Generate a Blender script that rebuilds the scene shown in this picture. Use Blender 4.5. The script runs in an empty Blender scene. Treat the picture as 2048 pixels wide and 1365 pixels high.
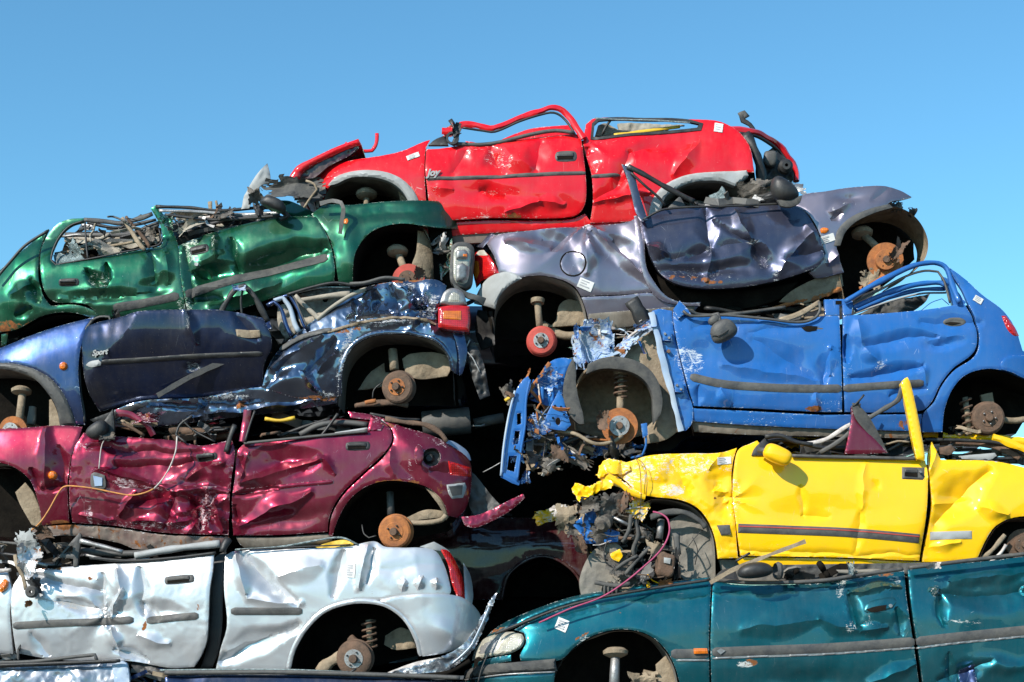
import bpy, math, random
import numpy as np
from mathutils import Vector, Matrix, noise as mnoise
from mathutils.geometry import delaunay_2d_cdt

# ------------------------------------------------------------------ basics
S, D, HC, HY = 300.0, 10.0, 0.78, 1230.0      # survey scale, camera distance, eye height, horizon row
C = bpy.context.scene.collection
MESHC = {}

def P(px, py, Y):
    k = (D + Y) / D / S
    return Vector(((px - 1024) * k, Y, HC - (py - HY) * k))

def link(o, parent=None):
    C.objects.link(o)
    if parent is not None:
        o.parent = parent
    return o

def tag(o, label=None, cat=None, group=None, kind=None):
    if label: o['label'] = label
    if cat: o['category'] = cat
    if group: o['group'] = group
    if kind: o['kind'] = kind
    return o

# ------------------------------------------------------------------ materials
def nt(name):
    m = bpy.data.materials.new(name); m.use_nodes = True
    t = m.node_tree; t.nodes.clear()
    out = t.nodes.new('ShaderNodeOutputMaterial'); b = t.nodes.new('ShaderNodeBsdfPrincipled')
    t.links.new(b.outputs[0], out.inputs[0])
    return m, t, b

def N(t, typ, **kw):
    n = t.nodes.new('ShaderNode' + typ)
    for k, v in kw.items():
        if k.startswith('i_'):
            key = k[2:]
            key = int(key) if key.isdigit() else key.replace('_', ' ')
            n.inputs[key].default_value = v
        else: setattr(n, k, v)
    return n

def noise_tex(t, co, scale, detail=5, rough=.6, dist=0.0):
    n = N(t, 'TexNoise', i_Scale=scale, i_Detail=detail, i_Roughness=rough, i_Distortion=dist)
    t.links.new(co, n.inputs['Vector']); return n.outputs['Fac']

def ramp(t, fac, a, b):
    n = N(t, 'MapRange', i_1=a, i_2=b); n.clamp = True
    t.links.new(fac, n.inputs[0]); return n.outputs[0]

def mth(t, op, a, b=None):
    n = N(t, 'Math', operation=op)
    for i, v in enumerate((a, b)):
        if v is None: continue
        if isinstance(v, (int, float)): n.inputs[i].default_value = v
        else: t.links.new(v, n.inputs[i])
    n.use_clamp = op in ('MULTIPLY', 'ADD') ; return n.outputs[0]

def mixc(t, f, a, b):
    n = N(t, 'Mix', data_type='RGBA')
    for s, v in ((0, f), (6, a), (7, b)):
        if isinstance(v, (tuple, list)): n.inputs[s].default_value = (*v, 1)
        elif isinstance(v, (int, float)): n.inputs[s].default_value = v
        else: t.links.new(v, n.inputs[s])
    return n.outputs[2]

def mixf(t, f, a, b):
    n = N(t, 'Mix', data_type='FLOAT')
    for s, v in ((0, f), (2, a), (3, b)):
        if isinstance(v, (int, float)): n.inputs[s].default_value = v
        else: t.links.new(v, n.inputs[s])
    return n.outputs[0]

def coords(t, stretch=None):
    tc = N(t, 'TexCoord'); o = tc.outputs['Object']
    if stretch:
        mp = N(t, 'Mapping'); mp.inputs['Scale'].default_value = stretch
        t.links.new(o, mp.inputs[0]); o = mp.outputs[0]
    return o

def paint(name, col, col2=None, metal=0.0, rough=.35, scuff=(.62, .62, .62), coat=1.0, dust=.25, dustcol=(.30, .26, .21), waves=.25, coatr=.04, chips=1.0):
    """car paint: clear coat over colour, faint dust, chips, scuffs and rust where the attributes say"""
    m, t, b = nt(name)
    co = coords(t); cs = coords(t, (1.0, 1.0, 6.0)); cs2 = coords(t, (1.6, 1.0, .25))
    wear = N(t, 'Attribute', attribute_name='wear').outputs['Fac']
    rust = N(t, 'Attribute', attribute_name='rust').outputs['Fac']
    base = mixc(t, ramp(t, noise_tex(t, co, 2.3, 3), .3, .7), col, col2 or tuple(c * .86 for c in col))
    # dust film: streaks running down and big patches
    d1 = ramp(t, noise_tex(t, cs2, 16, 4), .45, .8); d2 = ramp(t, noise_tex(t, co, 3.1, 6, .7), .42, .75)
    dm = mth(t, 'MULTIPLY', mth(t, 'ADD', mth(t, 'MULTIPLY', d1, .5), d2), dust)
    base = mixc(t, dm, base, dustcol)
    # speckle of grit
    sp = ramp(t, noise_tex(t, co, 130, 2), .72, .76)
    base = mixc(t, mth(t, 'MULTIPLY', sp, .55 * chips), base, (.45, .42, .38))
    # scratches / scuffs
    s1 = noise_tex(t, cs, 42, 6, .72, .6); s2 = noise_tex(t, co, 17, 7, .72, 1.2)
    sm = mth(t, 'ADD', mth(t, 'MULTIPLY', s1, .55), mth(t, 'MULTIPLY', s2, .45))
    lim = mth(t, 'SUBTRACT', .76, mth(t, 'MULTIPLY', wear, .29))
    sc = mth(t, 'GREATER_THAN', sm, lim)
    sc = mth(t, 'MULTIPLY', sc, mth(t, 'ADD', ramp(t, noise_tex(t, cs, 60, 4, .7), .35, .6), .35))
    base = mixc(t, sc, base, scuff)
    # thin hairline scratches
    w = N(t, 'TexVoronoi', feature='DISTANCE_TO_EDGE', i_Scale=5.5)
    wj = N(t, 'Mapping'); wj.inputs['Rotation'].default_value = (0, .6, 0); wj.inputs['Scale'].default_value = (2.2, 1, .5)
    t.links.new(co, wj.inputs[0]); t.links.new(wj.outputs[0], w.inputs['Vector'])
    hl = mth(t, 'LESS_THAN', w.outputs['Distance'], .004)
    hl = mth(t, 'MULTIPLY', hl, ramp(t, noise_tex(t, co, 6, 3), .60, .66))
    base = mixc(t, mth(t, 'MULTIPLY', hl, .45 * chips), base, scuff)
    # rust
    rn = noise_tex(t, co, 15, 8, .7, .4)
    rl = mth(t, 'SUBTRACT', .86, mth(t, 'MULTIPLY', rust, .5))
    rf = ramp(t, mth(t, 'SUBTRACT', rn, rl), 0, .05)
    rcol = mixc(t, ramp(t, noise_tex(t, co, 40, 4), .35, .65), (.30, .105, .03), (.13, .055, .025))
    base = mixc(t, rf, base, rcol)
    t.links.new(base, b.inputs['Base Color'])
    dull = mth(t, 'ADD', mth(t, 'ADD', sc, rf), mth(t, 'MULTIPLY', dm, .8))
    t.links.new(mixf(t, mth(t, 'ADD', sc, rf), metal, 0.0), b.inputs['Metallic'])
    t.links.new(mixf(t, dull, rough, .75), b.inputs['Roughness'])
    t.links.new(mixf(t, dull, coat, .0), b.inputs['Coat Weight'])
    b.inputs['Coat Roughness'].default_value = coatr
    b.inputs['Specular IOR Level'].default_value = .12
    # gentle unevenness of beaten sheet metal
    bp = N(t, 'Bump', i_Strength=waves, i_Distance=.02)
    hb = mth(t, 'ADD', mth(t, 'MULTIPLY', noise_tex(t, co, 7, 2, .5), .6), mth(t, 'MULTIPLY', noise_tex(t, co, 2.6, 1), .4))
    t.links.new(hb, bp.inputs['Height']); t.links.new(bp.outputs[0], b.inputs['Normal']); t.links.new(bp.outputs[0], b.inputs['Coat Normal'])
    return m

def grimy(name, col, col2, rough=.7, scale=9, metal=0.0, bump=.3, spec=.5, lo=.35, hi=.65):
    m, t, b = nt(name); co = coords(t)
    f = ramp(t, noise_tex(t, co, scale, 8, .68, .3), lo, hi)
    t.links.new(mixc(t, f, col, col2), b.inputs['Base Color'])
    b.inputs['Metallic'].default_value = metal
    b.inputs['Specular IOR Level'].default_value = spec
    t.links.new(mixf(t, f, rough, min(1, rough + .2)), b.inputs['Roughness'])
    bp = N(t, 'Bump', i_Strength=bump, i_Distance=.01)
    t.links.new(noise_tex(t, co, scale * 6, 6, .7), bp.inputs['Height']); t.links.new(bp.outputs[0], b.inputs['Normal'])
    return m

def lens(name, col, rough=.12, trans=0.0):
    m, t, b = nt(name); co = coords(t)
    w = N(t, 'TexWave', i_Scale=22, i_Distortion=0.0); w.bands_direction = 'X'; t.links.new(co, w.inputs[0])
    w2 = N(t, 'TexWave', i_Scale=22, i_Distortion=0.0); w2.bands_direction = 'Z'; t.links.new(co, w2.inputs[0])
    h = mth(t, 'ADD', w.outputs['Fac'], w2.outputs['Fac'])
    t.links.new(mixc(t, ramp(t, noise_tex(t, co, 25, 5), .3, .7), col, tuple(c * .55 for c in col)), b.inputs['Base Color'])
    b.inputs['Roughness'].default_value = rough; b.inputs['Coat Weight'].default_value = 1; b.inputs['Coat Roughness'].default_value = .05
    b.inputs['Transmission Weight'].default_value = trans
    bp = N(t, 'Bump', i_Strength=.35, i_Distance=.004); t.links.new(h, bp.inputs['Height']); t.links.new(bp.outputs[0], b.inputs['Normal'])
    return m

M = {}
M['red'] = paint('red_paint', (.70, .002, .009), (.62, .002, .008), rough=.3, scuff=(.75, .6, .55), dust=.10, waves=.08)
M['green'] = paint('green_metallic_paint', (.010, .12, .058), (.008, .09, .044), metal=.8, rough=.32, scuff=(.55, .6, .52), dust=.16, waves=.08)
M['grey'] = paint('violet_grey_paint', (.24, .215, .265), (.20, .18, .225), metal=.7, rough=.34, scuff=(.55, .55, .56), dust=.14, waves=.08)
M['greydoor'] = paint('slate_paint', (.06, .065, .11), (.05, .055, .09), metal=.7, rough=.35, scuff=(.5, .5, .5), dust=.14, waves=.08)
M['navy'] = paint('navy_metallic_paint', (.030, .065, .19), (.018, .04, .12), metal=.8, rough=.33, scuff=(.55, .58, .62), dust=.16, waves=.12)
M['maroon'] = paint('maroon_metallic_paint', (.215, .006, .032), (.16, .005, .024), metal=.6, rough=.34, scuff=(.62, .48, .5), dust=.12, waves=.12)
M['silver'] = paint('silver_paint', (.66, .65, .65), (.56, .57, .59), metal=.6, rough=.36, scuff=(.40, .37, .34), dust=.06, waves=.08)
M['blue'] = paint('mid_blue_paint', (.016, .125, .40), (.013, .105, .35), rough=.38, scuff=(.62, .68, .75), dust=.10, waves=.08)
M['iceblue'] = paint('pale_primer_blue', (.48, .54, .58), (.20, .32, .52), rough=.5, scuff=(.05, .14, .4), coat=.3, dust=.3, waves=.3)
M['yellow'] = paint('yellow_paint', (.95, .55, .002), (.92, .50, .002), rough=.4, scuff=(.62, .62, .64), dust=.05, waves=.06)
M['teal'] = paint('teal_metallic_paint', (.002, .125, .155), (.002, .10, .13), metal=.72, rough=.33, scuff=(.55, .55, .52), dust=.12, waves=.08)
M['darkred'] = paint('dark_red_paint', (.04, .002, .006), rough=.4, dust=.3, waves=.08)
M['black'] = grimy('black_plastic', (.012, .012, .014), (.035, .033, .03), .42, 12, bump=.15)
M['rubber'] = grimy('dusty_rubber', (.035, .035, .036), (.10, .095, .085), .7, 14, bump=.3)
M['trim'] = grimy('weathered_trim', (.045, .045, .047), (.10, .095, .085), .5, 10, bump=.2)
M['greytrim'] = grimy('pale_grey_trim', (.36, .37, .37), (.28, .28, .27), .55, 6, bump=.1)
M['under'] = grimy('shade_dark_underbody', (.005, .0042, .0035), (.016, .013, .010), .95, 5, bump=.6, spec=.1)  # near black: the deep shade of gaps and recesses is in the colour
M['tan'] = grimy('mud_coated_liner', (.36, .285, .20), (.19, .145, .10), .95, 8, bump=.7, spec=.15)
M['liner'] = grimy('grey_arch_liner', (.15, .14, .125), (.27, .24, .20), .8, 6, bump=.5, spec=.25)
M['rust'] = grimy('orange_rust', (.46, .17, .055), (.24, .10, .05), .85, 14, bump=.5, spec=.2)
M['brown'] = grimy('brown_rusty_steel', (.17, .10, .065), (.085, .06, .045), .75, 14, bump=.5, spec=.3)
M['steel'] = grimy('bare_steel', (.42, .42, .42), (.22, .21, .20), .38, 12, metal=.7, bump=.25)
M['reddrum'] = grimy('red_drum_paint', (.52, .06, .045), (.36, .06, .04), .6, 12, bump=.2)
M['beige'] = grimy('beige_trim_cloth', (.42, .38, .31), (.26, .23, .19), .9, 7, bump=.4, spec=.1)
M['white'] = grimy('white_label_paper', (.72, .71, .69), (.56, .55, .52), .6, 6, bump=.05)
M['ink'] = grimy('printed_ink', (.28, .28, .30), (.45, .45, .46), .7, 30, bump=.0)
M['navydark'] = paint('shaded_navy_paint', (.009, .020, .065), (.010, .014, .032), metal=.65, rough=.3, scuff=(.3, .3, .3), dust=.35, dustcol=(.10, .085, .07), waves=.08)  # navy darkened: the door's shade and dark reflection sit in the colour; real dust
M['navymirror'] = paint('reflection_navy_paint', (.24, .28, .36), (.05, .08, .16), metal=.95, rough=.16, scuff=(.5, .5, .5), dust=.18, waves=.12)  # navy lightened so silvery reflections are painted into the torn quarter
M['greysilver'] = paint('scratched_silver_grey', (.26, .29, .33), (.18, .20, .24), metal=.7, rough=.3, dust=.2, waves=.06)
M['redlens'] = lens('red_lamp_lens', (.62, .012, .012))
M['orangelens'] = lens('orange_lamp_lens', (.85, .20, .01))
M['clearlens'] = lens('clear_lamp_lens', (.52, .49, .40))
M['yellowplastic'] = grimy('yellow_rail', (.75, .48, .03), (.55, .33, .03), .5, 8, bump=.1)
M['glass'] = grimy('shattered_glass', (.35, .42, .42), (.06, .09, .09), .15, 40, bump=.8)
M['wirewhite'] = grimy('pale_wire', (.6, .55, .5), (.35, .3, .28), .5, 20)
M['wireorange'] = grimy('orange_wire', (.65, .26, .05), (.42, .18, .06), .5, 20)
M['wirepink'] = grimy('pink_wire', (.42, .05, .14), (.25, .04, .09), .5, 20)
M['navyshell'] = M['navy']
M['engine'] = grimy('oily_engine_metal', (.05, .045, .04), (.20, .17, .14), .5, 18, metal=.3, bump=.6)
M['redprimer'] = paint('brown_dusty_sill', (.12, .05, .05), (.2, .14, .12), rough=.6, coat=.2, dust=.8)
M['dirtysill'] = paint('dirty_grey_sill', (.10, .085, .07), (.17, .14, .11), rough=.6, coat=.25, dust=.8)

# ------------------------------------------------------------------ 2-D helpers (photo-survey units)
def seg_lengths(p): return np.linalg.norm(np.roll(p, -1, 0) - p, axis=1)

def smooth_line(pts, closed, step=5.0, corner=48):
    p = [Vector(q[:2]) for q in pts]; n = len(p); ex = [q[2] if len(q) > 2 else 0.0 for q in pts]
    def tan(i, other):
        a, b = (i - 1), (i + 1)
        if not closed and (a < 0 or b >= n): return None
        pa, pb = p[a % n], p[b % n]
        u, v = (p[i] - pa), (pb - p[i])
        if u.length < 1e-6 or v.length < 1e-6: return None
        if math.degrees(u.angle(v)) > corner: return None
        return (pb - pa).normalized()
    out = []
    rng = range(n if closed else n - 1)
    for i in rng:
        a, b = p[i], p[(i + 1) % n]; L = (b - a).length
        if L < 1e-6: continue
        d = (b - a).normalized()
        t0 = tan(i, 1) or d; t1 = tan((i + 1) % n, 0) or d
        k = max(1, int(math.ceil(L / step)))
        for j in range(k):
            s = j / k; h00 = 2*s**3 - 3*s*s + 1; h10 = s**3 - 2*s*s + s; h01 = -2*s**3 + 3*s*s; h11 = s**3 - s*s
            q = a * h00 + t0 * (h10 * L) + b * h01 + t1 * (h11 * L)
            out.append((q.x, q.y, ex[i] * (1 - s) + ex[(i + 1) % n] * s))
    if not closed: out.append((p[-1].x, p[-1].y, ex[-1]))
    return np.array(out)

def inside(pts, poly):
    x, y = pts[:, 0], pts[:, 1]; r = np.zeros(len(pts), bool)
    n = len(poly); j = n - 1
    for i in range(n):
        xi, yi = poly[i][0], poly[i][1]; xj, yj = poly[j][0], poly[j][1]
        if yi != yj:
            c = ((yi > y) != (yj > y)) & (x < (xj - xi) * (y - yi) / (yj - yi) + xi)
            r ^= c
        j = i
    return r

def dist_poly(pts, poly, closed=True):
    a = poly[:, :2]; b = np.roll(a, -1, 0)
    if not closed: a, b = a[:-1], b[:-1]
    best = np.full(len(pts), 1e9)
    for p, q in zip(a, b):
        d = q - p; L = d @ d
        if L < 1e-9: continue
        t = np.clip(((pts - p) @ d) / L, 0, 1)
        best = np.minimum(best, np.hypot(pts[:, 0] - p[0] - t * d[0], pts[:, 1] - p[1] - t * d[1]))
    return best

def cells(p, c): return set(zip(np.floor(p[:, 0] / c).astype(int).tolist(), np.floor(p[:, 1] / c).astype(int).tolist()))

def tri_region(outline, holes=(), step=5.0, jit=0.0, rng=None, extra=None):
    rng = rng or random.Random(1)
    loops = [smooth_line(outline, True, step)] + [smooth_line(h, True, step) for h in holes]
    if jit:
        for l in loops:
            l[:, 0] += [rng.uniform(-jit, jit) for _ in l]; l[:, 1] += [rng.uniform(-jit, jit) for _ in l]
    lo, hi = loops[0][:, :2].min(0), loops[0][:, :2].max(0)
    xs = np.arange(lo[0], hi[0], step); ys = np.arange(lo[1], hi[1], step * .9)
    gx, gy = np.meshgrid(xs, ys); gx = gx + (np.arange(len(ys)) % 2)[:, None] * step * .5
    g = np.stack([gx.ravel(), gy.ravel()], 1)
    m = inside(g, loops[0]) & (dist_poly(g, loops[0]) > step * .45)
    for h in loops[1:]:
        if m.any(): m &= ~inside(g, h) & (dist_poly(g, h) > step * .45)
    g = g[m]
    if extra is not None and len(extra):
        e_ = extra[(extra[:, 0] > lo[0]) & (extra[:, 0] < hi[0]) & (extra[:, 1] > lo[1]) & (extra[:, 1] < hi[1])]
        if len(e_):
            k_ = inside(e_, loops[0]) & (dist_poly(e_, loops[0]) > step * .45)
            for h in loops[1:]: k_ &= ~inside(e_, h) & (dist_poly(e_, h) > step * .45)
            e_ = e_[k_]
        if len(e_):
            cz = step * .5; seen = set(); ke = []
            for q in e_:
                kk = (int(q[0] // cz), int(q[1] // cz))
                if kk not in seen: seen.add(kk); ke.append(q)
            e_ = np.array(ke)
            kg = []
            for q in g:
                a, b = int(q[0] // cz), int(q[1] // cz)
                kg.append(not any((a + i, b + j) in seen for i in (-1, 0, 1) for j in (-1, 0, 1)))
            g = np.vstack([g[np.array(kg, bool)], e_]) if len(g) else e_
    vs, es = [], []
    for l in loops:
        k = len(vs); n = len(l); vs += [Vector((float(q[0]), float(q[1]))) for q in l]
        es += [(k + i, k + (i + 1) % n) for i in range(n)]
    vs += [Vector((float(q[0]), float(q[1]))) for q in g]
    v, e, f, *_ = delaunay_2d_cdt(vs, es, [], 0, 1e-5)
    v = np.array([(q.x, q.y) for q in v]); f = np.array([list(q) for q in f if len(q) == 3])
    c = v[f].mean(1); keep = inside(c, loops[0])
    for h in loops[1:]: keep &= ~inside(c, h)
    f = f[keep]
    # orient consistently so that the faces look at the camera
    a = v[f]; ar = (a[:, 1, 0] - a[:, 0, 0]) * (a[:, 2, 1] - a[:, 0, 1]) - (a[:, 1, 1] - a[:, 0, 1]) * (a[:, 2, 0] - a[:, 0, 0])
    f[ar > 0] = f[ar > 0][:, ::-1]
    return v, f, loops

def boundary(f):
    cnt = {}
    for t in f:
        for i in range(3):
            a, b = int(t[i]), int(t[(i + 1) % 3]); k = (min(a, b), max(a, b))
            cnt[k] = None if k in cnt else (a, b)
    return [e for e in cnt.values() if e]

class Facets:
    """crumple field: random heights on scattered points, linear over their triangles (folded sheet metal)"""
    def __init__(s, lo, hi, spacing, seed):
        r = random.Random(seed); pts = []
        for i in range(int((hi[0] - lo[0]) / spacing) + 3):
            for j in range(int((hi[1] - lo[1]) / spacing) + 3):
                pts.append(Vector((lo[0] + (i - .8 + r.uniform(-.45, .45)) * spacing, lo[1] + (j - .8 + r.uniform(-.45, .45)) * spacing)))
        v, e, f, *_ = delaunay_2d_cdt(pts, [], [], 0, 1e-5)
        s.v = np.array([(q.x, q.y) for q in v]); s.f = [list(q) for q in f if len(q) == 3]
        s.h = np.array([r.uniform(-1, 1) for _ in s.v])
    def __call__(s, p):
        out = np.zeros(len(p))
        for t in s.f:
            a, b, c = s.v[t]
            lo = np.minimum(np.minimum(a, b), c); hi = np.maximum(np.maximum(a, b), c)
            m = np.where((p[:, 0] >= lo[0]) & (p[:, 0] <= hi[0]) & (p[:, 1] >= lo[1]) & (p[:, 1] <= hi[1]))[0]
            if not len(m): continue
            q = p[m]; d = (b[1] - c[1]) * (a[0] - c[0]) + (c[0] - b[0]) * (a[1] - c[1])
            if abs(d) < 1e-9: continue
            u = ((b[1] - c[1]) * (q[:, 0] - c[0]) + (c[0] - b[0]) * (q[:, 1] - c[1])) / d
            w = ((c[1] - a[1]) * (q[:, 0] - c[0]) + (a[0] - c[0]) * (q[:, 1] - c[1])) / d
            k = (u >= -1e-6) & (w >= -1e-6) & (u + w <= 1 + 1e-6)
            out[m[k]] = (u * s.h[t[0]] + w * s.h[t[1]] + (1 - u - w) * s.h[t[2]])[k]
        return out

# ------------------------------------------------------------------ a crushed car
class Car:
    def __init__(s, name, label, cat, Y, paintm, top, bot, ends=None, group='crushed cars stacked in a scrapyard', fac=(.008, 60), seed=1,
                 shoulder=.10, tuck=.05, base=None):
        s.Y, s.m = Y, paintm; s.top = np.array(top, float); s.bot = np.array(bot, float)
        s.ends = ends or (); s.dents = []; s.wear = []; s.rust = []; s.sh, s.tk = shoulder, tuck
        s.rng = random.Random(seed); s.info = {}
        lo = (min(s.top[:, 0].min(), s.bot[:, 0].min()) - 40, s.top[:, 1].min() - 60); hi = (max(s.top[:, 0].max(), s.bot[:, 0].max()) + 40, s.bot[:, 1].max() + 60)
        s.fa = fac[0]; s.facet = Facets(lo, hi, fac[1], seed); s.facet2 = Facets(lo, hi, fac[1] * .42, seed + 50)
        bx = base or ((lo[0] + hi[0]) / 2, s.bot[:, 1].max())
        s.origin = P(bx[0], bx[1], Y)
        s.root = link(bpy.data.objects.new(name, None)); s.root.location = s.origin; s.root.empty_display_size = .2
        tag(s.root, label, cat, group)
    def crease_pts(s, step):
        if getattr(s, '_cp', None) is not None: return s._cp
        out = []
        for q in s.dents:
            if q[0] in 'cw':
                x0, y0, x1, y1 = q[1:5]; n = max(2, int(math.hypot(x1 - x0, y1 - y0) / step * 1.3))
                out += [(x0 + (x1 - x0) * i / n, y0 + (y1 - y0) * i / n) for i in range(n + 1)]
        a_ = np.array(out).reshape(-1, 2)
        if len(a_): out = [tuple(q) for q in (a_ - s.wob(a_ - s.wob(a_)))]
        F = s.facet; done = set()
        for t in F.f:
            for i in range(3):
                a, b = t[i], t[(i + 1) % 3]
                if (min(a, b), max(a, b)) in done: continue
                done.add((min(a, b), max(a, b))); A, B = F.v[a], F.v[b]; n = max(2, int(np.linalg.norm(B - A) / step * 1.3))
                out += [tuple(A + (B - A) * i / n) for i in range(n)]
        s._cp = np.array(out); return s._cp
    # smooth section of the body, inwards in metres
    def section(s, p):
        x, y = p[:, 0], p[:, 1]
        T = np.interp(x, s.top[:, 0], s.top[:, 1]); B = np.interp(x, s.bot[:, 0], s.bot[:, 1])
        v = np.clip((B - y) / np.maximum(B - T, 20), -.15, 1.12)
        d = s.sh * np.maximum(0, (v - .62) / .38) ** 2 + s.tk * np.maximum(0, (.38 - v) / .38) ** 1.6 + .012 * (v - .5) ** 2
        for xe, R, E in s.ends:     # plan-view rounding at the nose and tail; R signed
            e = np.clip(1 - (x - xe) / R, 0, 1.3) if R > 0 else np.clip(1 - (xe - x) / -R, 0, 1.3)
            d = d + E * e ** 2.2
        return d
    def wob(s, p):
        return np.array([(mnoise.noise(Vector((a * .016, b * .016, s.Y * 5))) * 9 + mnoise.noise(Vector((a * .05, b * .05, s.Y * 5))) * 3, mnoise.noise(Vector((a * .016, b * .016, 40 + s.Y * 5))) * 9 + mnoise.noise(Vector((a * .05, b * .05, 40))) * 3) for a, b in p]).reshape(-1, 2)
    def dent(s, p):
        d = np.zeros(len(p))
        msk = np.array([min(1.0, max(.12, .45 + 1.6 * mnoise.noise(Vector((a * .008, b * .011, s.Y * 9 + s.fa * 100))))) for a, b in p])
        d += s.fa * 1.35 * msk * s.facet(p) + s.fa * .30 * msk * s.facet2(p)
        wp = s.wob(p); x, y = p[:, 0] + wp[:, 0], p[:, 1] + wp[:, 1]
        for q in s.dents:
            k = q[0]
            if k != 'w': q = q[:-1] + (q[-1] * 1.3,)
            if k == 'c':       # fold line
                _, x0, y0, x1, y1, w, dep = q
                ax = np.array([x1 - x0, y1 - y0], float); L = np.linalg.norm(ax); ax /= L
                t = (x - x0) * ax[0] + (y - y0) * ax[1]; n = np.abs(-(x - x0) * ax[1] + (y - y0) * ax[0])
                over = np.maximum(0, np.maximum(-t, t - L)); n = np.hypot(n, over * 1.4)
                tt = np.clip(t / L, 0, 1); w = w * (.5 + .9 * np.sin(tt * 2.6 + .3) ** 2)
                d += dep * (.55 + .45 * np.sin(tt * 3.14)) * np.maximum(0, 1 - n / w) ** 1.4
            elif k == 'd':     # soft hollow
                _, cx, cy, rx, ry, a, dep = q
                ca, sa = math.cos(math.radians(a)), math.sin(math.radians(a))
                u = ((x - cx) * ca + (y - cy) * sa) / rx; v = (-(x - cx) * sa + (y - cy) * ca) / ry
                d += dep * np.exp(-(u * u + v * v) * 1.6)
            elif k == 'h':     # hollow with a crisp rim (flat-sided)
                _, cx, cy, rx, ry, a, dep = q
                ca, sa = math.cos(math.radians(a)), math.sin(math.radians(a))
                u = ((x - cx) * ca + (y - cy) * sa) / rx; v = (-(x - cx) * sa + (y - cy) * ca) / ry
                d += dep * np.maximum(0, 1 - np.sqrt(u * u + v * v))
            elif k == 's':     # star of folds about a pinch
                _, cx, cy, R, nf, ph, dep = q
                r = np.hypot(x - cx, y - cy); th = np.arctan2(y - cy, x - cx)
                d += dep * np.exp(-r / R) * (1 - np.exp(-r / 12)) * np.abs(np.cos(nf * .5 * th + ph)) + dep * .6 * np.exp(-r / 14)
            elif k == 'w':     # sheet bent along a line: the right-hand side leans in
                _, x0, y0, x1, y1, sl, mx = q
                ax = np.array([x1 - x0, y1 - y0], float); ax /= np.linalg.norm(ax)
                n = -(x - x0) * ax[1] + (y - y0) * ax[0]
                d += sl * np.clip(n, 0, mx) / S
        return d
    def field(s, lst, p):
        r = np.zeros(len(p))
        for cx, cy, rx, ry, a, v in lst:
            ca, sa = math.cos(math.radians(a)), math.sin(math.radians(a))
            u = ((p[:, 0] - cx) * ca + (p[:, 1] - cy) * sa) / rx; w = (-(p[:, 0] - cx) * sa + (p[:, 1] - cy) * ca) / ry
            r = np.maximum(r, v * np.clip(1.35 - (u * u + w * w), 0, 1))
        return r
    def world(s, p, sec, extra):
        k = (D + s.Y + sec) / D / S
        return np.stack([(p[:, 0] - 1024) * k - s.origin.x, s.Y + sec + extra - s.origin.y, HC - (p[:, 1] - HY) * k - s.origin.z], 1)
    def mesh(s, name, v, f, mat, parent=None, smooth=True, attrs=None, mi=None):
        me = bpy.data.meshes.new(name)
        me.from_pydata([tuple(map(float, q)) for q in v], [], [tuple(int(i) for i in q) for q in f])
        for m in (mat if isinstance(mat, (list, tuple)) else [mat]): me.materials.append(M[m])
        if smooth: me.polygons.foreach_set('use_smooth', [True] * len(me.polygons))
        if mi is not None: me.polygons.foreach_set('material_index', mi)
        if attrs:
            for an, av in attrs.items():
                a = me.attributes.new(an, 'FLOAT', 'POINT'); a.data.foreach_set('value', np.asarray(av, np.float32))
        me.update()
        o = bpy.data.objects.new(name, me); link(o, parent or s.root)
        return o
    def panel(s, name, outline, mat=None, holes=(), off=0.0, follow=1.0, roll=(3.2, .0045), flange=.03, step=4.2, jit=.15, parent=None,
              tilt=None, label=None, wear=0.0, rust=0.0, noise=0.0, sec=1.0, inherit=False):
        mat = mat or s.m
        v, f, loops = tri_region(outline, holes, step, jit, s.rng, s.crease_pts(4.0) if (follow and step >= 4) else None)
        se = s.section(v) * sec; ex = np.full(len(v), off, float)
        if follow: ex = ex + s.dent(v) * follow
        own = (off, tilt, noise)
        if inherit and parent is not None and parent.name in s.info:
            po, tilt, noise = s.info[parent.name]; ex = ex + po; own = (po, tilt, noise)
        ex = ex + s.warp(v, tilt, noise * (.35 if mat in ('tan', 'liner') else .7))
        db = np.full(len(v), 1e9)
        for l in loops: db = np.minimum(db, dist_poly(v, l))
        if roll: ex = ex + roll[1] * np.maximum(0, 1 - db / roll[0]) ** 2
        w = s.world(v, se, ex) if follow else s.world(v, se + off, ex - off)
        be = boundary(f); nv = len(w)
        idx = {}
        extra = []
        for a, b in be:
            for q in (a, b):
                if q not in idx:
                    idx[q] = nv + len(extra) ; extra.append(w[q]); extra.append(w[q] + np.array([0, flange, 0]))
        ff = [tuple(t) for t in f] + [(b, a, a + 1, b + 1) for a, b in ((idx[p], idx[q]) for p, q in be)]
        allv = np.vstack([w, np.array(extra)]) if extra else w
        wr = np.concatenate([np.maximum(np.maximum(s.field(s.wear, v), wear), .78 * np.maximum(0, 1 - db / 4)), np.full(len(extra), .4)])
        rs = np.concatenate([np.maximum(s.field(s.rust, v), rust), np.full(len(extra), rust)])
        o = s.mesh(name, allv, ff, mat, parent, attrs={'wear': wr, 'rust': rs})
        if label: o['label'] = label
        s.info[o.name] = own
        if follow and step >= 4:
            try: o.data.set_sharp_from_angle(angle=math.radians(27))
            except Exception: pass
        return o
    def warp(s, v, tilt, noise):
        ex = np.zeros(len(v))
        if tilt is not None:
            cx, cy, gx, gy = tilt; ex = ex + ((v[:, 0] - cx) * gx + (v[:, 1] - cy) * gy) / S
        if noise:
            ex = ex + np.array([mnoise.noise(Vector((q[0] * .03, q[1] * .03, s.Y * 7))) * noise + abs(mnoise.noise(Vector((q[0] * .07, q[1] * .07, 3.1)))) * noise for q in v])
        return ex
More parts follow.
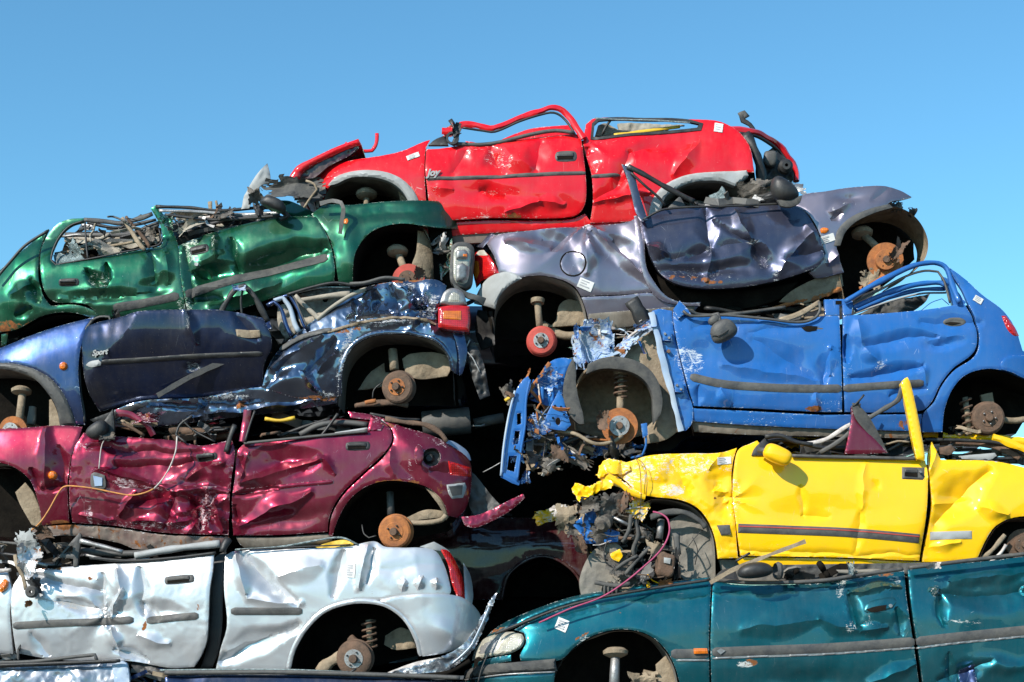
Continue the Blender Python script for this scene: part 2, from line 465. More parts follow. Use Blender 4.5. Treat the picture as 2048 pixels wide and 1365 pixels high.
    def prism(s, name, outline, holes=(), y0=.2, y1=.5, mat='under', topmat=None, step=14, parent=None, jit=1.0, crush=.0):
        v, f, loops = tri_region(outline, holes, step, jit, s.rng)
        k0 = (D + s.Y + .2) / D / S
        base = np.stack([(v[:, 0] - 1024) * k0 - s.origin.x, np.full(len(v), s.Y - s.origin.y), HC - (v[:, 1] - HY) * k0 - s.origin.z], 1)
        nl = max(1, int((y1 - y0) / .25)); layers = []
        for i in range(nl + 1):
            L = base.copy(); L[:, 1] += y0 + (y1 - y0) * i / nl
            if crush and i:
                L[:, 2] += np.array([mnoise.noise(Vector((q[0] * 2.2, i * .7 + s.Y, q[2] * 2))) for q in base]) * crush
            layers.append(L)
        n = len(v); be = boundary(f)
        allv = np.vstack(layers); ff = [tuple(t) for t in f] + [tuple(t[::-1] + nl * n) for t in f]; mi = [0] * len(ff)
        for a, b in be:
            for i in range(nl):
                ff.append((b + i * n, a + i * n, a + (i + 1) * n, b + (i + 1) * n))
                up = v[b][0] - v[a][0]
                mi.append(1 if (topmat and abs(up) > .3 * np.linalg.norm(v[b] - v[a]) and up > 0) else 0)
        mats = [mat, topmat] if topmat else [mat]
        z = np.zeros(len(allv))
        return s.mesh(name, allv, ff, mats, parent, smooth=False, mi=mi, attrs={'wear': z + .2, 'rust': z + .2})
    def shell(s, outline, arches=(), depth=1.5, wall=.48, front=.2):
        s.prism('body_shell', outline, arches, front, wall, 'under', s.m, crush=.03)
        s.prism('floor_pan', outline, (), wall + .002, depth, 'under', s.m, step=18, crush=.08)
    def arch(s, pts, mat='tan', d0=.012, d1=.47, name='wheel_arch_liner', shrink=0.0, jit=0.0):
        l = smooth_line(pts, False, 6.0)[:, :2]; se = s.section(l)
        c = l.mean(0)
        rows = []
        nd = 8
        for i in range(nd + 1):
            u = i / nd; q = c + (l - c) * (1 - shrink * u)
            dd = (se + s.dent(l) + d0) * (1 - u) + d1 * u
            k = (D + s.Y + se) / D / S
            wob = np.array([mnoise.noise(Vector((a[0] * .02, a[1] * .02, u * 2 + s.Y))) for a in l]) * .02 * (1 if 0 < i < nd else 0)
            rows.append(np.stack([(q[:, 0] - 1024) * k - s.origin.x, s.Y + dd - s.origin.y, HC - (q[:, 1] - HY) * k - s.origin.z + wob], 1))
        n = len(l); v = np.vstack(rows); f = [(i * n + j, i * n + j + 1, (i + 1) * n + j + 1, (i + 1) * n + j) for i in range(nd) for j in range(n - 1)]
        return s.mesh(name, v, f, mat)
    def at(s, px, py, dy=0.0): return P(px, py, s.Y + dy) - s.origin
    def surf(s, px, py, off=0.0):
        q = np.array([[px, py]], float); se = s.section(q)
        w = s.world(q, se, s.dent(q) + off)[0]; return Vector(map(float, w))
    def tube(s, name, pts, r, mat, parent=None, sides=7, flat=None, surf=False, taper=1.0, smooth=True, step=9, rot=0.0, label=None):
        """pts: (px, py, dy); flat=(a, b) half widths in metres for a strap"""
        l = smooth_line(pts, False, step) if smooth else np.array([(p[0], p[1], p[2] if len(p) > 2 else 0) for p in pts], float)
        if surf: w = [s.surf(a, b, c) for a, b, c in l]
        else: w = [s.at(a, b, c) for a, b, c in l]
        return s.sweep(name, w, r, mat, parent, sides, flat, taper, rot, label)
    def sweep(s, name, w, r, mat, parent=None, sides=7, flat=None, taper=1.0, rot=0.0, label=None):
        n = len(w); v, f = [], []
        folded = flat and r >= .012 and mat in ('red', 'green', 'blue', 'yellow', 'maroon', 'navy', 'iceblue', 'greydoor')
        if folded:
            sides = 7
            w = [p + Vector((mnoise.noise(p * 9), mnoise.noise(p * 11), mnoise.noise(p * 13))) * .008 for p in w]
        up = Vector((0, -1, 0)); cr = math.cos(rot); sr = math.sin(rot)
        for i in range(n):
            t = (w[min(i + 1, n - 1)] - w[max(i - 1, 0)])
            t = t.normalized() if t.length > 1e-9 else Vector((1, 0, 0))
            a = up - t * up.dot(t)
            if a.length < .05: a = Vector((0, 0, 1)) - t * t.z
            a.normalize(); b = t.cross(a)
            rr = 1 + (taper - 1) * i / max(1, n - 1)
            ra, rb = (flat if flat else (r, r))
            if r >= .012 and mat not in ('tan', 'rubber', 'trim') or flat:
                k_ = mnoise.noise(Vector((i * .33, r * 900, w[0].x * 5))); ra *= 1 + .45 * k_; rb *= 1 - .35 * k_
            for j in range(sides):
                th = 2 * math.pi * (j + .5) / sides
                ca, sb = math.cos(th) * ra * rr, math.sin(th) * rb * rr
                if flat and sides == 4: ca *= 1.41; sb *= 1.41
                v.append(w[i] + a * (ca * cr - sb * sr) + b * (ca * sr + sb * cr))
        for i in range(n - 1):
            for j in range(sides):
                k = (j + 1) % sides
                f.append((i * sides + j, i * sides + k, (i + 1) * sides + k, (i + 1) * sides + j))
        f.append(tuple(range(sides))[::-1]); f.append(tuple((n - 1) * sides + j for j in range(sides)))
        o = s.mesh(name, v, f, mat, parent, smooth=sides > 4)
        if folded:
            try: o.data.set_sharp_from_angle(angle=math.radians(38))
            except Exception: pass
        if label: o['label'] = label
        return o
    def blob(s, name, px, py, dy, rx, ry, rz, mat, ang=0.0, e=2.6, parent=None, cut=None, noise=0.0, label=None, nu=28, nv=18):
        """rounded housing, half sizes in metres; e>2 squarer"""
        c = s.at(px, py, dy); v, f = [], []
        ca, sa = math.cos(math.radians(-ang)), math.sin(math.radians(-ang))
        def pw(x): return math.copysign(abs(x) ** (2 / e), x)
        for i in range(nv + 1):
            th = math.pi * i / nv - math.pi / 2
            for j in range(nu):
                ph = 2 * math.pi * j / nu
                x, y, z = pw(math.cos(th)) * pw(math.cos(ph)) * rx, pw(math.cos(th)) * pw(math.sin(ph)) * ry, pw(math.sin(th)) * rz
                if cut: x *= 1 + cut * z / rz; 
                if noise:
                    q = 1 + noise * mnoise.noise(Vector((x * 18, y * 18, z * 18 + px))); x *= q; y *= q; z *= q
                v.append(c + Vector((x * ca - z * sa, y, x * sa + z * ca)))
        for i in range(nv):
            for j in range(nu):
                k = (j + 1) % nu; f.append((i * nu + j, i * nu + k, (i + 1) * nu + k, (i + 1) * nu + j))
        o = s.mesh(name, v, f, mat, parent)
        if label: o['label'] = label
        return o
    def lathe(s, name, px, py, dy, prof, mat, parent=None, n=40, ax=(0, 1, 0), label=None, mi=None):
        """profile (radius, along) spun about ax; along grows away from the camera"""
        c = s.at(px, py, dy); ax = Vector(ax).normalized()
        a = Vector((0, 0, 1)); a = (a - ax * a.dot(ax)).normalized(); b = ax.cross(a)
        v, f, m2 = [], [], []
        for r, h in prof:
            for j in range(n):
                th = 2 * math.pi * j / n; v.append(c + ax * h + (a * math.cos(th) + b * math.sin(th)) * r)
        for i in range(len(prof) - 1):
            for j in range(n):
                k = (j + 1) % n; f.append((i * n + j, i * n + k, (i + 1) * n + k, (i + 1) * n + j)); m2.append(mi[i] if mi else 0)
        o = s.mesh(name, v, f, mat, parent, smooth=False, mi=m2 if mi else None)
        for p in o.data.polygons: p.use_smooth = True
        try: o.data.set_sharp_from_angle(angle=math.radians(35))
        except Exception: pass
        if label: o['label'] = label
        return o
    def brake(s, px, py, r, dy, mat='rust', kind='drum', hubmat='steel', bolts=5, strut=None, ax=(.10, 1, .06), spring=None, strutmat='tan', label=None):
        R = r / S
        if kind == 'drum':
            prof = [(0.001, -.03), (R*.20, -.03), (R*.24, -.022), (R*.24, .0), (R*.52, .0), (R*.56, .004), (R*.86, .006), (R*.97, .016), (R*1.0, .03), (R, .055), (R*1.06, .06), (R*1.06, .075), (R*.7, .08), (.001, .08)]
            mi = [1, 1, 1] + ([2] * 1 if hubmat else [0]) + [0] * 9
        else:
            prof = [(0.001, -.035), (R*.18, -.035), (R*.2, -.028), (R*.2, -.012), (R*.30, -.012), (R*.55, -.012), (R*.57, -.008), (R*.58, .03), (R*.60, .032), (R, .032), (R, .052), (R*.5, .055), (.001, .055)]
            mi = [1, 1, 1, 2, 2, 0, 0, 0, 0, 0, 0, 0]
        o = s.lathe('brake_' + ('drum' if kind == 'drum' else 'disc'), px, py, dy, prof, [mat, 'brown', hubmat or mat], ax=ax, mi=mi, label=label)
        a = Vector(ax).normalized(); u = Vector((0, 0, 1)); u = (u - a * u.dot(a)).normalized(); w = a.cross(u); c = s.at(px, py, dy)
        for i in range(bolts):
            th = 2 * math.pi * (i + .3) / bolts
            q = c + (u * math.cos(th) + w * math.sin(th)) * R * .39
            s.sweep('wheel_bolt', [q - a * .012, q + a * .006], .0065, 'black' if hubmat != 'brown' else 'steel', o, 6)
        if strut:
            x, y, d = strut
            s.tube('strut', [(x, y, d), (px + (x - px) * .15, py - r * .4, dy + .07)], .026, strutmat, smooth=False, sides=12)
            s.lathe('strut_mount', x, y, d, [(.001, -.03), (.035, -.03), (.07, -.012), (.075, .012), (.06, .03), (.001, .035)], 'tan', ax=(0, .25, 1))
        if spring:
            x0, y0, x1, y1, rr, n, d = spring
            pts = []
            A, B = s.at(x0, y0, d), s.at(x1, y1, d); L = (B - A); t = L.normalized(); e1 = Vector((0, 1, 0)); e2 = t.cross(e1)
            for i in range(int(n * 14) + 1):
                th = i / 14 * 2 * math.pi; pts.append(A + L * (i / (n * 14)) + (e1 * math.cos(th) + e2 * math.sin(th)) * rr)
            s.sweep('coil_spring', pts, .0075, 'brown', sides=6)
            s.sweep('damper', [A, B], .02, 'tan', sides=10)
        return o
    def strip(s, name, line, width, mat, off=-.010, parent=None, th=.012, endr=True, label=None, follow=True):
        """rub strip lying on the body: line in survey units, width likewise"""
        l = smooth_line(line, False, 8)
        h = width / 2.0; up, dn = [], []
        for i in range(len(l)):
            t = l[min(i + 1, len(l) - 1), :2] - l[max(i - 1, 0), :2]; t = t / np.linalg.norm(t); nrm = np.array([t[1], -t[0]])
            k = 1.0
            if endr and i in (0, len(l) - 1): k = .55
            up.append(tuple(l[i, :2] + nrm * h * k)); dn.append(tuple(l[i, :2] - nrm * h * k))
        return s.panel(name, up[::-1] + dn, mat, off=off, roll=(width * .3, .006), flange=th + .012, step=max(3.0, width / 4), jit=.0, parent=parent, label=label, follow=1.0 if follow else 0.0, inherit=True)
    def handle(s, px, py, w, h, ang=0, mat='black', parent=None, rnd=True, off=-.006):
        ca, sa = math.cos(math.radians(ang)), math.sin(math.radians(ang))
        def q(u, v): return (px + u * ca - v * sa, py + u * sa + v * ca)
        a, b = w / 2, h / 2
        o = s.panel('door_handle', [q(-a + b * .5, -b), q(a - b * .5, -b), q(a, -b * .5), q(a, b * .5), q(a - b * .5, b), q(-a + b * .5, b), q(-a, b * .5), q(-a, -b * .5)], mat, off=off, roll=(4, .008), flange=.03, step=3, jit=0, parent=parent, inherit=True)
        s.panel('handle_recess_shade', [q(-a * .8, b * .05), q(a * .62, b * .05), q(a * .62, b * .6), q(-a * .8, b * .6)], 'under', off=off - .004, roll=None, flange=.004, step=3, jit=0, parent=o, inherit=True)  # dark plate painted as the shade in the hollow behind the bar
        s.panel('handle_bar', [q(-a * .84, -b * .7), q(a * .66, -b * .7), q(a * .66, b * .02), q(-a * .84, b * .02)], mat, off=off - .013, roll=(2.5, .005), flange=.012, step=3, jit=0, parent=o, inherit=True)
        return o
    def sticker(s, px, py, w, h, ang=0, parent=None, rows=3):
        ca, sa = math.cos(math.radians(ang)), math.sin(math.radians(ang))
        def q(u, v): return (px + u * ca - v * sa, py + u * sa + v * ca)
        a, b = w / 2, h / 2
        o = s.panel('paper_sticker', [q(-a, -b), q(a, -b), q(a, b), q(-a, b)], 'white', off=-.006, roll=None, flange=.005, step=4, jit=.3, parent=parent, inherit=True)
        r = random.Random(int(px)); 
        k = rows
        for i in range(k):
            v0 = -b * .7 + i * (1.5 * b / k); x0 = -a * .75; 
            x1 = x0 + a * r.uniform(.5, 1.4)
            s.panel('printed_line', [q(x0, v0), q(x1, v0), q(x1, v0 + b * .22), q(x0, v0 + b * .22)], 'ink', off=-.0075, roll=None, flange=.001, step=4, jit=0, parent=o, inherit=True)
        return o
    def text(s, body, px, py, size, mat, ang=0, shear=0.0, parent=None, off=-.012, bold=0.002):
        cu = bpy.data.curves.new('t', 'FONT'); cu.body = body; cu.size = size; cu.extrude = .003; cu.shear = shear; cu.offset = bold
        tmp = bpy.data.objects.new('t', cu); C.objects.link(tmp); bpy.context.view_layer.update()
        me = bpy.data.meshes.new_from_object(tmp); bpy.data.objects.remove(tmp)
        me.name = 'badge'; me.materials.clear(); me.materials.append(M[mat])
        ca, sa = math.cos(math.radians(ang)), math.sin(math.radians(ang))
        po = s.info.get(parent.name, (0, None, 0)) if parent else (0, None, 0)
        q = np.array([(px + (v.co.x * ca - v.co.y * sa) * S, py - (v.co.x * sa + v.co.y * ca) * S) for v in me.vertices]); z = np.array([v.co.z for v in me.vertices])
        w = s.world(q, s.section(q), s.dent(q) + off + po[0] + s.warp(q, po[1], po[2] * .7) - z)
        for v, p in zip(me.vertices, w): v.co = Vector(map(float, p))
        return link(bpy.data.objects.new('badge', me), parent or s.root)
    def junk(s, name, poly, n, mats, dy=(.05, .35), size=(.006, .014), seed=3, ln=(30, 120), sag=.3, hor=.75):
        """bent bars, straps and torn sheet crushed together inside the wreck (one mesh per material)"""
        r = random.Random(seed); poly = np.array(poly, float); lo, hi = poly.min(0), poly.max(0)
        for _ in range(n):
            for _t in range(60):
                c = np.array([r.uniform(lo[0], hi[0]), r.uniform(lo[1], hi[1])])
                if inside(c[None], poly)[0]: break
            L = r.uniform(*ln); a = r.gauss(0, .16) if r.random() < hor else r.uniform(-1.5, 1.5)
            d0 = r.uniform(*dy); pts = []; k = r.randint(3, 6)
            for i in range(k):
                u = i / (k - 1) - .5
                q = (c[0] + u * L * math.cos(a) + r.uniform(-5, 5), c[1] + u * L * math.sin(a) + r.uniform(-6, 6) * sag * 2)
                if not inside(np.array([q]), poly)[0]:
                    q = (c[0] + (q[0] - c[0]) * .4, c[1] + (q[1] - c[1]) * .3)
                pts.append((q[0], q[1], d0 + r.uniform(-.04, .04)))
            m = r.choice(mats)
            t = r.random(); w = [s.at(*q) for q in smooth_line(pts, False, 10)]
            R = r.uniform(*size)
            fl = None if t < .5 else (R * .35, R * r.uniform(1.2, 2.6))
            s.sweep('bent_bar' if t < .5 else 'torn_strap', w, R, m, None, 6 if t < .5 else 4, fl, 1, r.uniform(-1, 1))
    def scrap(s, name, px, py, dy, size, mat, seed=0, n=9, amp=.5, parent=None, label=None, flat=1.0, ang=0):
        """a crumpled lump of torn sheet"""
        r = random.Random(seed + int(px)); c = s.at(px, py, dy); v, f = [], []
        folds = [(r.uniform(-math.pi, math.pi), r.uniform(-.35, .35), r.uniform(.35, 1.0) * r.choice((-1, 1))) for _ in range(6)]
        n = int(n * 1.3)
        for i in range(n):
            for j in range(n):
                u, w = (i / (n - 1) - .5), (j / (n - 1) - .5)
                u += r.uniform(-.25, .25) / n; w += r.uniform(-.25, .25) / n
                nz = sum(k * abs(u * math.cos(a) + w * math.sin(a) - o_) for a, o_, k in folds) * .9
                q = Vector((u * 5, w * 5, seed * 3.7 + px * .01)); e = 1 + .35 * mnoise.noise(q)
                x = u * size[0] / S * e * (1 - .3 * abs(nz)); z = w * size[1] / S * e * (1 - .2 * abs(nz))
                ca, sa = math.cos(math.radians(-ang)), math.sin(math.radians(-ang))
                v.append(c + Vector((x * ca - z * sa, nz * amp * max(size) / S, x * sa + z * ca)))
        k = len(v); v += [p + Vector((.001, .004, -.001)) for p in v]
        drop = set((i, j) for i in range(n - 1) for j in range(n - 1) if (min(i, j, n - 2 - i, n - 2 - j) == 0 and r.random() < .4) or (min(i, j, n - 2 - i, n - 2 - j) == 1 and r.random() < .12))
        for i in range(n - 1):
            for j in range(n - 1):
                if (i, j) in drop: continue
                a = i * n + j; q = (a, a + n, a + n + 1, a + 1); f.append(q); f.append(tuple(t + k for t in q[::-1]))
        cnt = {}
        for q in f:
            if max(q) < k:
                for i in range(4):
                    e = (q[i], q[(i + 1) % 4]); kk = (min(e), max(e)); cnt[kk] = None if kk in cnt else e
        f += [(b_, a_, a_ + k, b_ + k) for a_, b_ in (e for e in cnt.values() if e)]
        z = np.zeros(len(v))
        o = s.mesh(name, v, f, mat, parent, smooth=False, attrs={'wear': z + .8, 'rust': z + .6})
        if label: o['label'] = label
        return o

# ================================================================== RED, on top of the pile
c = Car('crushed_car', 'bright red crushed hatchback with beaten door on top of the whole pile', 'car', .34, 'red',
        [(590, 345), (700, 318), (850, 284), (1000, 278), (1170, 262), (1300, 250), (1440, 246), (1600, 300)], [(590, 455), (1600, 450)],
        ends=[(585, 170, .34), (1600, -120, .20)], fac=(.012, 60), seed=4, shoulder=.07, tuck=.03)
c.dents = [('c', 985, 300, 1010, 345, 26, .035), ('c', 930, 300, 905, 352, 22, .020), ('h', 985, 338, 70, 30, 10, .022), ('c', 1010, 295, 1060, 340, 26, -.020),
           ('c', 1085, 285, 1070, 345, 24, .022), ('d', 985, 385, 60, 20, 0, .02), ('c', 960, 384, 1005, 392, 10, .025), ('c', 1010, 425, 1075, 408, 14, -.025), ('c', 1075, 408, 1130, 410, 12, -.022),
           ('c', 860, 372, 905, 380, 12, -.015), ('c', 1178, 300, 1190, 345, 16, .03), ('c', 1350, 350, 1400, 290, 22, -.024), ('c', 1235, 370, 1260, 300, 20, .02),
           ('c', 1185, 402, 1300, 385, 9, -.022), ('c', 1195, 392, 1260, 350, 18, .018), ('d', 1330, 290, 90, 26, -8, .02), ('c', 1260, 300, 1420, 285, 26, .012), ('s', 1185, 295, 30, 5, .4, .02)]
c.wear = [(995, 318, 55, 22, 20, .75), (975, 300, 60, 14, 0, .6), (900, 398, 60, 30, 0, .5), (1000, 384, 50, 10, 0, .7), (1010, 432, 130, 10, 0, .6), (1200, 300, 20, 50, 0, .5), (1250, 395, 80, 12, -12, .6), (872, 385, 14, 40, 0, .6)]
c.rust = [(1025, 432, 30, 9, 0, .8), (985, 382, 16, 7, 0, .7)]
c.panel('front_wing', [(606, 360), (640, 338), (700, 321), (760, 312), (806, 301), (846, 284), (860, 280), (851, 300), (849, 345), (852, 400), (857, 470), (842, 470), (839, 412), (828, 388), (805, 365), (770, 350), (725, 346), (690, 352), (662, 366), (640, 372), (610, 366)])
c.panel('arch_trim', [(655, 372), (668, 356), (700, 344), (745, 341), (785, 349), (815, 368), (835, 396), (846, 450), (830, 450), (818, 405), (800, 378), (772, 361), (735, 354), (700, 356), (672, 368)], 'greytrim', off=-.014, roll=(5, .012), flange=.06)
c.arch([(640, 450), (650, 392), (672, 364), (705, 354), (740, 353), (775, 361), (802, 380), (820, 408), (832, 460)], 'liner')
d = c.panel('front_door', [(853, 299), (880, 298), (915, 293), (960, 292), (1010, 284), (1080, 276), (1145, 270), (1160, 268), (1166, 300), (1171, 350), (1172, 398), (1163, 422), (1145, 433), (1090, 437), (1000, 436), (920, 440), (862, 445), (856, 390), (851, 340)], off=-.012)
c.strip('rub_strip', [(853, 359), (930, 357), (1020, 353), (1100, 349), (1171, 347)], 7, 'trim', parent=d)
c.handle(1132, 314, 44, 21, -2, 'trim', d)
c.text('Joy', 855, 355, .062, 'greytrim', parent=d, shear=.35, bold=.003, ang=4)
q = c.panel('rear_quarter', [(1167, 285), (1172, 248), (1190, 236), (1300, 238), (1420, 240), (1447, 246), (1478, 264), (1500, 296), (1508, 345), (1490, 344), (1420, 349), (1372, 355), (1336, 371), (1312, 396), (1300, 440), (1240, 444), (1180, 446), (1186, 400), (1183, 345), (1176, 318)],
            holes=[[(1186, 274), (1188, 250), (1200, 241), (1300, 241), (1370, 243), (1400, 249), (1396, 257), (1340, 262), (1260, 268), (1200, 275)]])
c.panel('window_seal', [(1181, 278), (1184, 246), (1198, 237), (1300, 237), (1372, 239), (1406, 247), (1402, 261), (1340, 266), (1260, 272), (1196, 279)], 'black',
        holes=[[(1187, 273), (1189, 250), (1200, 242), (1300, 242), (1370, 244), (1398, 249), (1394, 256), (1340, 261), (1260, 267), (1200, 274)]], off=-.006, roll=None, step=4, parent=q)
c.strip('rub_strip', [(1183, 353), (1240, 349)], 7, 'trim', parent=q)
c.panel('arch_trim', [(1296, 450), (1300, 415), (1312, 388), (1336, 366), (1376, 350), (1430, 344), (1493, 341), (1497, 352), (1470, 372), (1440, 362), (1390, 364), (1352, 378), (1328, 400), (1318, 450)], 'greytrim', off=-.016, roll=(5, .012), flange=.06)
c.arch([(1316, 450), (1326, 402), (1350, 378), (1390, 363), (1440, 361), (1478, 374), (1500, 400), (1508, 450)], 'liner')
c.panel('rocker_panel', [(855, 447), (920, 442), (1000, 439), (1090, 439), (1145, 436), (1170, 426), (1184, 445), (1300, 436), (1296, 447), (1170, 453), (1050, 460), (925, 468), (880, 470)], off=.02)
c.panel('sill_edge', [(870, 462), (930, 462), (1050, 456), (1170, 449), (1240, 446), (1240, 458), (1050, 476), (930, 484), (870, 480)], 'redprimer', off=.035)
# roof pillars and rails
c.tube('door_frame', [(884, 262, .04), (903, 262, .04), (925, 250, .05), (945, 249, .06), (966, 255, .06), (990, 257, .06), (1040, 236, .07), (1085, 221, .08), (1112, 216, .08), (1132, 228, .08), (1150, 252, .06), (1166, 278, .03)], .021, 'red', flat=(.014, .022), sides=10)
c.tube('window_seal', [(925, 256, .045), (966, 262, .055), (990, 264, .055), (1040, 243, .06), (1085, 229, .07), (1108, 226, .07), (1126, 236, .07), (1142, 256, .05), (1150, 270, .03)], .008, 'black')
c.tube('window_seal', [(905, 288, .03), (960, 290, .05), (1000, 285, .05), (1060, 270, .05), (1110, 262, .05), (1148, 266, .03)], .014, 'trim')
c.panel('far_sill', [(930, 282), (985, 288), (1010, 276), (1060, 258), (1110, 252), (1148, 250), (1148, 268), (1080, 275), (1010, 284), (940, 292)], off=.9, follow=0)
c.scrap('bent_pillar', 900, 262, .05, (34, 22), 'red', 3, ang=-20)
c.scrap('torn_bracket', 913, 262, .02, (22, 34), 'black', 5)
c.tube('torn_rubber', [(900, 240, .02), (908, 252, .0), (914, 270, 0), (905, 292, .01)], .009, 'black', flat=(.004, .016))
c.lathe('speaker_ring', 905, 276, .0, [(.03, 0), (.045, 0), (.045, .02), (.03, .02)], 'black')
c.panel('mirror_base', [(857, 292), (870, 281), (892, 272), (897, 292)], 'black', off=-.02, step=4)
# open bonnet at the nose
b = c.panel('bonnet', [(573, 360), (592, 332), (620, 317), (668, 294), (716, 276), (723, 289), (706, 292), (660, 312), (614, 336), (600, 350), (592, 368)], off=.06, follow=0, roll=(4, .02), flange=.9, sec=0, wear=.2)
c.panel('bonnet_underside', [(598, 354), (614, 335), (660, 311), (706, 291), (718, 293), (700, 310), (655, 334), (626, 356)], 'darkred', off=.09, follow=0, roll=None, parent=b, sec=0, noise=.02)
c.panel('bonnet_nose', [(573, 360), (586, 340), (597, 334), (600, 350), (588, 368)], off=.05, follow=0, roll=(4, .02), sec=0, parent=b)
c.tube('bonnet_hinge', [(690, 287, .3), (708, 298, .3), (728, 303, .3), (744, 302, .3), (751, 292, .3), (754, 280, .3), (754, 267, .3)], .010, 'red', flat=(.006, .013))
c.tube('loose_wire', [(712, 286, .28), (722, 296, .28), (716, 310, .28), (700, 317, .25)], .0025, 'black')
c.panel('torn_wing_tip', [(628, 366), (650, 356), (676, 352), (670, 362), (655, 376), (640, 372)], 'red', off=-.01, noise=.02)
c.tube('strut', [(733, 396, .18), (733, 440, .2)], .02, 'tan', sides=12)
c.lathe('strut_mount', 733, 392, .18, [(.001, -.02), (.04, -.02), (.07, -.004), (.075, .018), (.05, .04), (.001, .04)], 'tan', ax=(0, .2, 1))
c.panel('splash_guard', [(795, 372), (812, 386), (825, 410), (830, 450), (808, 450), (800, 400)], 'tan', off=.16, follow=0)
# tail: raised hatch rim with the sky showing through
c.tube('hatch_rim', [(1462, 262, .12), (1495, 263, .16), (1525, 272, .25), (1553, 290, .35), (1575, 315, .40), (1590, 343, .42), (1592, 362, .42)], .03, 'red', flat=(.03, .028), sides=10)
c.tube('hatch_seal', [(1478, 268, .10), (1510, 272, .18), (1540, 288, .28), (1562, 308, .36), (1580, 336, .36), (1584, 360, .36)], .012, 'black')
c.tube('hatch_seal', [(1490, 268, .12), (1504, 290, .10), (1516, 320, .10), (1522, 350, .12), (1520, 385, .15)], .024, 'black', flat=(.02, .034))
c.panel('hatch_trim', [(1548, 292), (1575, 320), (1588, 350), (1580, 378), (1540, 385), (1508, 382), (1512, 360), (1530, 345), (1530, 310)], 'black', off=.3, follow=0, noise=.05, flange=.2, sec=0)
c.blob('rear_speaker', 1540, 318, .26, .05, .03, .055, 'trim', noise=.2)
c.lathe('wiper_motor', 1572, 332, .22, [(.012, -.02), (.03, -.02), (.05, 0), (.05, .05), (.0, .05)], 'black', n=20)
c.tube('torn_trim', [(1483, 228, .3), (1486, 242, .3), (1500, 250, .3), (1508, 262, .3), (1502, 275, .3)], .012, 'black', flat=(.004, .018))
c.tube('torn_trim', [(1478, 232, .3), (1488, 226, .3), (1494, 236, .3)], .01, 'trim', flat=(.004, .02))
c.panel('headlining', [(1190, 272), (1196, 252), (1212, 247), (1236, 258), (1260, 262), (1262, 268)], 'beige', off=.20, follow=0, sec=0, noise=.03)
c.panel('parcel_shelf', [(1235, 246), (1300, 247), (1370, 250), (1330, 258), (1262, 265), (1240, 262)], 'beige', off=.32, follow=0, sec=0, noise=.05)
c.tube('yellow_rail', [(1228, 271, .13), (1290, 263, .13), (1360, 254, .13)], .01, 'yellowplastic', flat=(.006, .012))
c.tube('seat_belt_reel', [(1204, 270, .12), (1212, 254, .12), (1222, 240, .12)], .009, 'black')
c.tube('roof_edge', [(1190, 237, .02), (1240, 240, .03), (1300, 241, .03), (1380, 246, .03)], .006, 'glass')
c.scrap('suspension_scrap', 1530, 398, .05, (70, 50), 'tan', 2); c.scrap('suspension_scrap', 1560, 410, .1, (40, 40), 'engine', 3)
c.sticker(826, 313, 26, 9, -20); c.sticker(1437, 256, 17, 17, 8, q)
c.shell([(620, 368), (700, 330), (800, 312), (860, 300), (1000, 296), (1166, 282), (1190, 280), (1300, 272), (1400, 262), (1460, 262), (1490, 290), (1510, 350), (1508, 445), (1300, 440), (1000, 470), (860, 470), (640, 455)],
        arches=[[(628, 480), (640, 395), (668, 362), (740, 348), (805, 375), (838, 470)], [(1308, 470), (1322, 400), (1380, 357), (1440, 355), (1500, 380), (1520, 470)]])
red = c

# ================================================================== GREEN, upper left
c = Car('crushed_car', 'metallic green crushed hatchback under the red car at upper left', 'car', .16, 'green',
        [(-40, 560), (30, 505), (100, 500), (350, 492), (500, 445), (630, 418), (760, 402), (930, 405)], [(-40, 700), (100, 660), (380, 640), (700, 600), (930, 580)],
        ends=[(930, -120, .30), (-60, 160, .12)], fac=(.007, 80), seed=11, shoulder=.08, tuck=.04)
c.dents = [('c', 170, 545, 214, 572, 12, .045), ('c', 214, 572, 212, 530, 10, .035), ('c', 120, 598, 300, 582, 26, -.03), ('d', 210, 592, 110, 14, -4, .05), ('c', 300, 515, 305, 560, 18, .028), ('c', 335, 500, 340, 570, 16, -.02),
           ('h', 315, 570, 40, 26, 0, .035), ('c', 60, 560, 75, 600, 16, .035), ('c', 30, 628, 62, 615, 12, .03), ('c', 20, 590, 60, 565, 16, -.025), ('d', 20, 600, 50, 30, 0, -.02),
           ('c', 428, 470, 436, 510, 12, -.035), ('c', 462, 480, 474, 545, 16, .04), ('h', 430, 545, 55, 26, -10, .045), ('c', 385, 545, 420, 552, 14, .04), ('c', 400, 520, 450, 500, 18, -.02), ('c', 480, 545, 640, 500, 40, .045), ('d', 560, 520, 120, 26, -14, .04),
           ('c', 640, 485, 660, 500, 14, .02), ('c', 380, 600, 440, 600, 20, .03), ('c', 420, 612, 560, 565, 16, -.02), ('c', 372, 500, 385, 600, 12, .03), ('d', 780, 425, 140, 14, -1, .02), ('d', 700, 500, 24, 70, -10, -.02)]
c.wear = [(195, 560, 26, 22, 20, .7), (212, 560, 10, 26, 0, .7), (385, 500, 22, 36, 0, .9), (428, 485, 8, 18, 0, .75), (472, 520, 9, 36, 0, .55), (320, 555, 26, 26, 0, .55), (60, 600, 26, 34, 0, .55), (370, 610, 22, 26, 0, .8), (880, 420, 34, 20, 0, .4)]
c.rust = [(20, 655, 60, 18, 5, .8), (60, 648, 14, 10, 0, .8)]
c.panel('rear_quarter', [(-40, 590), (-20, 560), (20, 522), (60, 488), (96, 458), (84, 485), (77, 515), (77, 560), (87, 594), (100, 611), (150, 610), (188, 622), (200, 636), (186, 636), (150, 626), (115, 625), (80, 634), (50, 650), (28, 660), (-40, 668)])
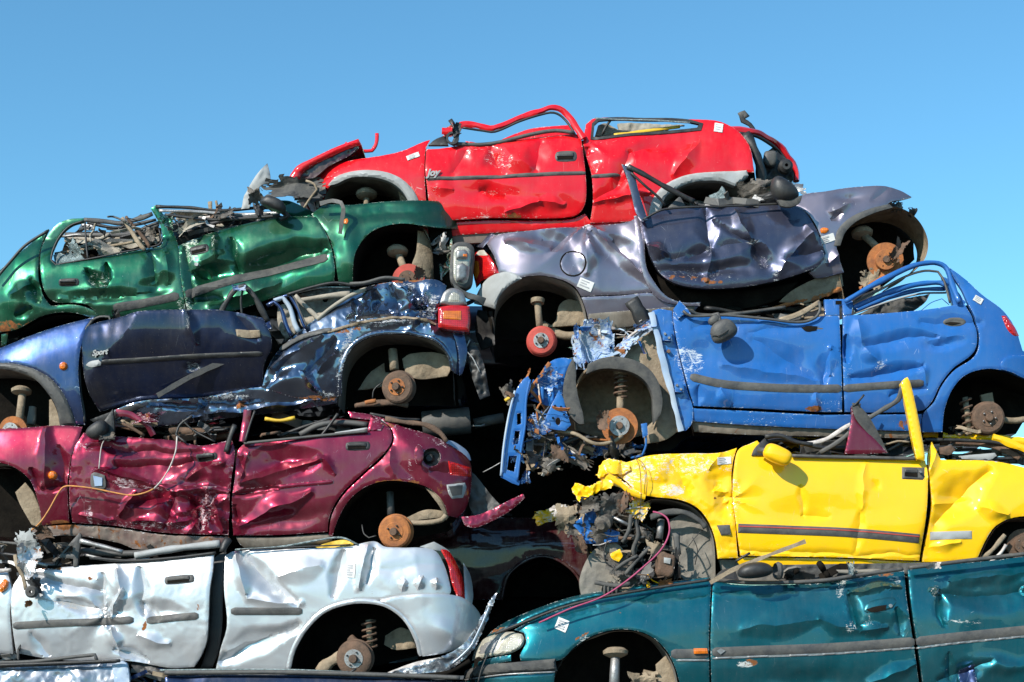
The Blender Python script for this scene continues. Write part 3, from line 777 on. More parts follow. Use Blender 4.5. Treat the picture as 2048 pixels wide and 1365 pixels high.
c.tube('rear_pillar_seal', [(-10, 560, .0), (20, 525, .0), (50, 492, .0), (96, 462, .02)], .010, 'black')
d = c.panel('rear_door', [(82, 505), (94, 475), (116, 449), (140, 439), (168, 437), (170, 444), (142, 453), (120, 474), (106, 502), (101, 520), (110, 531), (180, 520), (250, 506), (318, 494), (326, 486), (322, 455), (302, 418), (312, 411), (330, 434), (350, 472), (358, 500), (362, 560), (372, 625), (300, 634), (240, 636), (200, 634), (178, 612), (150, 606), (115, 605), (96, 594), (84, 560)], off=-.012)
c.tube('window_seal', [(168, 442, .06), (140, 452, .06), (119, 474, .055), (105, 503, .04), (102, 520, .03), (111, 530, .02), (180, 518, .02), (250, 504, .03), (316, 491, .04), (324, 482, .05), (318, 458, .06)], .006, 'black', parent=d)
c.tube('window_divider', [(170, 444, .07), (172, 480, .06), (176, 520, .05)], .007, 'black', parent=d)
c.panel('broken_glass', [(110, 528), (106, 510), (120, 505), (132, 512), (142, 505), (150, 516), (160, 508), (170, 520)], 'glass', off=.04, follow=0, step=4, parent=d)
c.handle(139, 566, 42, 16, -2, 'black', d)
c.strip('rub_strip', [(228, 618), (290, 607), (358, 592)], 17, 'rubber', parent=d)
d = c.panel('front_door', [(358, 492), (388, 480), (420, 468), (500, 447), (575, 434), (632, 434), (650, 462), (664, 502), (670, 540), (668, 566), (640, 574), (560, 592), (470, 622), (380, 634), (372, 610), (362, 556)], off=-.014)
c.handle(400, 501, 40, 18, -12, 'black', d)
c.lathe('door_lock', 393, 529, -.02, [(.001, -.005), (.013, -.005), (.014, .02)], 'steel', n=16, parent=d)
c.strip('rub_strip', [(372, 590), (450, 565), (540, 540), (655, 514)], 18, 'rubber', parent=d)
c.panel('front_wing', [(622, 428), (650, 410), (700, 410), (760, 404), (820, 401), (870, 402), (900, 408), (914, 424), (924, 458), (885, 456), (848, 452), (812, 447), (778, 450), (745, 462), (722, 485), (709, 515), (705, 566), (678, 570), (673, 540), (666, 500), (651, 462)])
c.panel('scuttle', [(556, 398), (580, 400), (630, 424), (624, 432), (578, 432), (560, 415)], off=.03, step=4)
c.arch([(704, 600), (708, 520), (722, 486), (745, 463), (778, 451), (812, 448), (846, 456), (862, 490), (868, 560)], 'under')
c.panel('splash_guard', [(836, 452), (850, 458), (862, 490), (868, 540), (866, 560), (826, 560), (822, 535), (832, 505)], 'tan', off=.12, follow=0, noise=.02)
c.panel('marker_lamp', [(688, 440), (694, 437), (697, 443), (694, 449), (688, 448)], 'orangelens', off=-.012, step=3, roll=(3, .008))
c.tube('rubber_strip', [(640, 408, .0), (665, 402, -.02), (682, 406, -.05), (687, 418, -.06), (684, 440, -.055), (680, 468, -.05)], .012, 'trim', flat=(.004, .015), sides=4)
# crushed roof above the doors
for i, (pts, r, mt) in enumerate([
        ([(168, 440, .08), (215, 444, .1), (243, 447, .1), (290, 434, .1), (305, 428, .1)], .014, 'trim'),
        ([(175, 446, .3), (230, 456, .3), (270, 450, .3), (312, 440, .3)], .012, 'black'),
        ([(312, 414, .1), (380, 416, .12), (440, 422, .12), (520, 416, .15), (560, 418, .15)], .012, 'black'),
        ([(318, 422, .06), (400, 424, .1), (470, 430, .12), (560, 426, .1)], .010, 'steel'),
        ([(330, 430, .04), (420, 440, .05), (480, 438, .05), (560, 432, .05)], .011, 'black'),
        ([(345, 450, .2), (400, 436, .22), (460, 436, .2), (540, 430, .2)], .012, 'wirewhite'),
        ([(244, 436, .02), (262, 462, .0), (280, 490, -.02), (290, 500, -.02)], .012, 'tan'),
        ([(252, 434, .06), (272, 458, .05), (292, 482, .04), (300, 496, .04)], .012, 'brown'),
        ([(110, 508, .2), (180, 498, .18), (260, 486, .15), (318, 470, .15)], .010, 'tan'),
        ([(130, 470, .35), (200, 470, .3), (260, 468, .3), (318, 450, .3)], .014, 'trim'),
        ([(130, 480, .4), (200, 480, .4), (250, 476, .35), (310, 482, .3)], .02, 'beige'),
        ([(240, 476, .3), (262, 470, .3), (300, 452, .3), (318, 446, .3)], .013, 'black'),
        ([(420, 404, .35), (422, 432, .3), (424, 450, .3)], .012, 'tan'),
        ([(432, 402, .2), (438, 430, .2), (444, 448, .2)], .009, 'tan'),
        ([(360, 470, .12), (410, 452, .12), (470, 438, .12), (540, 430, .1)], .014, 'black')]):
    c.tube('bent_roof_bar', pts, r, mt, flat=(r * .5, r * 1.2) if i % 3 == 0 else None)
c.panel('broken_trim', [(398, 462), (402, 436), (440, 420), (450, 428), (430, 445), (412, 466)], 'tan', off=.15, follow=0, noise=.04)
c.panel('flattened_roof', [(112, 524), (124, 494), (150, 466), (200, 464), (262, 468), (300, 446), (318, 452), (322, 488), (250, 504), (180, 516)], 'under', off=.45, follow=0, sec=0, noise=.10)
c.panel('flattened_roof', [(332, 446), (400, 430), (470, 434), (562, 428), (560, 438), (500, 446), (400, 472), (360, 488)], 'black', off=.22, follow=0, sec=0, noise=.08)
c.panel('roof_lining', [(232, 488), (262, 474), (316, 466), (318, 482), (262, 496)], 'beige', off=.3, follow=0, sec=0, noise=.05)
c.junk('crushed_interior', [(110, 520), (120, 480), (160, 455), (312, 440), (322, 490), (180, 520)], 20, ['black', 'trim', 'beige', 'under', 'steel'], (.15, .6), (.006, .016), 5, (40, 150))
c.junk('crushed_roof', [(325, 425), (560, 420), (575, 436), (500, 448), (420, 466), (360, 488)], 24, ['black', 'trim', 'beige', 'under', 'tan'], (.08, .6), (.006, .014), 6, (40, 150))
c.panel('seat_cover', [(180, 480), (235, 476), (250, 500), (200, 512)], 'beige', off=.35, follow=0, noise=.08, sec=0)
c.blob('door_mirror', 548, 409, -.06, .085, .07, .042, 'black', 22, 2.8, cut=-.2)
c.tube('mirror_arm', [(560, 420, -.03), (578, 432, -.01), (560, 440, .0)], .016, 'black')
c.junk('torn_roof', [(160, 440), (300, 424), (322, 460), (250, 480), (150, 490)], 8, ['black', 'trim', 'black', 'glass', 'beige'], (-.02, .2), (.003, .008), 71, (15, 70), hor=.25)
c.junk('torn_roof', [(325, 418), (560, 410), (560, 436), (440, 452), (360, 478)], 10, ['black', 'trim', 'black', 'steel', 'brown'], (-.02, .2), (.003, .008), 72, (15, 70), hor=.3)
for i, (x, y, w, h, mt) in enumerate(((380, 452, 60, 26, 'beige'), (450, 432, 50, 22, 'engine'), (300, 470, 36, 30, 'engine'), (215, 496, 60, 26, 'beige'), (150, 500, 40, 24, 'glass'), (520, 424, 46, 20, 'black'), (335, 446, 30, 34, 'green'))): c.scrap('torn_roof_piece', x, y, .05 + .03 * (i % 3), (w, h), mt, i, n=8, amp=.5, ang=i * 23 - 40)
# crumpled rubbery scuttle above the wing and the grey liner spike
c.scrap('crumpled_tar_sheet', 590, 384, .12, (130, 52), 'rubber', 4, n=14, amp=.4)
c.scrap('crumpled_tar_sheet', 622, 388, .10, (60, 50), 'engine', 7, n=10, amp=.5)
c.panel('torn_liner_flap', [(482, 418), (488, 390), (510, 355), (534, 326), (539, 345), (541, 364), (522, 372), (506, 392), (498, 416)], 'greytrim', off=.10, follow=0, noise=.03, flange=.01, sec=0)
c.scrap('torn_fins', 512, 392, .05, (34, 30), 'engine', 9)
c.tube('scuttle_lip', [(608, 416, .05), (620, 398, .04), (634, 380, .02), (628, 368, .02), (612, 362, .03)], .008, 'tan')
# nose
c.panel('headlamp_housing', [(902, 492), (915, 484), (938, 486), (948, 498), (946, 540), (942, 568), (930, 577), (910, 572), (900, 558)], 'trim', off=.06, follow=0, step=4, roll=(4, .012), flange=.1, sec=.15)
c.panel('headlamp', [(907, 500), (916, 491), (934, 492), (942, 502), (940, 538), (936, 562), (926, 569), (912, 566), (906, 552)], 'clearlens', off=.045, follow=0, step=4, roll=(6, .02), flange=.04, sec=.15)
h = c.panel('headlamp_reflector', [(912, 530), (924, 524), (936, 532), (935, 556), (924, 564), (911, 560)], 'steel', off=.022, follow=0, step=4, roll=(5, .02), flange=.01, sec=.15)
c.panel('headlamp_reflector', [(912, 500), (930, 498), (936, 506), (934, 518), (912, 518)], 'steel', off=.024, follow=0, step=4, roll=(4, .02), flange=.01, sec=.15); c.panel('indicator_bulb', [(926, 508), (934, 508), (934, 513), (926, 513)], 'orangelens', off=.018, follow=0, step=3, flange=.005, sec=.15)
c.scrap('headlamp_bracket', 882, 500, .14, (30, 60), 'wirewhite', 2, n=9, amp=.6)
c.scrap('headlamp_bracket', 892, 520, .2, (30, 70), 'green', 5, n=9, amp=.5)
c.junk('nose_wreckage', [(862, 460), (905, 462), (905, 570), (868, 560)], 18, ['black', 'green', 'engine', 'wirewhite'], (.12, .4), (.005, .014), 9, (20, 60), hor=.2)
c.brake(815, 560, 34, .08, 'reddrum', 'disc', 'brown', strut=(795, 505, .22)); c.scrap('brake_caliper', 838, 548, .06, (26, 30), 'brown', 4)
c.arch([(28, 690), (45, 662), (80, 640), (115, 630), (150, 631), (185, 642), (205, 670)], 'under')
c.shell([(-40, 600), (30, 540), (80, 500), (110, 532), (320, 500), (360, 500), (500, 460), (620, 436), (760, 410), (890, 412), (905, 470), (900, 590), (700, 600), (380, 640), (240, 640), (-40, 690)],
        arches=[[(25, 720), (45, 658), (100, 627), (160, 627), (215, 660), (230, 720)], [(700, 640), (706, 510), (750, 456), (812, 442), (860, 460), (872, 640)]])
c.panel('bumper_bracket', [(0, 668), (14, 664), (10, 690), (0, 690)], 'green', off=.02)

# ================================================================== VIOLET-GREY, right under the red one
c = Car('crushed_car', 'violet grey crushed estate with loose slate door and raised window frame under the red car', 'car', .22, 'grey',
        [(940, 480), (1000, 464), (1175, 446), (1280, 436), (1590, 410), (1650, 382), (1760, 372), (1860, 392)], [(940, 640), (1175, 656), (1400, 630), (1690, 570), (1860, 560)],
        ends=[(935, 130, .25), (1875, -150, .22)], fac=(.006, 80), seed=21, shoulder=.06, tuck=.05)
c.dents = [('s', 1176, 449, 75, 6, .55, .055), ('c', 1176, 449, 1172, 545, 26, -.035), ('c', 1176, 449, 1300, 560, 16, -.045), ('c', 1176, 449, 1100, 495, 16, .028), ('c', 1095, 495, 1015, 480, 18, -.028), ('h', 1095, 480, 60, 22, 10, .035), ('d', 1240, 490, 40, 32, 40, .05),
           ('c', 1230, 480, 1300, 560, 10, .02), ('d', 1150, 560, 60, 24, 10, -.012),
           ('c', 1410, 425, 1416, 498, 18, .030), ('c', 1416, 498, 1416, 565, 12, -.025), ('c', 1416, 498, 1370, 520, 12, .02), ('c', 1425, 447, 1502, 487, 7, .016), ('c', 1470, 425, 1502, 485, 16, -.028), ('c', 1502, 487, 1530, 535, 16, .035), ('h', 1515, 520, 34, 26, 20, .03),
           ('c', 1335, 520, 1500, 485, 26, .02), ('d', 1420, 545, 130, 16, -3, .04), ('c', 1300, 500, 1330, 512, 14, -.05), ('c', 1552, 550, 1620, 470, 26, -.03), ('c', 1610, 455, 1625, 490, 12, -.02), ('c', 1570, 525, 1640, 505, 18, .025),
           ('c', 1655, 430, 1705, 410, 12, -.02), ('d', 1700, 395, 40, 12, -8, .02), ('c', 1750, 400, 1775, 385, 12, .015), ('c', 1655, 525, 1685, 500, 14, -.025), ('c', 1660, 440, 1680, 430, 8, .02)]
c.wear = [(1176, 450, 14, 10, 0, .8), (1418, 500, 12, 10, 0, .75), (1504, 488, 20, 7, -10, .8), (1520, 525, 26, 22, 40, .6), (1400, 555, 110, 20, 4, .6), (1550, 555, 12, 12, 0, .8), (1668, 425, 16, 14, -40, .7), (1700, 408, 26, 6, 0, .65), (1290, 565, 10, 30, 0, .6), (1240, 575, 90, 8, 0, .35)]
c.rust = [(1370, 562, 80, 9, 4, .75), (1425, 570, 26, 8, 0, .8), (1770, 405, 20, 6, 0, .5)]
q = c.panel('rear_quarter', [(974, 487), (985, 472), (1050, 461), (1110, 454), (1175, 448), (1255, 443), (1276, 432), (1283, 480), (1288, 535), (1302, 563), (1306, 584), (1240, 589), (1163, 592), (1150, 574), (1125, 560), (1085, 551), (1052, 553), (1035, 556), (1006, 546), (998, 545), (988, 512)])
def circle(x, y, r, n=14, a=0, ry=None): return [(x + r * math.cos(2 * math.pi * i / n + a), y + (ry or r) * math.sin(2 * math.pi * i / n + a)) for i in range(n)]
f = c.panel('fuel_flap_gap', circle(1146, 527, 26.5), 'under', off=-.003, roll=None, flange=.01, step=4, parent=q)
c.panel('fuel_flap', circle(1146, 527, 24.5), off=-.006, roll=(2, .004), flange=.006, step=4, parent=q)
c.sticker(1171, 570, 30, 20, 22, q)
c.panel('rocker_panel', [(1163, 594), (1240, 591), (1304, 586), (1330, 598), (1368, 606), (1402, 604), (1384, 626), (1300, 642), (1240, 650), (1178, 658), (1175, 630)], off=.0)
c.panel('sill_edge', [(1177, 628), (1300, 618), (1390, 612), (1384, 634), (1300, 648), (1178, 662)], 'dirtysill', off=-.006)
c.panel('sill_flange', [(1178, 655), (1300, 644), (1400, 630), (1400, 640), (1300, 654), (1178, 664)], 'tan', off=.03)
c.panel('bumper_corner', [(948, 606), (956, 584), (972, 560), (992, 548), (1022, 544), (1044, 557), (1018, 572), (998, 594), (990, 618), (974, 613)], 'greytrim', off=-.015, roll=(5, .014))
c.lathe('bumper_screw', 1017, 560, .04, [(.001, -.004), (.008, -.004), (.009, .01)], 'brown', n=10)
t = c.panel('tail_lamp', [(946, 520), (952, 504), (966, 499), (978, 510), (990, 528), (998, 546), (985, 552), (965, 560), (952, 572), (947, 550)], 'redlens', off=-.01, roll=(7, .02), flange=.06, step=4)
c.panel('tail_lamp_reverse', [(951, 511), (958, 502), (968, 501), (976, 511), (964, 512)], 'clearlens', off=-.014, roll=(3, .004), flange=.01, step=4, parent=t)
c.panel('tail_lamp_indicator', [(948, 524), (957, 520), (959, 545), (953, 560), (948, 548)], 'orangelens', off=-.013, roll=(3, .004), flange=.01, step=4, parent=t)
c.panel('hatch_corner', [(952, 492), (958, 474), (982, 464), (990, 468), (974, 484), (966, 494)], 'greydoor', off=.02)
c.arch([(988, 660), (992, 610), (1010, 578), (1035, 558), (1075, 551), (1122, 561), (1150, 578), (1166, 606), (1174, 640), (1178, 668)], 'liner')
c.panel('arch_inner_panel', [(1112, 640), (1118, 612), (1132, 600), (1150, 600), (1168, 604), (1176, 640), (1172, 662), (1160, 650), (1100, 654)], 'tan', off=.22, follow=0, noise=.03, sec=0)
c.brake(1082, 681, 30, .06, 'reddrum', 'drum', 'steel', bolts=5, strut=None)
c.tube('strut', [(1075, 602, .14), (1077, 628, .15), (1080, 662, .17)], .024, 'tan', sides=12, smooth=False)
c.lathe('spring_seat', 1075, 602, .14, [(.001, -.02), (.045, -.02), (.05, .01), (.001, .012)], 'tan', ax=(0, .2, 1))
c.panel('rear_valance', [(955, 620), (985, 622), (988, 650), (990, 690), (962, 700), (950, 660)], 'black', off=.1, follow=0)
c.tube('rear_axle', [(1085, 650, .3), (1130, 672, .25), (1190, 664, .2)], .03, 'tan', sides=10)
c.tube('sill_strap', [(1262, 600, -.05), (1278, 625, -.06), (1290, 652, -.04)], .03, 'black', flat=(.008, .05))
# the loose slate door stands out from the body
d = c.panel('front_door', [(1281, 442), (1300, 432), (1330, 421), (1400, 418), (1480, 414), (1560, 410), (1590, 415), (1612, 432), (1632, 470), (1643, 505), (1641, 526), (1622, 542), (1560, 564), (1500, 577), (1440, 583), (1385, 581), (1342, 570), (1316, 548), (1300, 520), (1292, 495), (1286, 470)], 'greydoor', off=-.06, flange=.045, tilt=(1440, 480, -.00, -.10))
c.panel('door_edge_dent', [(1302, 500), (1318, 503), (1325, 512), (1310, 520), (1304, 512)], 'greydoor', off=-.05, step=4, parent=d)
fr = c.panel('window_frame', [(1243, 328), (1262, 334), (1270, 352), (1278, 385), (1290, 422), (1296, 440), (1284, 442), (1272, 425), (1262, 385), (1252, 350)], 'greydoor', off=-.085, follow=0, flange=.03, sec=.3, parent=d)
c.tube('window_frame', [(1255, 333, -.06), (1285, 348, -.06), (1330, 374, -.04), (1388, 404, -.0)], .018, 'black', flat=(.012, .02), parent=d)
c.tube('window_frame', [(1262, 346, -.06), (1290, 372, -.06), (1320, 398, -.03), (1330, 412, -.02)], .009, 'black', parent=d)
c.panel('mirror_corner', [(1335, 416), (1360, 392), (1372, 414)], 'trim', off=-.05, follow=0, step=4, parent=d)
c.tube('window_seal', [(1285, 440, -.06), (1330, 419, -.065), (1450, 413, -.05), (1560, 408, -.04)], .008, 'black', parent=d)
c.strip('dark_lower_band', [(1340, 505), (1420, 506), (1500, 500), (1545, 498)], 2, 'black', off=-.064, parent=d, th=.002) if False else None
c.panel('rear_door_edge', [(1268, 432), (1280, 430), (1288, 470), (1292, 530), (1306, 560), (1330, 590), (1360, 604), (1400, 606), (1400, 612), (1365, 611), (1322, 600), (1298, 575), (1284, 540), (1276, 490)], 'grey', off=-.02, follow=0)
c.panel('front_wing', [(1585, 412), (1606, 390), (1650, 383), (1700, 375), (1765, 372), (1800, 381), (1824, 394), (1802, 400), (1782, 404), (1770, 412), (1730, 424), (1698, 444), (1678, 470), (1674, 500), (1688, 545), (1634, 556), (1618, 545), (1646, 520), (1646, 490), (1632, 450), (1610, 422)], 'grey')
c.panel('rocker_end', [(1560, 602), (1585, 580), (1632, 556), (1686, 544), (1689, 570), (1650, 592), (1600, 606)], 'tan', off=.03, noise=.01)
c.panel('torn_sill', [(1545, 612), (1600, 598), (1680, 572), (1690, 578), (1640, 596), (1600, 604), (1560, 616)], 'rust', off=.02, noise=.03, step=4, jit=1.5)
c.panel('inner_sill', [(1312, 540), (1345, 565), (1390, 580), (1500, 577), (1600, 560), (1570, 590), (1500, 612), (1400, 620), (1340, 595)], 'under', off=.06)
c.arch([(1690, 600), (1676, 530), (1674, 490), (1690, 450), (1725, 424), (1770, 412), (1812, 420), (1842, 446), (1857, 482), (1852, 515), (1830, 540), (1790, 562)], 'tan')
c.panel('arch_lip', [(1668, 492), (1676, 460), (1700, 436), (1740, 418), (1778, 409), (1785, 416), (1750, 426), (1712, 444), (1690, 466), (1680, 492)], 'trim', off=-.01)
c.panel('marker_lamp', [(1640, 460), (1645, 456), (1656, 457), (1658, 462), (1652, 467), (1642, 467)], 'orangelens', off=-.014, step=3, roll=(3, .01))
c.sticker(1655, 478, 28, 15, -18)
c.brake(1772, 520, 37, .08, 'rust', 'disc', 'rust', bolts=4, strut=(1724, 468, .24))
c.scrap('brake_caliper', 1795, 500, .04, (26, 50), 'brown', 3, ang=30); c.scrap('lower_arm', 1738, 560, .15, (44, 44), 'tan', 3); c.tube('lower_arm', [(1720, 580, .2), (1745, 566, .15), (1770, 552, .12)], .02, 'rust')
c.blob('door_mirror', 1566, 383, -.12, .10, .08, .072, 'black', 38, 2.3, cut=.3)
c.panel('mirror_rim', [(1555, 400), (1580, 398), (1605, 390), (1600, 405), (1580, 414), (1562, 412)], 'rubber', off=-.16, follow=0, step=4, sec=0)
c.scrap('torn_scuttle', 1505, 385, .05, (70, 46), 'engine', 5, n=12); c.scrap('torn_scuttle', 1530, 395, .0, (60, 30), 'black', 6, n=10)
c.scrap('torn_scuttle', 1590, 375, .15, (44, 30), 'steel', 4, n=8)
c.panel('green_glass_scrap', [(1423, 405), (1419, 390), (1436, 383), (1444, 372), (1450, 378), (1458, 414), (1425, 415)], 'glass', off=-.02, follow=0, noise=.02, step=4)
c.junk('scuttle_wreckage', [(1330, 414), (1400, 396), (1500, 392), (1600, 396), (1590, 410), (1450, 414)], 22, ['black', 'trim', 'engine', 'steel'], (.0, .4), (.006, .014), 8, (40, 130))
c.scrap('headlamp_remains', 1800, 408, .08, (40, 30), 'engine', 8, n=9); c.scrap('headlamp_remains', 1826, 424, .12, (22, 22), 'black', 5, n=7)
c.shell([(975, 500), (1050, 472), (1175, 460), (1270, 455), (1330, 430), (1560, 420), (1600, 410), (1650, 394), (1760, 384), (1790, 404), (1845, 450), (1850, 500), (1790, 552), (1700, 585), (1600, 610), (1500, 622), (1400, 640), (1180, 664), (985, 664), (960, 560)],
        arches=[[(984, 700), (990, 610), (1030, 555), (1085, 545), (1130, 558), (1170, 610), (1180, 700)], [(1688, 640), (1672, 520), (1680, 462), (1730, 420), (1790, 412), (1845, 445), (1862, 495), (1830, 545), (1760, 600)]], front=.24)
grey = c

# ================================================================== BLUE, right
c = Car('crushed_car', 'mid blue crushed five door car with stripped nose and dangling grey mirror', 'car', .10, 'blue',
        [(1000, 700), (1330, 620), (1450, 632), (1680, 632), (1850, 618), (1950, 600), (2080, 690)], [(1000, 870), (1380, 860), (1880, 866), (2080, 860)],
        ends=[(2110, -130, .22)], fac=(.007, 95), seed=31, shoulder=.03, tuck=.04)
c.dents = [('c', 1510, 680, 1640, 760, 20, .018), ('c', 1440, 730, 1640, 762, 16, -.016), ('c', 1660, 690, 1664, 752, 14, -.028), ('c', 1660, 700, 1650, 770, 18, .03), ('c', 1696, 670, 1700, 725, 12, .05), ('c', 1712, 640, 1730, 690, 18, -.02), ('c', 1730, 690, 1870, 672, 18, .028), ('c', 1730, 690, 1760, 720, 16, -.024),
           ('h', 1880, 690, 60, 16, -4, .03), ('c', 1840, 645, 1960, 650, 20, .02), ('c', 1705, 760, 1845, 735, 16, .03), ('c', 1840, 730, 1850, 770, 12, -.02), ('c', 1440, 785, 1460, 815, 12, -.03), ('d', 1600, 720, 70, 40, 0, .015), ('c', 1380, 655, 1520, 645, 20, .014),
           ('c', 1640, 640, 1500, 668, 18, .012), ('c', 1400, 775, 1400, 812, 12, .02), ('d', 1400, 710, 40, 40, 0, .02), ('c', 1630, 790, 1636, 822, 10, -.02), ('c', 1780, 790, 1850, 780, 12, .02), ('w', 1345, 790, 1700, 800, .10, 40)]
c.wear = [(1380, 720, 42, 34, 30, .85), (1362, 660, 20, 60, 0, .55), (1375, 760, 30, 20, 0, .6), (1660, 810, 50, 18, 0, .6), (1695, 735, 14, 40, 0, .6), (1760, 730, 24, 14, -40, .75), (1520, 838, 120, 14, 0, .6), (1700, 650, 20, 20, 0, .4), (1660, 750, 14, 14, 0, .6)]
c.rust = [(1630, 818, 24, 8, 0, .9), (1815, 850, 40, 14, 0, .8)]
d = c.panel('front_door', [(1346, 622), (1356, 611), (1370, 630), (1450, 633), (1530, 640), (1600, 645), (1640, 634), (1678, 632), (1681, 700), (1683, 760), (1684, 824), (1640, 824), (1500, 817), (1388, 812), (1378, 780), (1362, 720), (1350, 664)], off=-.012)
c.panel('hinge_edge', [(1345, 622), (1358, 604), (1372, 618), (1382, 632), (1366, 632), (1356, 640)], off=-.04, parent=d)
c.strip('rub_strip', [(1380, 754), (1440, 768), (1520, 775), (1600, 778), (1682, 778)], 16, 'trim', parent=d)
h = c.panel('door_handle', circle(1625, 658, 26, 14, 0, 9), 'trim', off=-.012, roll=(4, .012), flange=.04, step=3, parent=d); c.panel('handle_hole', [(1602, 656), (1615, 653), (1634, 654), (1632, 662), (1612, 664)], 'under', off=-.016, roll=None, flange=.004, step=3, parent=h)
c.tube('window_seal', [(1366, 622, -.02), (1380, 632, -.02), (1450, 631, -.015), (1530, 638, -.01), (1600, 645, -.01), (1630, 636, -.01), (1640, 620, -.01), (1638, 604, .0)], .010, 'trim', parent=d)
c.blob('door_mirror', 1446, 662, -.13, .088, .06, .072, 'trim', -28, 2.6, cut=-.15, parent=d, label='dangling grey mirror housing')
c.tube('mirror_seam', [(1420, 668, -.17), (1436, 672, -.19), (1452, 664, -.195), (1468, 652, -.17)], .003, 'black'); c.blob('mirror_foot', 1428, 641, -.08, .042, .03, .030, 'trim', -35, 2.4, parent=d)
c.tube('mirror_arm', [(1420, 632, -.03), (1436, 628, -.06), (1440, 642, -.1)], .012, 'trim', parent=d)
d = c.panel('rear_door', [(1686, 632), (1760, 628), (1850, 620), (1928, 608), (1946, 640), (1954, 676), (1946, 706), (1905, 738), (1880, 770), (1864, 802), (1846, 820), (1780, 825), (1690, 824), (1686, 740)], off=-.008)
c.strip('rub_strip', [(1686, 778), (1760, 772), (1846, 767)], 15, 'trim', parent=d)
h = c.panel('door_handle', circle(1910, 644, 25, 14, 0, 11), 'trim', off=-.014, roll=(5, .014), flange=.04, step=3, parent=d); c.panel('handle_hole', [(1890, 646), (1905, 644), (1922, 646), (1905, 650)], 'under', off=-.02, roll=None, flange=.004, step=3, parent=h)
c.panel('pillar_cover', [(1648, 600), (1700, 600), (1706, 606), (1702, 630), (1686, 631), (1684, 612), (1678, 612), (1678, 631), (1650, 632)], off=-.014, step=4)
c.panel('pillar_slot', [(1670, 603), (1682, 603), (1682, 610), (1670, 610)], 'under', off=-.018, roll=None, flange=.002, step=4)
q = c.panel('rear_quarter', [(1893, 531), (1930, 558), (1965, 590), (2005, 620), (2030, 655), (2046, 702), (2090, 715), (2090, 770), (2048, 757), (2010, 742), (1972, 738), (1932, 750), (1906, 777), (1891, 815), (1886, 864), (1846, 864), (1848, 828), (1868, 805), (1884, 772), (1908, 742), (1950, 712), (1959, 678), (1952, 640), (1935, 604), (1924, 580), (1908, 556)], sec=1)
c.panel('tail_lamp', [(2003, 632), (2012, 632), (2030, 655), (2038, 672), (2028, 672), (2014, 658)], 'redlens', off=-.012, roll=(4, .012), flange=.05, step=4, parent=q)
c.sticker(1956, 600, 18, 12, 30, q)
c.panel('rear_bumper', [(2000, 730), (2010, 716), (2036, 712), (2095, 716), (2095, 772), (2048, 758), (2020, 745), (2002, 740)], off=-.02)
c.panel('rocker_panel', [(1384, 816), (1500, 822), (1640, 829), (1684, 829), (1845, 828), (1844, 862), (1680, 858), (1500, 850), (1385, 842)], off=.004)
c.panel('sill_underside', [(1384, 840), (1500, 848), (1680, 856), (1845, 862), (1840, 876), (1680, 872), (1500, 868), (1390, 862)], 'dirtysill', off=.03, rust=.5, noise=.01)
# rear side window frames, sky visible through them
for pts, r, mt in [([(1690, 604, .0), (1740, 574, .0), (1790, 548, .02), (1830, 531, .04), (1868, 526, .06), (1890, 534, .06), (1900, 556, .04), (1912, 590, .02), (1918, 606, .0)], .018, 'blue'),
                   ([(1706, 606, .02), (1760, 580, .03), (1812, 553, .05), (1850, 542, .07), (1876, 544, .07), (1888, 562, .05), (1900, 606, .02)], .008, 'trim'),
                   ([(1706, 616, .06), (1770, 588, .08), (1830, 570, .10), (1880, 566, .1), (1894, 572, .08)], .018, 'blue'),
                   ([(1710, 622, .12), (1780, 595, .14), (1840, 580, .16), (1890, 578, .14)], .014, 'blue'),
                   ([(1712, 626, .18), (1780, 603, .2), (1840, 588, .2), (1892, 586, .18)], .007, 'greytrim')]:
    c.tube('window_frame', pts, r, mt, sides=10)
c.panel('window_pillar_panel', [(1886, 552), (1897, 556), (1934, 604), (1926, 612), (1908, 612)], off=.02, step=4)
c.panel('headrest', [(1716, 628), (1780, 604), (1860, 588), (1850, 606), (1822, 622), (1770, 629)], 'rubber', off=.35, follow=0, noise=.08, sec=0)
c.tube('loose_wire', [(1842, 622, .3), (1862, 606, .3), (1884, 598, .3), (1898, 610, .3)], .003, 'blue')
c.tube('seat_belt', [(1560, 642, .06), (1600, 628, .05), (1640, 604, .05)], .012, 'tan', flat=(.003, .02)); c.tube('window_frame', [(1370, 618, .05), (1400, 630, .1), (1470, 628, .12), (1570, 615, .2)], .012, 'trim')
c.junk('crushed_interior', [(1390, 632), (1400, 616), (1640, 600), (1640, 632), (1600, 642), (1500, 634)], 22, ['black', 'under', 'trim', 'tan'], (.12, .5), (.006, .018), 12, (50, 160))
c.arch([(1888, 880), (1892, 816), (1907, 777), (1932, 751), (1972, 740), (2010, 744), (2048, 759), (2100, 790)], 'under')
c.brake(1978, 836, 33, .08, 'brown', 'drum', 'brown', bolts=5, spring=(1930, 795, 1938, 858, .038, 4.5, .16))
c.panel('axle_bracket', [(1962, 790), (1985, 785), (1990, 812), (1968, 815)], 'tan', off=.2, follow=0, sec=0); c.tube('axle_beam', [(1990, 838, .2), (2030, 842, .22), (2090, 830, .25)], .022, 'tan')
c.junk('rear_suspension', [(1895, 850), (1960, 845), (1965, 870), (1895, 872)], 10, ['tan', 'brown', 'under'], (.1, .3), (.006, .014), 4, (30, 80))
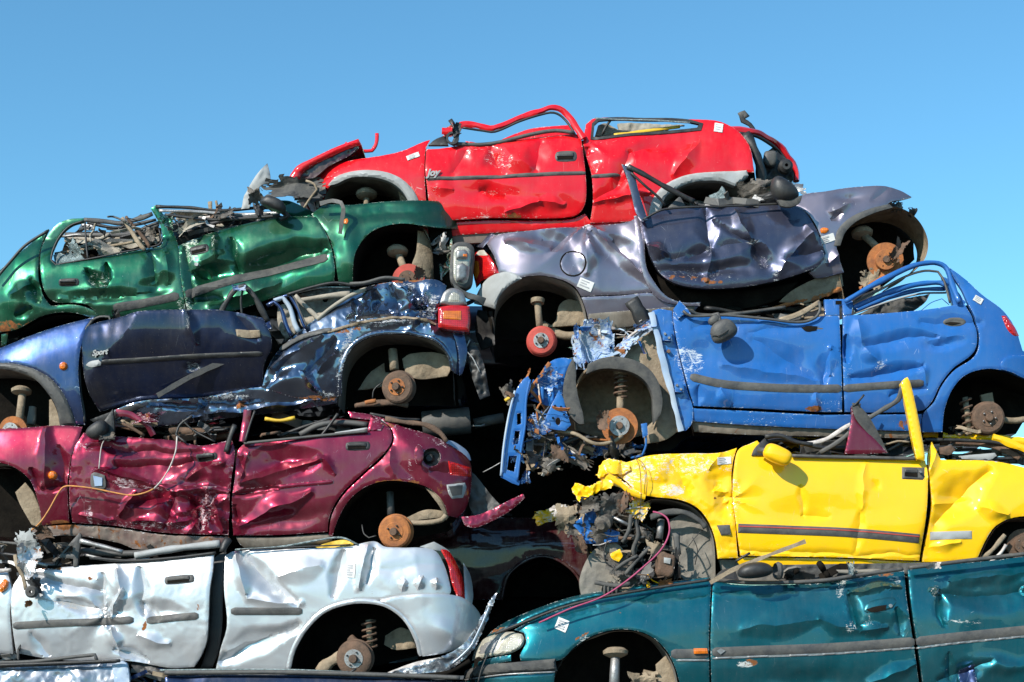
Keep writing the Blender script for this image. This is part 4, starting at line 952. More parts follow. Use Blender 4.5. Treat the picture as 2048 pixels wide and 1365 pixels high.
# front end: stripped structure
c.panel('front_pillar', [(1304, 622), (1320, 618), (1344, 622), (1348, 664), (1360, 720), (1376, 785), (1386, 816), (1384, 846), (1372, 862), (1358, 862), (1352, 828), (1338, 770), (1322, 710), (1312, 660)], 'blue', off=.02, follow=0, sec=0, noise=.01, wear=.4)
c.tube('pillar_highlight', [(1302, 625, .0), (1312, 660, -.01), (1324, 712, -.01), (1340, 772, -.01), (1354, 830, -.01), (1362, 862, -.0)], .016, 'iceblue', flat=(.006, .02))  # pale tone paints a highlight along the pillar edge
for x, y in ((1334, 672), (1358, 775)):
    c.panel('door_hinge', [(x - 9, y - 9), (x + 9, y - 10), (x + 10, y + 10), (x - 8, y + 9)], 'blue', off=-.03, follow=0, sec=0, step=4)
    for u in (-4, 4): c.lathe('hinge_bolt', x + u, y + u, -.035, [(.001, -.006), (.008, -.006), (.009, .006)], 'steel', n=10)
c.lathe('door_check', 1337, 703, .0, [(.001, -.008), (.012, -.008), (.013, .01)], 'brown', n=12)
c.panel('inner_wing', [(1225, 720), (1260, 690), (1305, 660), (1318, 690), (1335, 745), (1352, 820), (1360, 860), (1330, 880), (1290, 888), (1290, 860), (1318, 830), (1322, 790), (1305, 750), (1270, 728), (1225, 722)], 'tan', off=.08, follow=0, sec=0, noise=.02)
a = c.arch([(1155, 850), (1150, 800), (1162, 755), (1195, 728), (1240, 722), (1285, 738), (1312, 772), (1320, 815), (1308, 858)], 'tan', d0=.02, d1=.42)
c.panel('arch_back_wall', [(1150, 860), (1148, 800), (1160, 752), (1195, 724), (1240, 718), (1288, 734), (1318, 772), (1324, 815), (1310, 865), (1230, 880)], 'tan', off=.40, follow=0, sec=0, noise=.07)
c.panel('rubber_arch_band', [(1172, 748), (1176, 728), (1205, 716), (1240, 714), (1282, 726), (1310, 752), (1324, 790), (1322, 826), (1308, 848), (1306, 820), (1304, 788), (1290, 762), (1264, 745), (1232, 738), (1200, 738)], 'rubber', off=-.05, follow=0, sec=0, flange=.09, label='dusty rubber wheel arch band')
c.panel('splash_guard', [(1146, 716), (1136, 735), (1127, 770), (1128, 800), (1140, 830), (1158, 848), (1168, 848), (1166, 828), (1158, 800), (1152, 765), (1152, 740)], 'rubber', off=-.04, follow=0, sec=0, flange=.06)
c.lathe('spring_top', 1242, 745, .1, [(.001, -.02), (.05, -.02), (.055, .02), (.03, .03)], 'tan', ax=(0, .1, 1))
c.brake(1239, 852, 37, .02, 'rust', 'disc', 'steel', bolts=5, spring=(1242, 750, 1241, 796, .045, 4.5, .10)); c.tube('strut', [(1241, 795, .1), (1240, 830, .09)], .026, 'tan', smooth=False, sides=12)
c.scrap('brake_caliper', 1206, 845, -.01, (30, 46), 'brown', 4, n=10); c.tube('lower_arm', [(1110, 862, .05), (1150, 868, .0), (1190, 888, -.02), (1225, 884, .0), (1245, 872, .02)], .013, 'tan'); c.tube('track_rod', [(1150, 872, .1), (1200, 880, .1), (1240, 882, .1)], .008, 'rust')
c.scrap('strut_tower', 1196, 688, .12, (74, 100), 'iceblue', 8, n=16, amp=.30, label='crumpled pale strut tower'); c.scrap('torn_wing_edge', 1160, 700, .08, (36, 70), 'iceblue', 4, n=10, ang=-10)
c.scrap('torn_wing_edge', 1186, 648, .1, (16, 22), 'blue', 3); c.scrap('torn_wing_edge', 1152, 668, .1, (14, 40), 'blue', 5)
c.panel('wing_brace', [(1215, 715), (1240, 690), (1290, 655), (1306, 645), (1312, 668), (1290, 690), (1330, 700), (1330, 712), (1240, 720)], 'iceblue', off=.10, follow=0, sec=0, noise=.03, holes=[[(1262, 695), (1280, 678), (1302, 672), (1300, 690), (1278, 698)]])
c.tube('wing_brace', [(1230, 700, .1), (1262, 672, .08), (1290, 652, .08)], .012, 'wirewhite'); c.tube('loose_cable', [(1240, 695, .06), (1270, 680, .05), (1300, 650, .05)], .004, 'black')
c.panel('inner_wing_rail', [(1096, 728), (1120, 716), (1148, 720), (1132, 745), (1126, 780), (1092, 778), (1070, 770)], 'blue', off=.10, follow=0, sec=0, noise=.02)
c.panel('crash_box', [(1062, 766), (1126, 770), (1124, 806), (1100, 812), (1060, 800)], 'blue', off=.02, follow=0, sec=0, noise=.02)
c.tube('crash_box_rib', [(1085, 770, -.0), (1084, 806, .0)], .014, 'blue'); c.tube('crash_box_rib', [(1105, 770, -.0), (1104, 808, .0)], .014, 'blue')
c.panel('chassis_leg', [(1118, 780), (1128, 800), (1132, 820), (1142, 850), (1130, 862), (1096, 856), (1086, 845), (1104, 808)], 'blue', off=-.03, follow=0, sec=0, holes=[circle(1116, 843, 5, 8, 0, 8)], wear=.3)
for x, y in ((1110, 812), (1122, 814), (1106, 836), (1128, 830)): c.lathe('leg_bolt', x, y, -.045, [(.001, -.006), (.007, -.006), (.008, .006)], 'under', n=8)
fr = c.panel('front_crossmember', [(1044, 762), (1056, 752), (1062, 768), (1054, 800), (1052, 850), (1044, 900), (1038, 950), (1034, 968), (1004, 952), (1006, 920), (1010, 880), (1018, 830), (1028, 790)], 'blue', off=-.05, follow=0, sec=0, flange=.07, wear=.35,
        holes=[[(1034, 828), (1042, 826), (1042, 848), (1034, 850)], [(1030, 862), (1040, 862), (1036, 888), (1026, 890)], [(1018, 912), (1034, 912), (1028, 944), (1014, 940)]], label='holed blue front crossmember')
c.tube('crossmember_flange', [(1060, 760, -.07), (1052, 800, -.07), (1050, 850, -.07), (1042, 900, -.07), (1034, 962, -.07)], .009, 'blue'); c.tube('crossmember_flange', [(1030, 782, -.07), (1018, 830, -.07), (1008, 890, -.07), (1002, 952, -.07)], .008, 'iceblue')
c.tube('crossmember_tip', [(1002, 950, -.06), (1020, 958, -.06), (1040, 968, -.05)], .012, 'blue', flat=(.006, .018)); c.scrap('crossmember_scrap', 1052, 955, .0, (20, 26), 'blue', 4); c.scrap('crossmember_scrap', 1018, 785, .05, (34, 44), 'engine', 2, ang=-30)
c.tube('bent_rail', [(1100, 726, .02), (1080, 755, .0), (1055, 785, -.02), (1046, 800, -.02)], .012, 'rust', flat=(.005, .014)); c.tube('yellow_bolt', [(1010, 802, .0), (1026, 792, .0)], .012, 'yellowplastic')
c.tube('anti_roll_bar', [(1078, 792, -.03), (1082, 806, -.05), (1074, 818, -.05), (1076, 842, -.04)], .007, 'rust'); c.tube('anti_roll_link', [(1076, 765, .0), (1080, 800, -.03)], .006, 'wirewhite')
c.tube('subframe_bar', [(1120, 874, .1), (1112, 910, .08), (1095, 950, .08)], .014, 'brown'); c.tube('bumper_strut', [(1290, 860, -.0), (1292, 890, -.0), (1284, 912, .02), (1262, 916, .05)], .008, 'blue'); c.panel('blue_hanger', [(1282, 848), (1294, 846), (1296, 870), (1286, 876)], 'blue', off=-.02, follow=0, sec=0, step=4)
c.junk('nose_wreckage', [(1060, 860), (1130, 866), (1270, 880), (1290, 905), (1200, 915), (1150, 905), (1060, 950)], 60, ['engine', 'black', 'tan', 'blue', 'brown', 'steel'], (.05, .6), (.006, .016), 14, (20, 80), hor=.5)
for i, (x, y) in enumerate(((1080, 890), (1120, 900), (1165, 895), (1205, 900), (1240, 896), (1070, 925))): c.scrap('engine_scrap', x, y, .15 + .03 * i, (46, 36), ['engine', 'black', 'engine', 'blue', 'engine', 'tan'][i], i, n=9)
c.junk('twisted_nose', [(1010, 770), (1060, 740), (1140, 730), (1150, 860), (1060, 900), (1010, 950)], 26, ['blue', 'blue', 'black', 'rust', 'steel', 'engine', 'brown'], (-.08, .15), (.003, .008), 81, (18, 80), hor=.2)
c.junk('twisted_nose', [(1040, 870), (1270, 880), (1290, 910), (1060, 965)], 30, ['blue', 'black', 'engine', 'tan', 'wirewhite', 'brown'], (-.05, .25), (.002, .007), 82, (15, 60), hor=.3)
c.junk('twisted_nose', [(1160, 640), (1300, 630), (1310, 720), (1180, 730)], 16, ['iceblue', 'blue', 'black', 'tan', 'wirewhite'], (-.02, .2), (.003, .008), 83, (18, 80), hor=.4)
for i, (x, y, w, h, mt) in enumerate(((1095, 760, 50, 40, 'blue'), (1075, 850, 46, 50, 'blue'), (1035, 900, 30, 50, 'blue'), (1150, 915, 70, 26, 'engine'), (1230, 905, 60, 22, 'black'), (1120, 905, 36, 34, 'brown'), (1250, 690, 60, 26, 'iceblue'), (1290, 655, 50, 26, 'iceblue'), (1100, 930, 40, 36, 'engine'))): c.scrap('twisted_metal', x, y, -.04 + .03 * (i % 4), (w, h), mt, i + 20, n=10, amp=.4, ang=i * 31 - 60)
c.shell([(1380, 640), (1600, 650), (1840, 634), (1925, 612), (1960, 610), (2000, 640), (2040, 700), (2090, 720), (2090, 800), (2060, 858), (1880, 880), (1380, 872), (1340, 900), (1290, 900), (1335, 830), (1340, 760), (1330, 700), (1344, 640)],
        arches=[[(1888, 910), (1890, 815), (1932, 746), (1980, 735), (2048, 750), (2130, 790), (2130, 910)]], front=.22)
c.prism('engine_bay', [(1120, 760), (1180, 730), (1340, 720), (1345, 890), (1100, 900), (1060, 860)], (), .5, 1.4, 'under', step=20, crush=.1)

# ================================================================== NAVY, left, below the green one
c = Car('crushed_car', 'dark navy crushed three door car under the green one with a red tail lamp', 'car', .06, 'navy',
        [(-60, 700), (60, 668), (185, 634), (400, 630), (540, 645), (600, 650), (740, 575), (880, 560), (930, 575)], [(-60, 850), (180, 850), (440, 822), (670, 805), (930, 780)],
        ends=[(945, -90, .16), (-110, 200, .25)], fac=(.006, 70), seed=41, shoulder=.07, tuck=.05)
c.dents = [('c', 385, 632, 395, 690, 12, -.03), ('h', 388, 735, 26, 14, 0, .03), ('c', 480, 640, 520, 690, 16, .02),
           ('c', 545, 735, 640, 670, 18, -.035), ('c', 610, 745, 665, 680, 14, .04), ('c', 605, 745, 640, 785, 12, -.035), ('d', 575, 765, 50, 22, -10, -.03), ('c', 530, 772, 600, 700, 18, .02), ('c', 640, 740, 668, 700, 10, -.03),
           ('c', 705, 600, 722, 628, 10, .04), ('c', 725, 595, 748, 570, 10, -.035), ('c', 750, 620, 745, 580, 12, .04), ('c', 780, 570, 800, 640, 18, .045), ('c', 820, 575, 840, 610, 14, -.045), ('c', 800, 620, 870, 612, 12, .04), ('c', 690, 640, 780, 628, 10, -.03), ('s', 850, 620, 50, 7, .3, .05), ('c', 700, 650, 870, 640, 9, -.03), ('h', 760, 605, 40, 30, 20, .03),
           ('c', 300, 815, 520, 800, 9, .03), ('c', 380, 835, 640, 800, 8, -.02), ('c', 400, 798, 410, 830, 8, .03), ('c', 470, 790, 480, 815, 8, -.02)]
c.wear = [(386, 650, 8, 26, 0, .8), (388, 735, 20, 14, 0, .85), (450, 795, 60, 10, -3, .85), (760, 645, 90, 12, -4, .95), (860, 610, 40, 34, 0, .8), (690, 700, 12, 90, 14, .85), (650, 790, 26, 12, 0, .8), (300, 825, 140, 10, -4, .5), (830, 570, 60, 8, 0, .8), (735, 620, 30, 20, 0, .5), (300, 790, 120, 16, 0, .3)]
c.rust = [(480, 812, 16, 10, 0, .85), (640, 797, 60, 8, 0, .8), (700, 660, 60, 10, -14, .7), (790, 562, 100, 6, -3, .9), (690, 760, 6, 40, 0, .6)]
c.panel('front_wing', [(-60, 712), (0, 696), (60, 672), (120, 652), (188, 634), (172, 660), (160, 700), (156, 740), (160, 790), (170, 850), (152, 850), (140, 815), (115, 772), (85, 747), (40, 730), (0, 726), (-60, 730)])
c.panel('arch_trim', [(-60, 728), (0, 726), (40, 730), (85, 747), (115, 772), (140, 815), (152, 852), (120, 852), (112, 815), (92, 782), (66, 756), (36, 744), (0, 738), (-60, 742)], 'trim', off=-.014, roll=(6, .014), flange=.06)
c.arch([(-60, 742), (0, 738), (36, 744), (66, 756), (92, 784), (112, 820), (122, 870)], 'liner')
c.panel('splash_guard', [(98, 800), (110, 795), (122, 830), (128, 865), (98, 865)], 'tan', off=.1, follow=0, sec=0)
c.tube('strut', [(45, 788, .14), (40, 830, .12), (36, 860, .1)], .026, 'tan', sides=12, smooth=False); c.lathe('strut_mount', 43, 784, .14, [(.001, -.02), (.03, -.02), (.064, -.008), (.068, .012), (.045, .03), (.001, .034)], 'tan', ax=(0, .2, 1)); c.tube('damper', [(66, 815, .2), (62, 850, .18)], .028, 'liner', sides=10)
c.brake(22, 862, 30, .04, 'rust', 'disc', 'steel')
c.dents.append(('w', 292, 634, 165, 770, .50, 170)); c._cp = None
c.tube('door_gap_seal', [(186, 640, .05), (168, 668, .05), (158, 710, .05), (160, 770, .05), (170, 845, .05)], .012, 'black')
d = c.panel('front_door', [(174, 655), (200, 648), (245, 641), (300, 632), (400, 630), (480, 634), (535, 648), (547, 680), (546, 700), (530, 730), (524, 770), (400, 793), (280, 800), (192, 820), (174, 785), (164, 730), (164, 685)], 'navydark', off=-.02, tilt=(360, 740, 0, .42))
c.panel('strip_end', [(172, 731), (180, 725), (200, 722), (206, 728), (204, 733), (184, 736)], 'greytrim', off=-.012, step=4, parent=d, inherit=True)
c.strip('rub_strip', [(206, 727), (300, 722), (400, 716), (528, 711)], 9, 'black', parent=d)
c.tube('loose_strip', [(315, 792, -.03), (385, 752, -.04), (460, 718, -.03)], .018, 'black', flat=(.006, .018), sides=4)
c.panel('door_handle', [(478, 666), (526, 668), (526, 680), (500, 682), (480, 679)], 'tan', off=-.016, step=4, roll=(3, .006), parent=d, inherit=True)
c.text('Sport', 187, 714, .05, 'steel', parent=d, shear=.4, bold=.002, ang=4)
c.lathe('marker_lamp', 127, 733, -.0, [(.001, -.022), (.018, -.018), (.028, -.006), (.03, .01)], 'orangelens', n=24)
c.sticker(57, 689, 24, 11, 12)
c.dents.pop(); c._cp = None
c.panel('rocker_panel', [(275, 803), (400, 795), (524, 774), (600, 790), (674, 790), (674, 806), (560, 824), (440, 838), (300, 854), (200, 853), (190, 838)], 'navymirror', off=.01, noise=.01)
c.panel('sill_fold', [(180, 840), (270, 808), (290, 812), (230, 838), (200, 852)], 'black', off=-.005)
q = c.panel('rear_quarter', [(524, 776), (533, 740), (556, 702), (600, 662), (640, 632), (690, 596), (735, 573), (800, 562), (872, 559), (892, 570), (888, 596), (874, 618), (872, 644), (905, 664), (918, 700), (917, 750), (905, 742), (898, 706), (880, 684), (850, 670), (800, 663), (745, 666), (712, 680), (690, 704), (678, 738), (677, 794), (600, 797)], 'navymirror', noise=.010)
c.strip('arch_lip', [(680, 792), (682, 740), (694, 706), (716, 682), (748, 668), (800, 664), (850, 671), (880, 686), (898, 710), (905, 742)], 8, 'navymirror', off=-.012)
c.strip('folded_seam', [(560, 700), (600, 676), (640, 664), (664, 660)], 9, 'trim', off=-.015)
c.strip('torn_seam', [(655, 665), (700, 652), (760, 640), (800, 634), (850, 640), (872, 648)], 5, 'tan', off=-.014)
c.arch([(676, 812), (680, 740), (694, 706), (718, 682), (748, 668), (800, 665), (850, 672), (880, 688), (898, 712), (906, 750), (908, 800)], 'liner')
c.panel('arch_inner_panel', [(804, 718), (820, 708), (862, 704), (896, 712), (900, 740), (894, 752), (836, 758), (812, 745)], 'tan', off=.20, follow=0, sec=0, noise=.04)
c.panel('arch_inner_panel', [(716, 780), (740, 745), (768, 726), (770, 745), (790, 745), (780, 770), (740, 778)], 'tan', off=.26, follow=0, sec=0, noise=.04)
c.brake(793, 774, 33, .03, 'brown', 'drum', 'rust', bolts=5, ax=(.22, 1, .04)); c.tube('strut', [(785, 700, .2), (789, 740, .17)], .032, 'tan', smooth=False, sides=12)
c.tube('axle_arm', [(710, 812, .12), (740, 808, .1), (790, 806, .08), (816, 812, .1)], .02, 'brown', flat=(.012, .022)); c.tube('loose_wire', [(765, 765, .1), (748, 780, .1), (745, 800, .1)], .005, 'black')
c.tube('axle_bracket', [(730, 806, .05), (752, 802, .05)], .014, 'rust')
t = c.panel('tail_lamp', [(876, 614), (905, 610), (938, 612), (941, 636), (938, 664), (905, 660), (876, 654)], 'redlens', off=-.045, follow=0, sec=.3, roll=(6, .016), flange=.09, step=4)
c.panel('tail_lamp_indicator', [(886, 622), (922, 622), (922, 640), (886, 638)], 'orangelens', off=-.05, follow=0, sec=.3, roll=(2, .002), flange=.008, step=4, parent=t)
c.panel('tail_lamp_reverse', [(880, 606), (888, 584), (905, 576), (925, 584), (934, 608), (905, 610)], 'steel', off=-.03, follow=0, sec=.3, roll=(5, .012), flange=.06, step=4)
c.panel('tail_lamp_clear', [(896, 604), (900, 590), (908, 584), (918, 590), (922, 604)], 'clearlens', off=-.036, follow=0, sec=.3, roll=(3, .006), flange=.01, step=3)
c.panel('hatch_corner', [(905, 566), (930, 582), (955, 590), (972, 596), (966, 610), (950, 600), (936, 596), (912, 580)], 'trim', off=.0, follow=0, sec=.3, noise=.02)
c.panel('tail_side', [(905, 664), (928, 668), (934, 700), (925, 745), (918, 750), (916, 700)], off=.02, sec=.5)
c.panel('torn_bumper_skin', [(930, 668), (946, 680), (965, 720), (980, 790), (960, 800), (940, 740)], 'black', off=.12, follow=0, sec=0, noise=.06)
c.tube('torn_bumper_edge', [(940, 680, .1), (930, 700, .1), (945, 716, .1), (960, 745, .1)], .004, 'greytrim')
# side window opening and bent pillars
c.panel('headlining', [(592, 590), (640, 580), (720, 583), (700, 596), (640, 636), (606, 655), (596, 640)], 'beige', off=.25, follow=0, sec=0, noise=.08)
c.panel('seat_back', [(556, 612), (580, 606), (590, 640), (596, 664), (570, 680), (556, 650)], 'beige', off=.2, follow=0, sec=0, noise=.06)
for pts, r, mt in [([(534, 612, .0), (548, 604, .0), (562, 618, .0), (572, 650, .0), (582, 672, .0)], .014, 'navy'), ([(548, 602, .02), (566, 596, .02), (580, 616, .02), (590, 650, .02), (598, 664, .02)], .016, 'iceblue'),
                   ([(562, 596, .02), (578, 590, .02), (594, 614, .02), (606, 648, .02), (612, 658, .02)], .012, 'navy'), ([(576, 588, .01), (586, 592, .01), (600, 622, .01), (614, 655, .01)], .006, 'trim'),
                   ([(590, 592, .1), (612, 614, .1), (640, 640, .08)], .016, 'beige'), ([(732, 578, .05), (700, 592, .05), (660, 618, .05), (634, 640, .05)], .014, 'beige'), ([(598, 602, .12), (660, 592, .12), (700, 588, .12)], .018, 'beige'),
                   ([(574, 590, .0), (620, 576, .0), (668, 566, .0), (710, 570, .0), (760, 562, .0), (800, 558, .02)], .010, 'black'), ([(700, 568, .0), (730, 566, -.02), (770, 556, -.02), (810, 560, .0)], .012, 'trim'),
                   ([(584, 588, .02), (640, 576, .02), (700, 575, .02)], .006, 'glass')]:
    c.tube('bent_pillar', pts, r, mt, sides=9)
c.panel('glass_remains', [(600, 588), (640, 578), (700, 578), (716, 582), (660, 590), (620, 592)], 'glass', off=.08, follow=0, step=5, noise=.02)
c.tube('door_window_loop', [(438, 632, -.02), (452, 606, -.04), (470, 580, -.05), (488, 572, -.05), (508, 592, -.05), (524, 622, -.04), (536, 644, -.02)], .016, 'black', flat=(.008, .02), sides=8)
c.tube('door_window_loop', [(486, 580, -.04), (482, 600, -.03), (484, 630, -.02), (500, 642, -.02), (516, 636, -.03)], .008, 'black'); c.scrap('torn_frame_end', 480, 578, -.06, (34, 14), 'iceblue', 3, n=7)
c.panel('door_sill_flap', [(370, 628), (400, 622), (440, 622), (540, 640), (545, 660), (500, 655), (440, 640)], 'navy', off=-.04, noise=.02)
c.scrap('mirror_stub', 236, 632, -.0, (26, 24), 'black', 2); c.tube('scuttle_edge', [(186, 640, .02), (200, 634, .02), (218, 634, .02), (222, 644, .02)], .008, 'trim')
c.shell([(-60, 722), (60, 684), (190, 650), (400, 640), (520, 650), (556, 690), (600, 672), (700, 610), (760, 576), (880, 572), (900, 620), (906, 700), (930, 780), (920, 800), (670, 806), (300, 850), (-60, 860)],
        arches=[[(-100, 900), (-100, 735), (0, 732), (66, 750), (110, 790), (130, 880)], [(672, 860), (676, 736), (712, 676), (800, 660), (884, 684), (912, 750), (915, 860)]])
navy = c

# muffler and tail pipe hanging beneath the navy car
c.lathe('silencer', 845, 850, .55, [(.001, 0), (.09, 0), (.095, .01), (.095, .33), (.09, .34), (.001, .34)], 'trim', ax=(1, .02, .10), n=28)
c.tube('tail_pipe', [(948, 848, .56), (975, 842, .56), (1008, 836, .56)], .036, 'trim', sides=14, smooth=False); c.tube('exhaust_hook', [(944, 852, .5), (962, 852, .48), (970, 850, .48)], .007, 'steel')

# ================================================================== MAROON, left
c = Car('crushed_car', 'maroon crushed five door car with open fuel flap below the navy one', 'car', .0, 'maroon',
        [(-60, 862), (165, 852), (240, 872), (400, 886), (540, 876), (700, 830), (800, 850), (900, 888), (945, 918)], [(-60, 1060), (145, 1055), (460, 1080), (660, 1080), (940, 1040)],
        ends=[(955, -110, .20), (-160, 200, .2)], fac=(.009, 62), seed=51, shoulder=.05, tuck=.04)
c.dents = [('c', 100, 860, 92, 970, 16, -.035), ('c', 120, 900, 130, 960, 16, .03), ('c', 62, 940, 75, 975, 12, .03), ('c', 85, 975, 130, 965, 10, .03),
           ('c', 180, 895, 400, 905, 14, .02), ('c', 190, 940, 300, 975, 10, -.03), ('c', 300, 975, 460, 985, 9, -.025), ('c', 230, 935, 380, 925, 30, .04), ('c', 380, 955, 450, 925, 14, -.03), ('h', 410, 930, 36, 24, 0, .035), ('c', 260, 1010, 340, 990, 12, .04), ('c', 245, 1030, 270, 990, 12, -.04), ('c', 270, 1045, 380, 1040, 14, -.03), ('s', 410, 1020, 46, 7, .2, .06), ('c', 380, 1000, 400, 1060, 12, .04), ('c', 430, 1000, 445, 1060, 10, -.03), ('c', 350, 990, 330, 1050, 14, .03), ('c', 300, 990, 350, 1035, 12, -.025), ('c', 160, 1035, 230, 1040, 9, -.02),
           ('h', 560, 925, 95, 36, -6, .05), ('c', 492, 912, 478, 970, 8, -.02), ('c', 480, 968, 640, 920, 14, -.035), ('c', 640, 912, 665, 950, 10, -.02), ('c', 490, 950, 470, 910, 10, .02), ('c', 480, 1050, 620, 985, 20, -.035), ('c', 470, 990, 560, 975, 10, .03), ('c', 470, 1010, 480, 1040, 10, .03), ('d', 560, 1040, 100, 20, -6, .03),
           ('c', 780, 900, 790, 950, 14, -.015), ('c', 860, 940, 930, 950, 16, .02), ('d', 830, 900, 60, 40, 10, -.01)]
c.wear = [(170, 890, 20, 16, 0, .7), (250, 968, 30, 12, 10, .95), (290, 975, 60, 6, 6, .8), (410, 1020, 20, 60, 12, .85), (180, 1030, 10, 24, 0, .8), (460, 960, 10, 90, 0, .6), (330, 920, 160, 26, 4, .4), (300, 1050, 140, 10, 3, .7), (775, 852, 60, 10, 16, .7), (820, 950, 8, 40, 0, .7), (860, 880, 60, 8, 22, .7), (720, 950, 12, 10, 0, .5), (200, 900, 40, 20, 0, .5)]
c.rust = [(800, 965, 70, 7, 0, .9), (120, 1050, 40, 14, 0, .9), (880, 975, 10, 20, 0, .6), (775, 850, 50, 6, 16, .7)]
c.panel('front_wing', [(-60, 864), (0, 858), (60, 855), (120, 851), (164, 854), (156, 880), (142, 912), (134, 960), (135, 1000), (138, 1046), (110, 1048), (84, 1052), (76, 1005), (60, 962), (32, 937), (0, 926), (-60, 925)])
c.arch([(-60, 925), (0, 927), (32, 938), (60, 964), (76, 1006), (86, 1080)], 'liner'); c.panel('splash_guard', [(30, 985), (50, 965), (68, 990), (82, 1040), (70, 1062), (40, 1010)], 'tan', off=.14, follow=0, sec=0)
c.lathe('marker_lamp', 105, 951, -.02, [(.001, -.022), (.018, -.018), (.028, -.006), (.03, .02)], 'orangelens', n=24)
d = c.panel('front_door', [(168, 866), (200, 878), (235, 874), (300, 878), (350, 882), (400, 892), (430, 888), (464, 880), (470, 905), (462, 960), (459, 1000), (456, 1070), (330, 1066), (230, 1052), (146, 1046), (139, 1000), (141, 935), (150, 896)], off=-.014, noise=.008)
c.handle(414, 915, 44, 16, -6, 'black', d); c.lathe('door_lock', 441, 928, -.01, [(.001, -.008), (.012, -.008), (.013, .02)], 'trim', n=14, parent=d)
c.strip('rub_strip', [(185, 942), (240, 964), (320, 974), (400, 980), (458, 981)], 14, 'maroon', parent=d)
c.panel('loose_mirror_glass', [(185, 950), (192, 946), (212, 952), (214, 974), (208, 981), (190, 978), (184, 970)], 'trim', off=-.04, step=4, parent=d); c.panel('mirror_glass', [(190, 953), (208, 957), (208, 973), (193, 974)], 'iceblue', off=-.046, step=4, roll=None, flange=.004, parent=d)
d = c.panel('rear_door', [(490, 888), (520, 883), (600, 874), (690, 866), (738, 862), (744, 838), (768, 846), (782, 862), (783, 884), (764, 911), (722, 950), (682, 990), (660, 1030), (655, 1064), (560, 1070), (466, 1071), (463, 1010), (470, 950), (475, 905)], off=-.008)
c.handle(716, 893, 50, 18, -2, 'black', d)
c.strip('rub_strip', [(472, 984), (540, 977), (600, 970), (667, 964)], 9, 'maroon', parent=d)
c.tube('window_seal', [(488, 887, .0), (560, 880, .0), (640, 872, .0), (735, 863, .0)], .010, 'trim', parent=d)
q = c.panel('rear_quarter', [(742, 830), (770, 838), (800, 852), (860, 870), (900, 890), (935, 916), (943, 936), (941, 985), (930, 1020), (914, 1036), (896, 1032), (888, 1008), (870, 985), (840, 969), (796, 962), (760, 964), (726, 977), (697, 1002), (677, 1036), (664, 1074), (657, 1070), (664, 1030), (686, 992), (726, 952), (768, 914), (787, 884), (784, 860), (765, 842)], holes=[circle(863, 915, 18, 16)])
c.lathe('fuel_recess', 863, 915, .02, [(.064, -.0), (.06, .03), (.05, .06), (.001, .065)], 'trim', n=28); c.lathe('fuel_cap', 859, 917, .05, [(.001, -.025), (.02, -.025), (.03, -.01), (.034, .02)], 'black', n=20)
c.panel('fuel_flap', circle(839, 912, 9, 14, 0, 21), 'maroon', off=-.055, roll=(3, .008), flange=.012, step=4, parent=q)
c.panel('tail_lamp', [(896, 922), (942, 936), (942, 955), (900, 950)], 'redlens', off=-.01, step=4, roll=(4, .01), parent=q)
c.panel('reflector', [(893, 970), (930, 966), (933, 976), (926, 996), (904, 998), (897, 988)], 'greytrim', off=-.012, step=4, roll=(3, .01), parent=q); c.panel('reflector_grille', [(898, 974), (926, 971), (924, 990), (905, 993)], 'trim', off=-.018, step=4, roll=None, flange=.004, parent=q)
c.panel('pale_lamp_shell', [(880, 886), (898, 880), (920, 890), (936, 904), (942, 920), (930, 918), (905, 900)], 'iceblue', off=.03, step=4)
c.arch([(664, 1090), (677, 1036), (698, 1003), (727, 978), (760, 966), (796, 964), (840, 971), (869, 987), (887, 1010), (896, 1040)], 'under')
c.panel('arch_edge', [(850, 975), (870, 978), (892, 1000), (898, 1030), (892, 1040), (880, 1015), (862, 990)], 'tan', off=.02, noise=.01); c.tube('bumper_bracket', [(800, 1046, .1), (850, 1046, .06), (884, 1040, .04), (892, 1030, .03)], .018, 'tan')
c.panel('arch_inner_panel', [(812, 1036), (850, 1020), (888, 1022), (890, 1034), (840, 1040), (816, 1046)], 'tan', off=.15, follow=0, sec=0, noise=.03)
c.brake(788, 1064, 34, -.0, 'rust', 'drum', 'rust', bolts=4, ax=(.14, 1, .06)); c.tube('strut', [(780, 985, .2), (782, 1030, .16)], .026, 'trim', smooth=False, sides=12)
c.tube('brake_hose', [(752, 1072, .04), (738, 1076, .06), (728, 1068, .08), (724, 1050, .1)], .005, 'black')
c.panel('rocker_panel', [(470, 1074), (560, 1074), (655, 1068), (662, 1072), (664, 1086), (560, 1098), (500, 1100), (480, 1090)], 'dirtysill', off=.0, roll=(8, .02))
c.panel('torn_sill', [(60, 1056), (140, 1050), (230, 1056), (330, 1070), (456, 1074), (452, 1086), (360, 1098), (270, 1098), (236, 1086), (150, 1072), (70, 1074)], 'redprimer', off=.0, noise=.02, wear=.5, rust=.6)
c.tube('b_pillar', [(496, 822, .02), (492, 850, .02), (486, 885, .0)], .022, 'maroon', flat=(.012, .026)); c.tube('window_seal', [(510, 822, .0), (500, 850, .0), (490, 884, -.01)], .008, 'black')
c.tube('b_pillar', [(452, 905, -.0), (462, 870, .0), (470, 850, .01)], .016, 'black', flat=(.008, .018)); c.scrap('torn_roof_rail', 290, 836, .0, (60, 24), 'maroon', 4, n=10); c.tube('torn_roof_rail', [(232, 826, .0), (262, 830, .0), (292, 850, .0), (306, 872, .02)], .014, 'maroon', flat=(.006, .02))
c.panel('roof_rail', [(695, 822), (745, 830), (752, 840), (700, 834)], off=.02, step=4); c.panel('window_corner', [(742, 835), (760, 838), (768, 852), (762, 862), (735, 862)], off=-.02, step=4, roll=(3, .006))
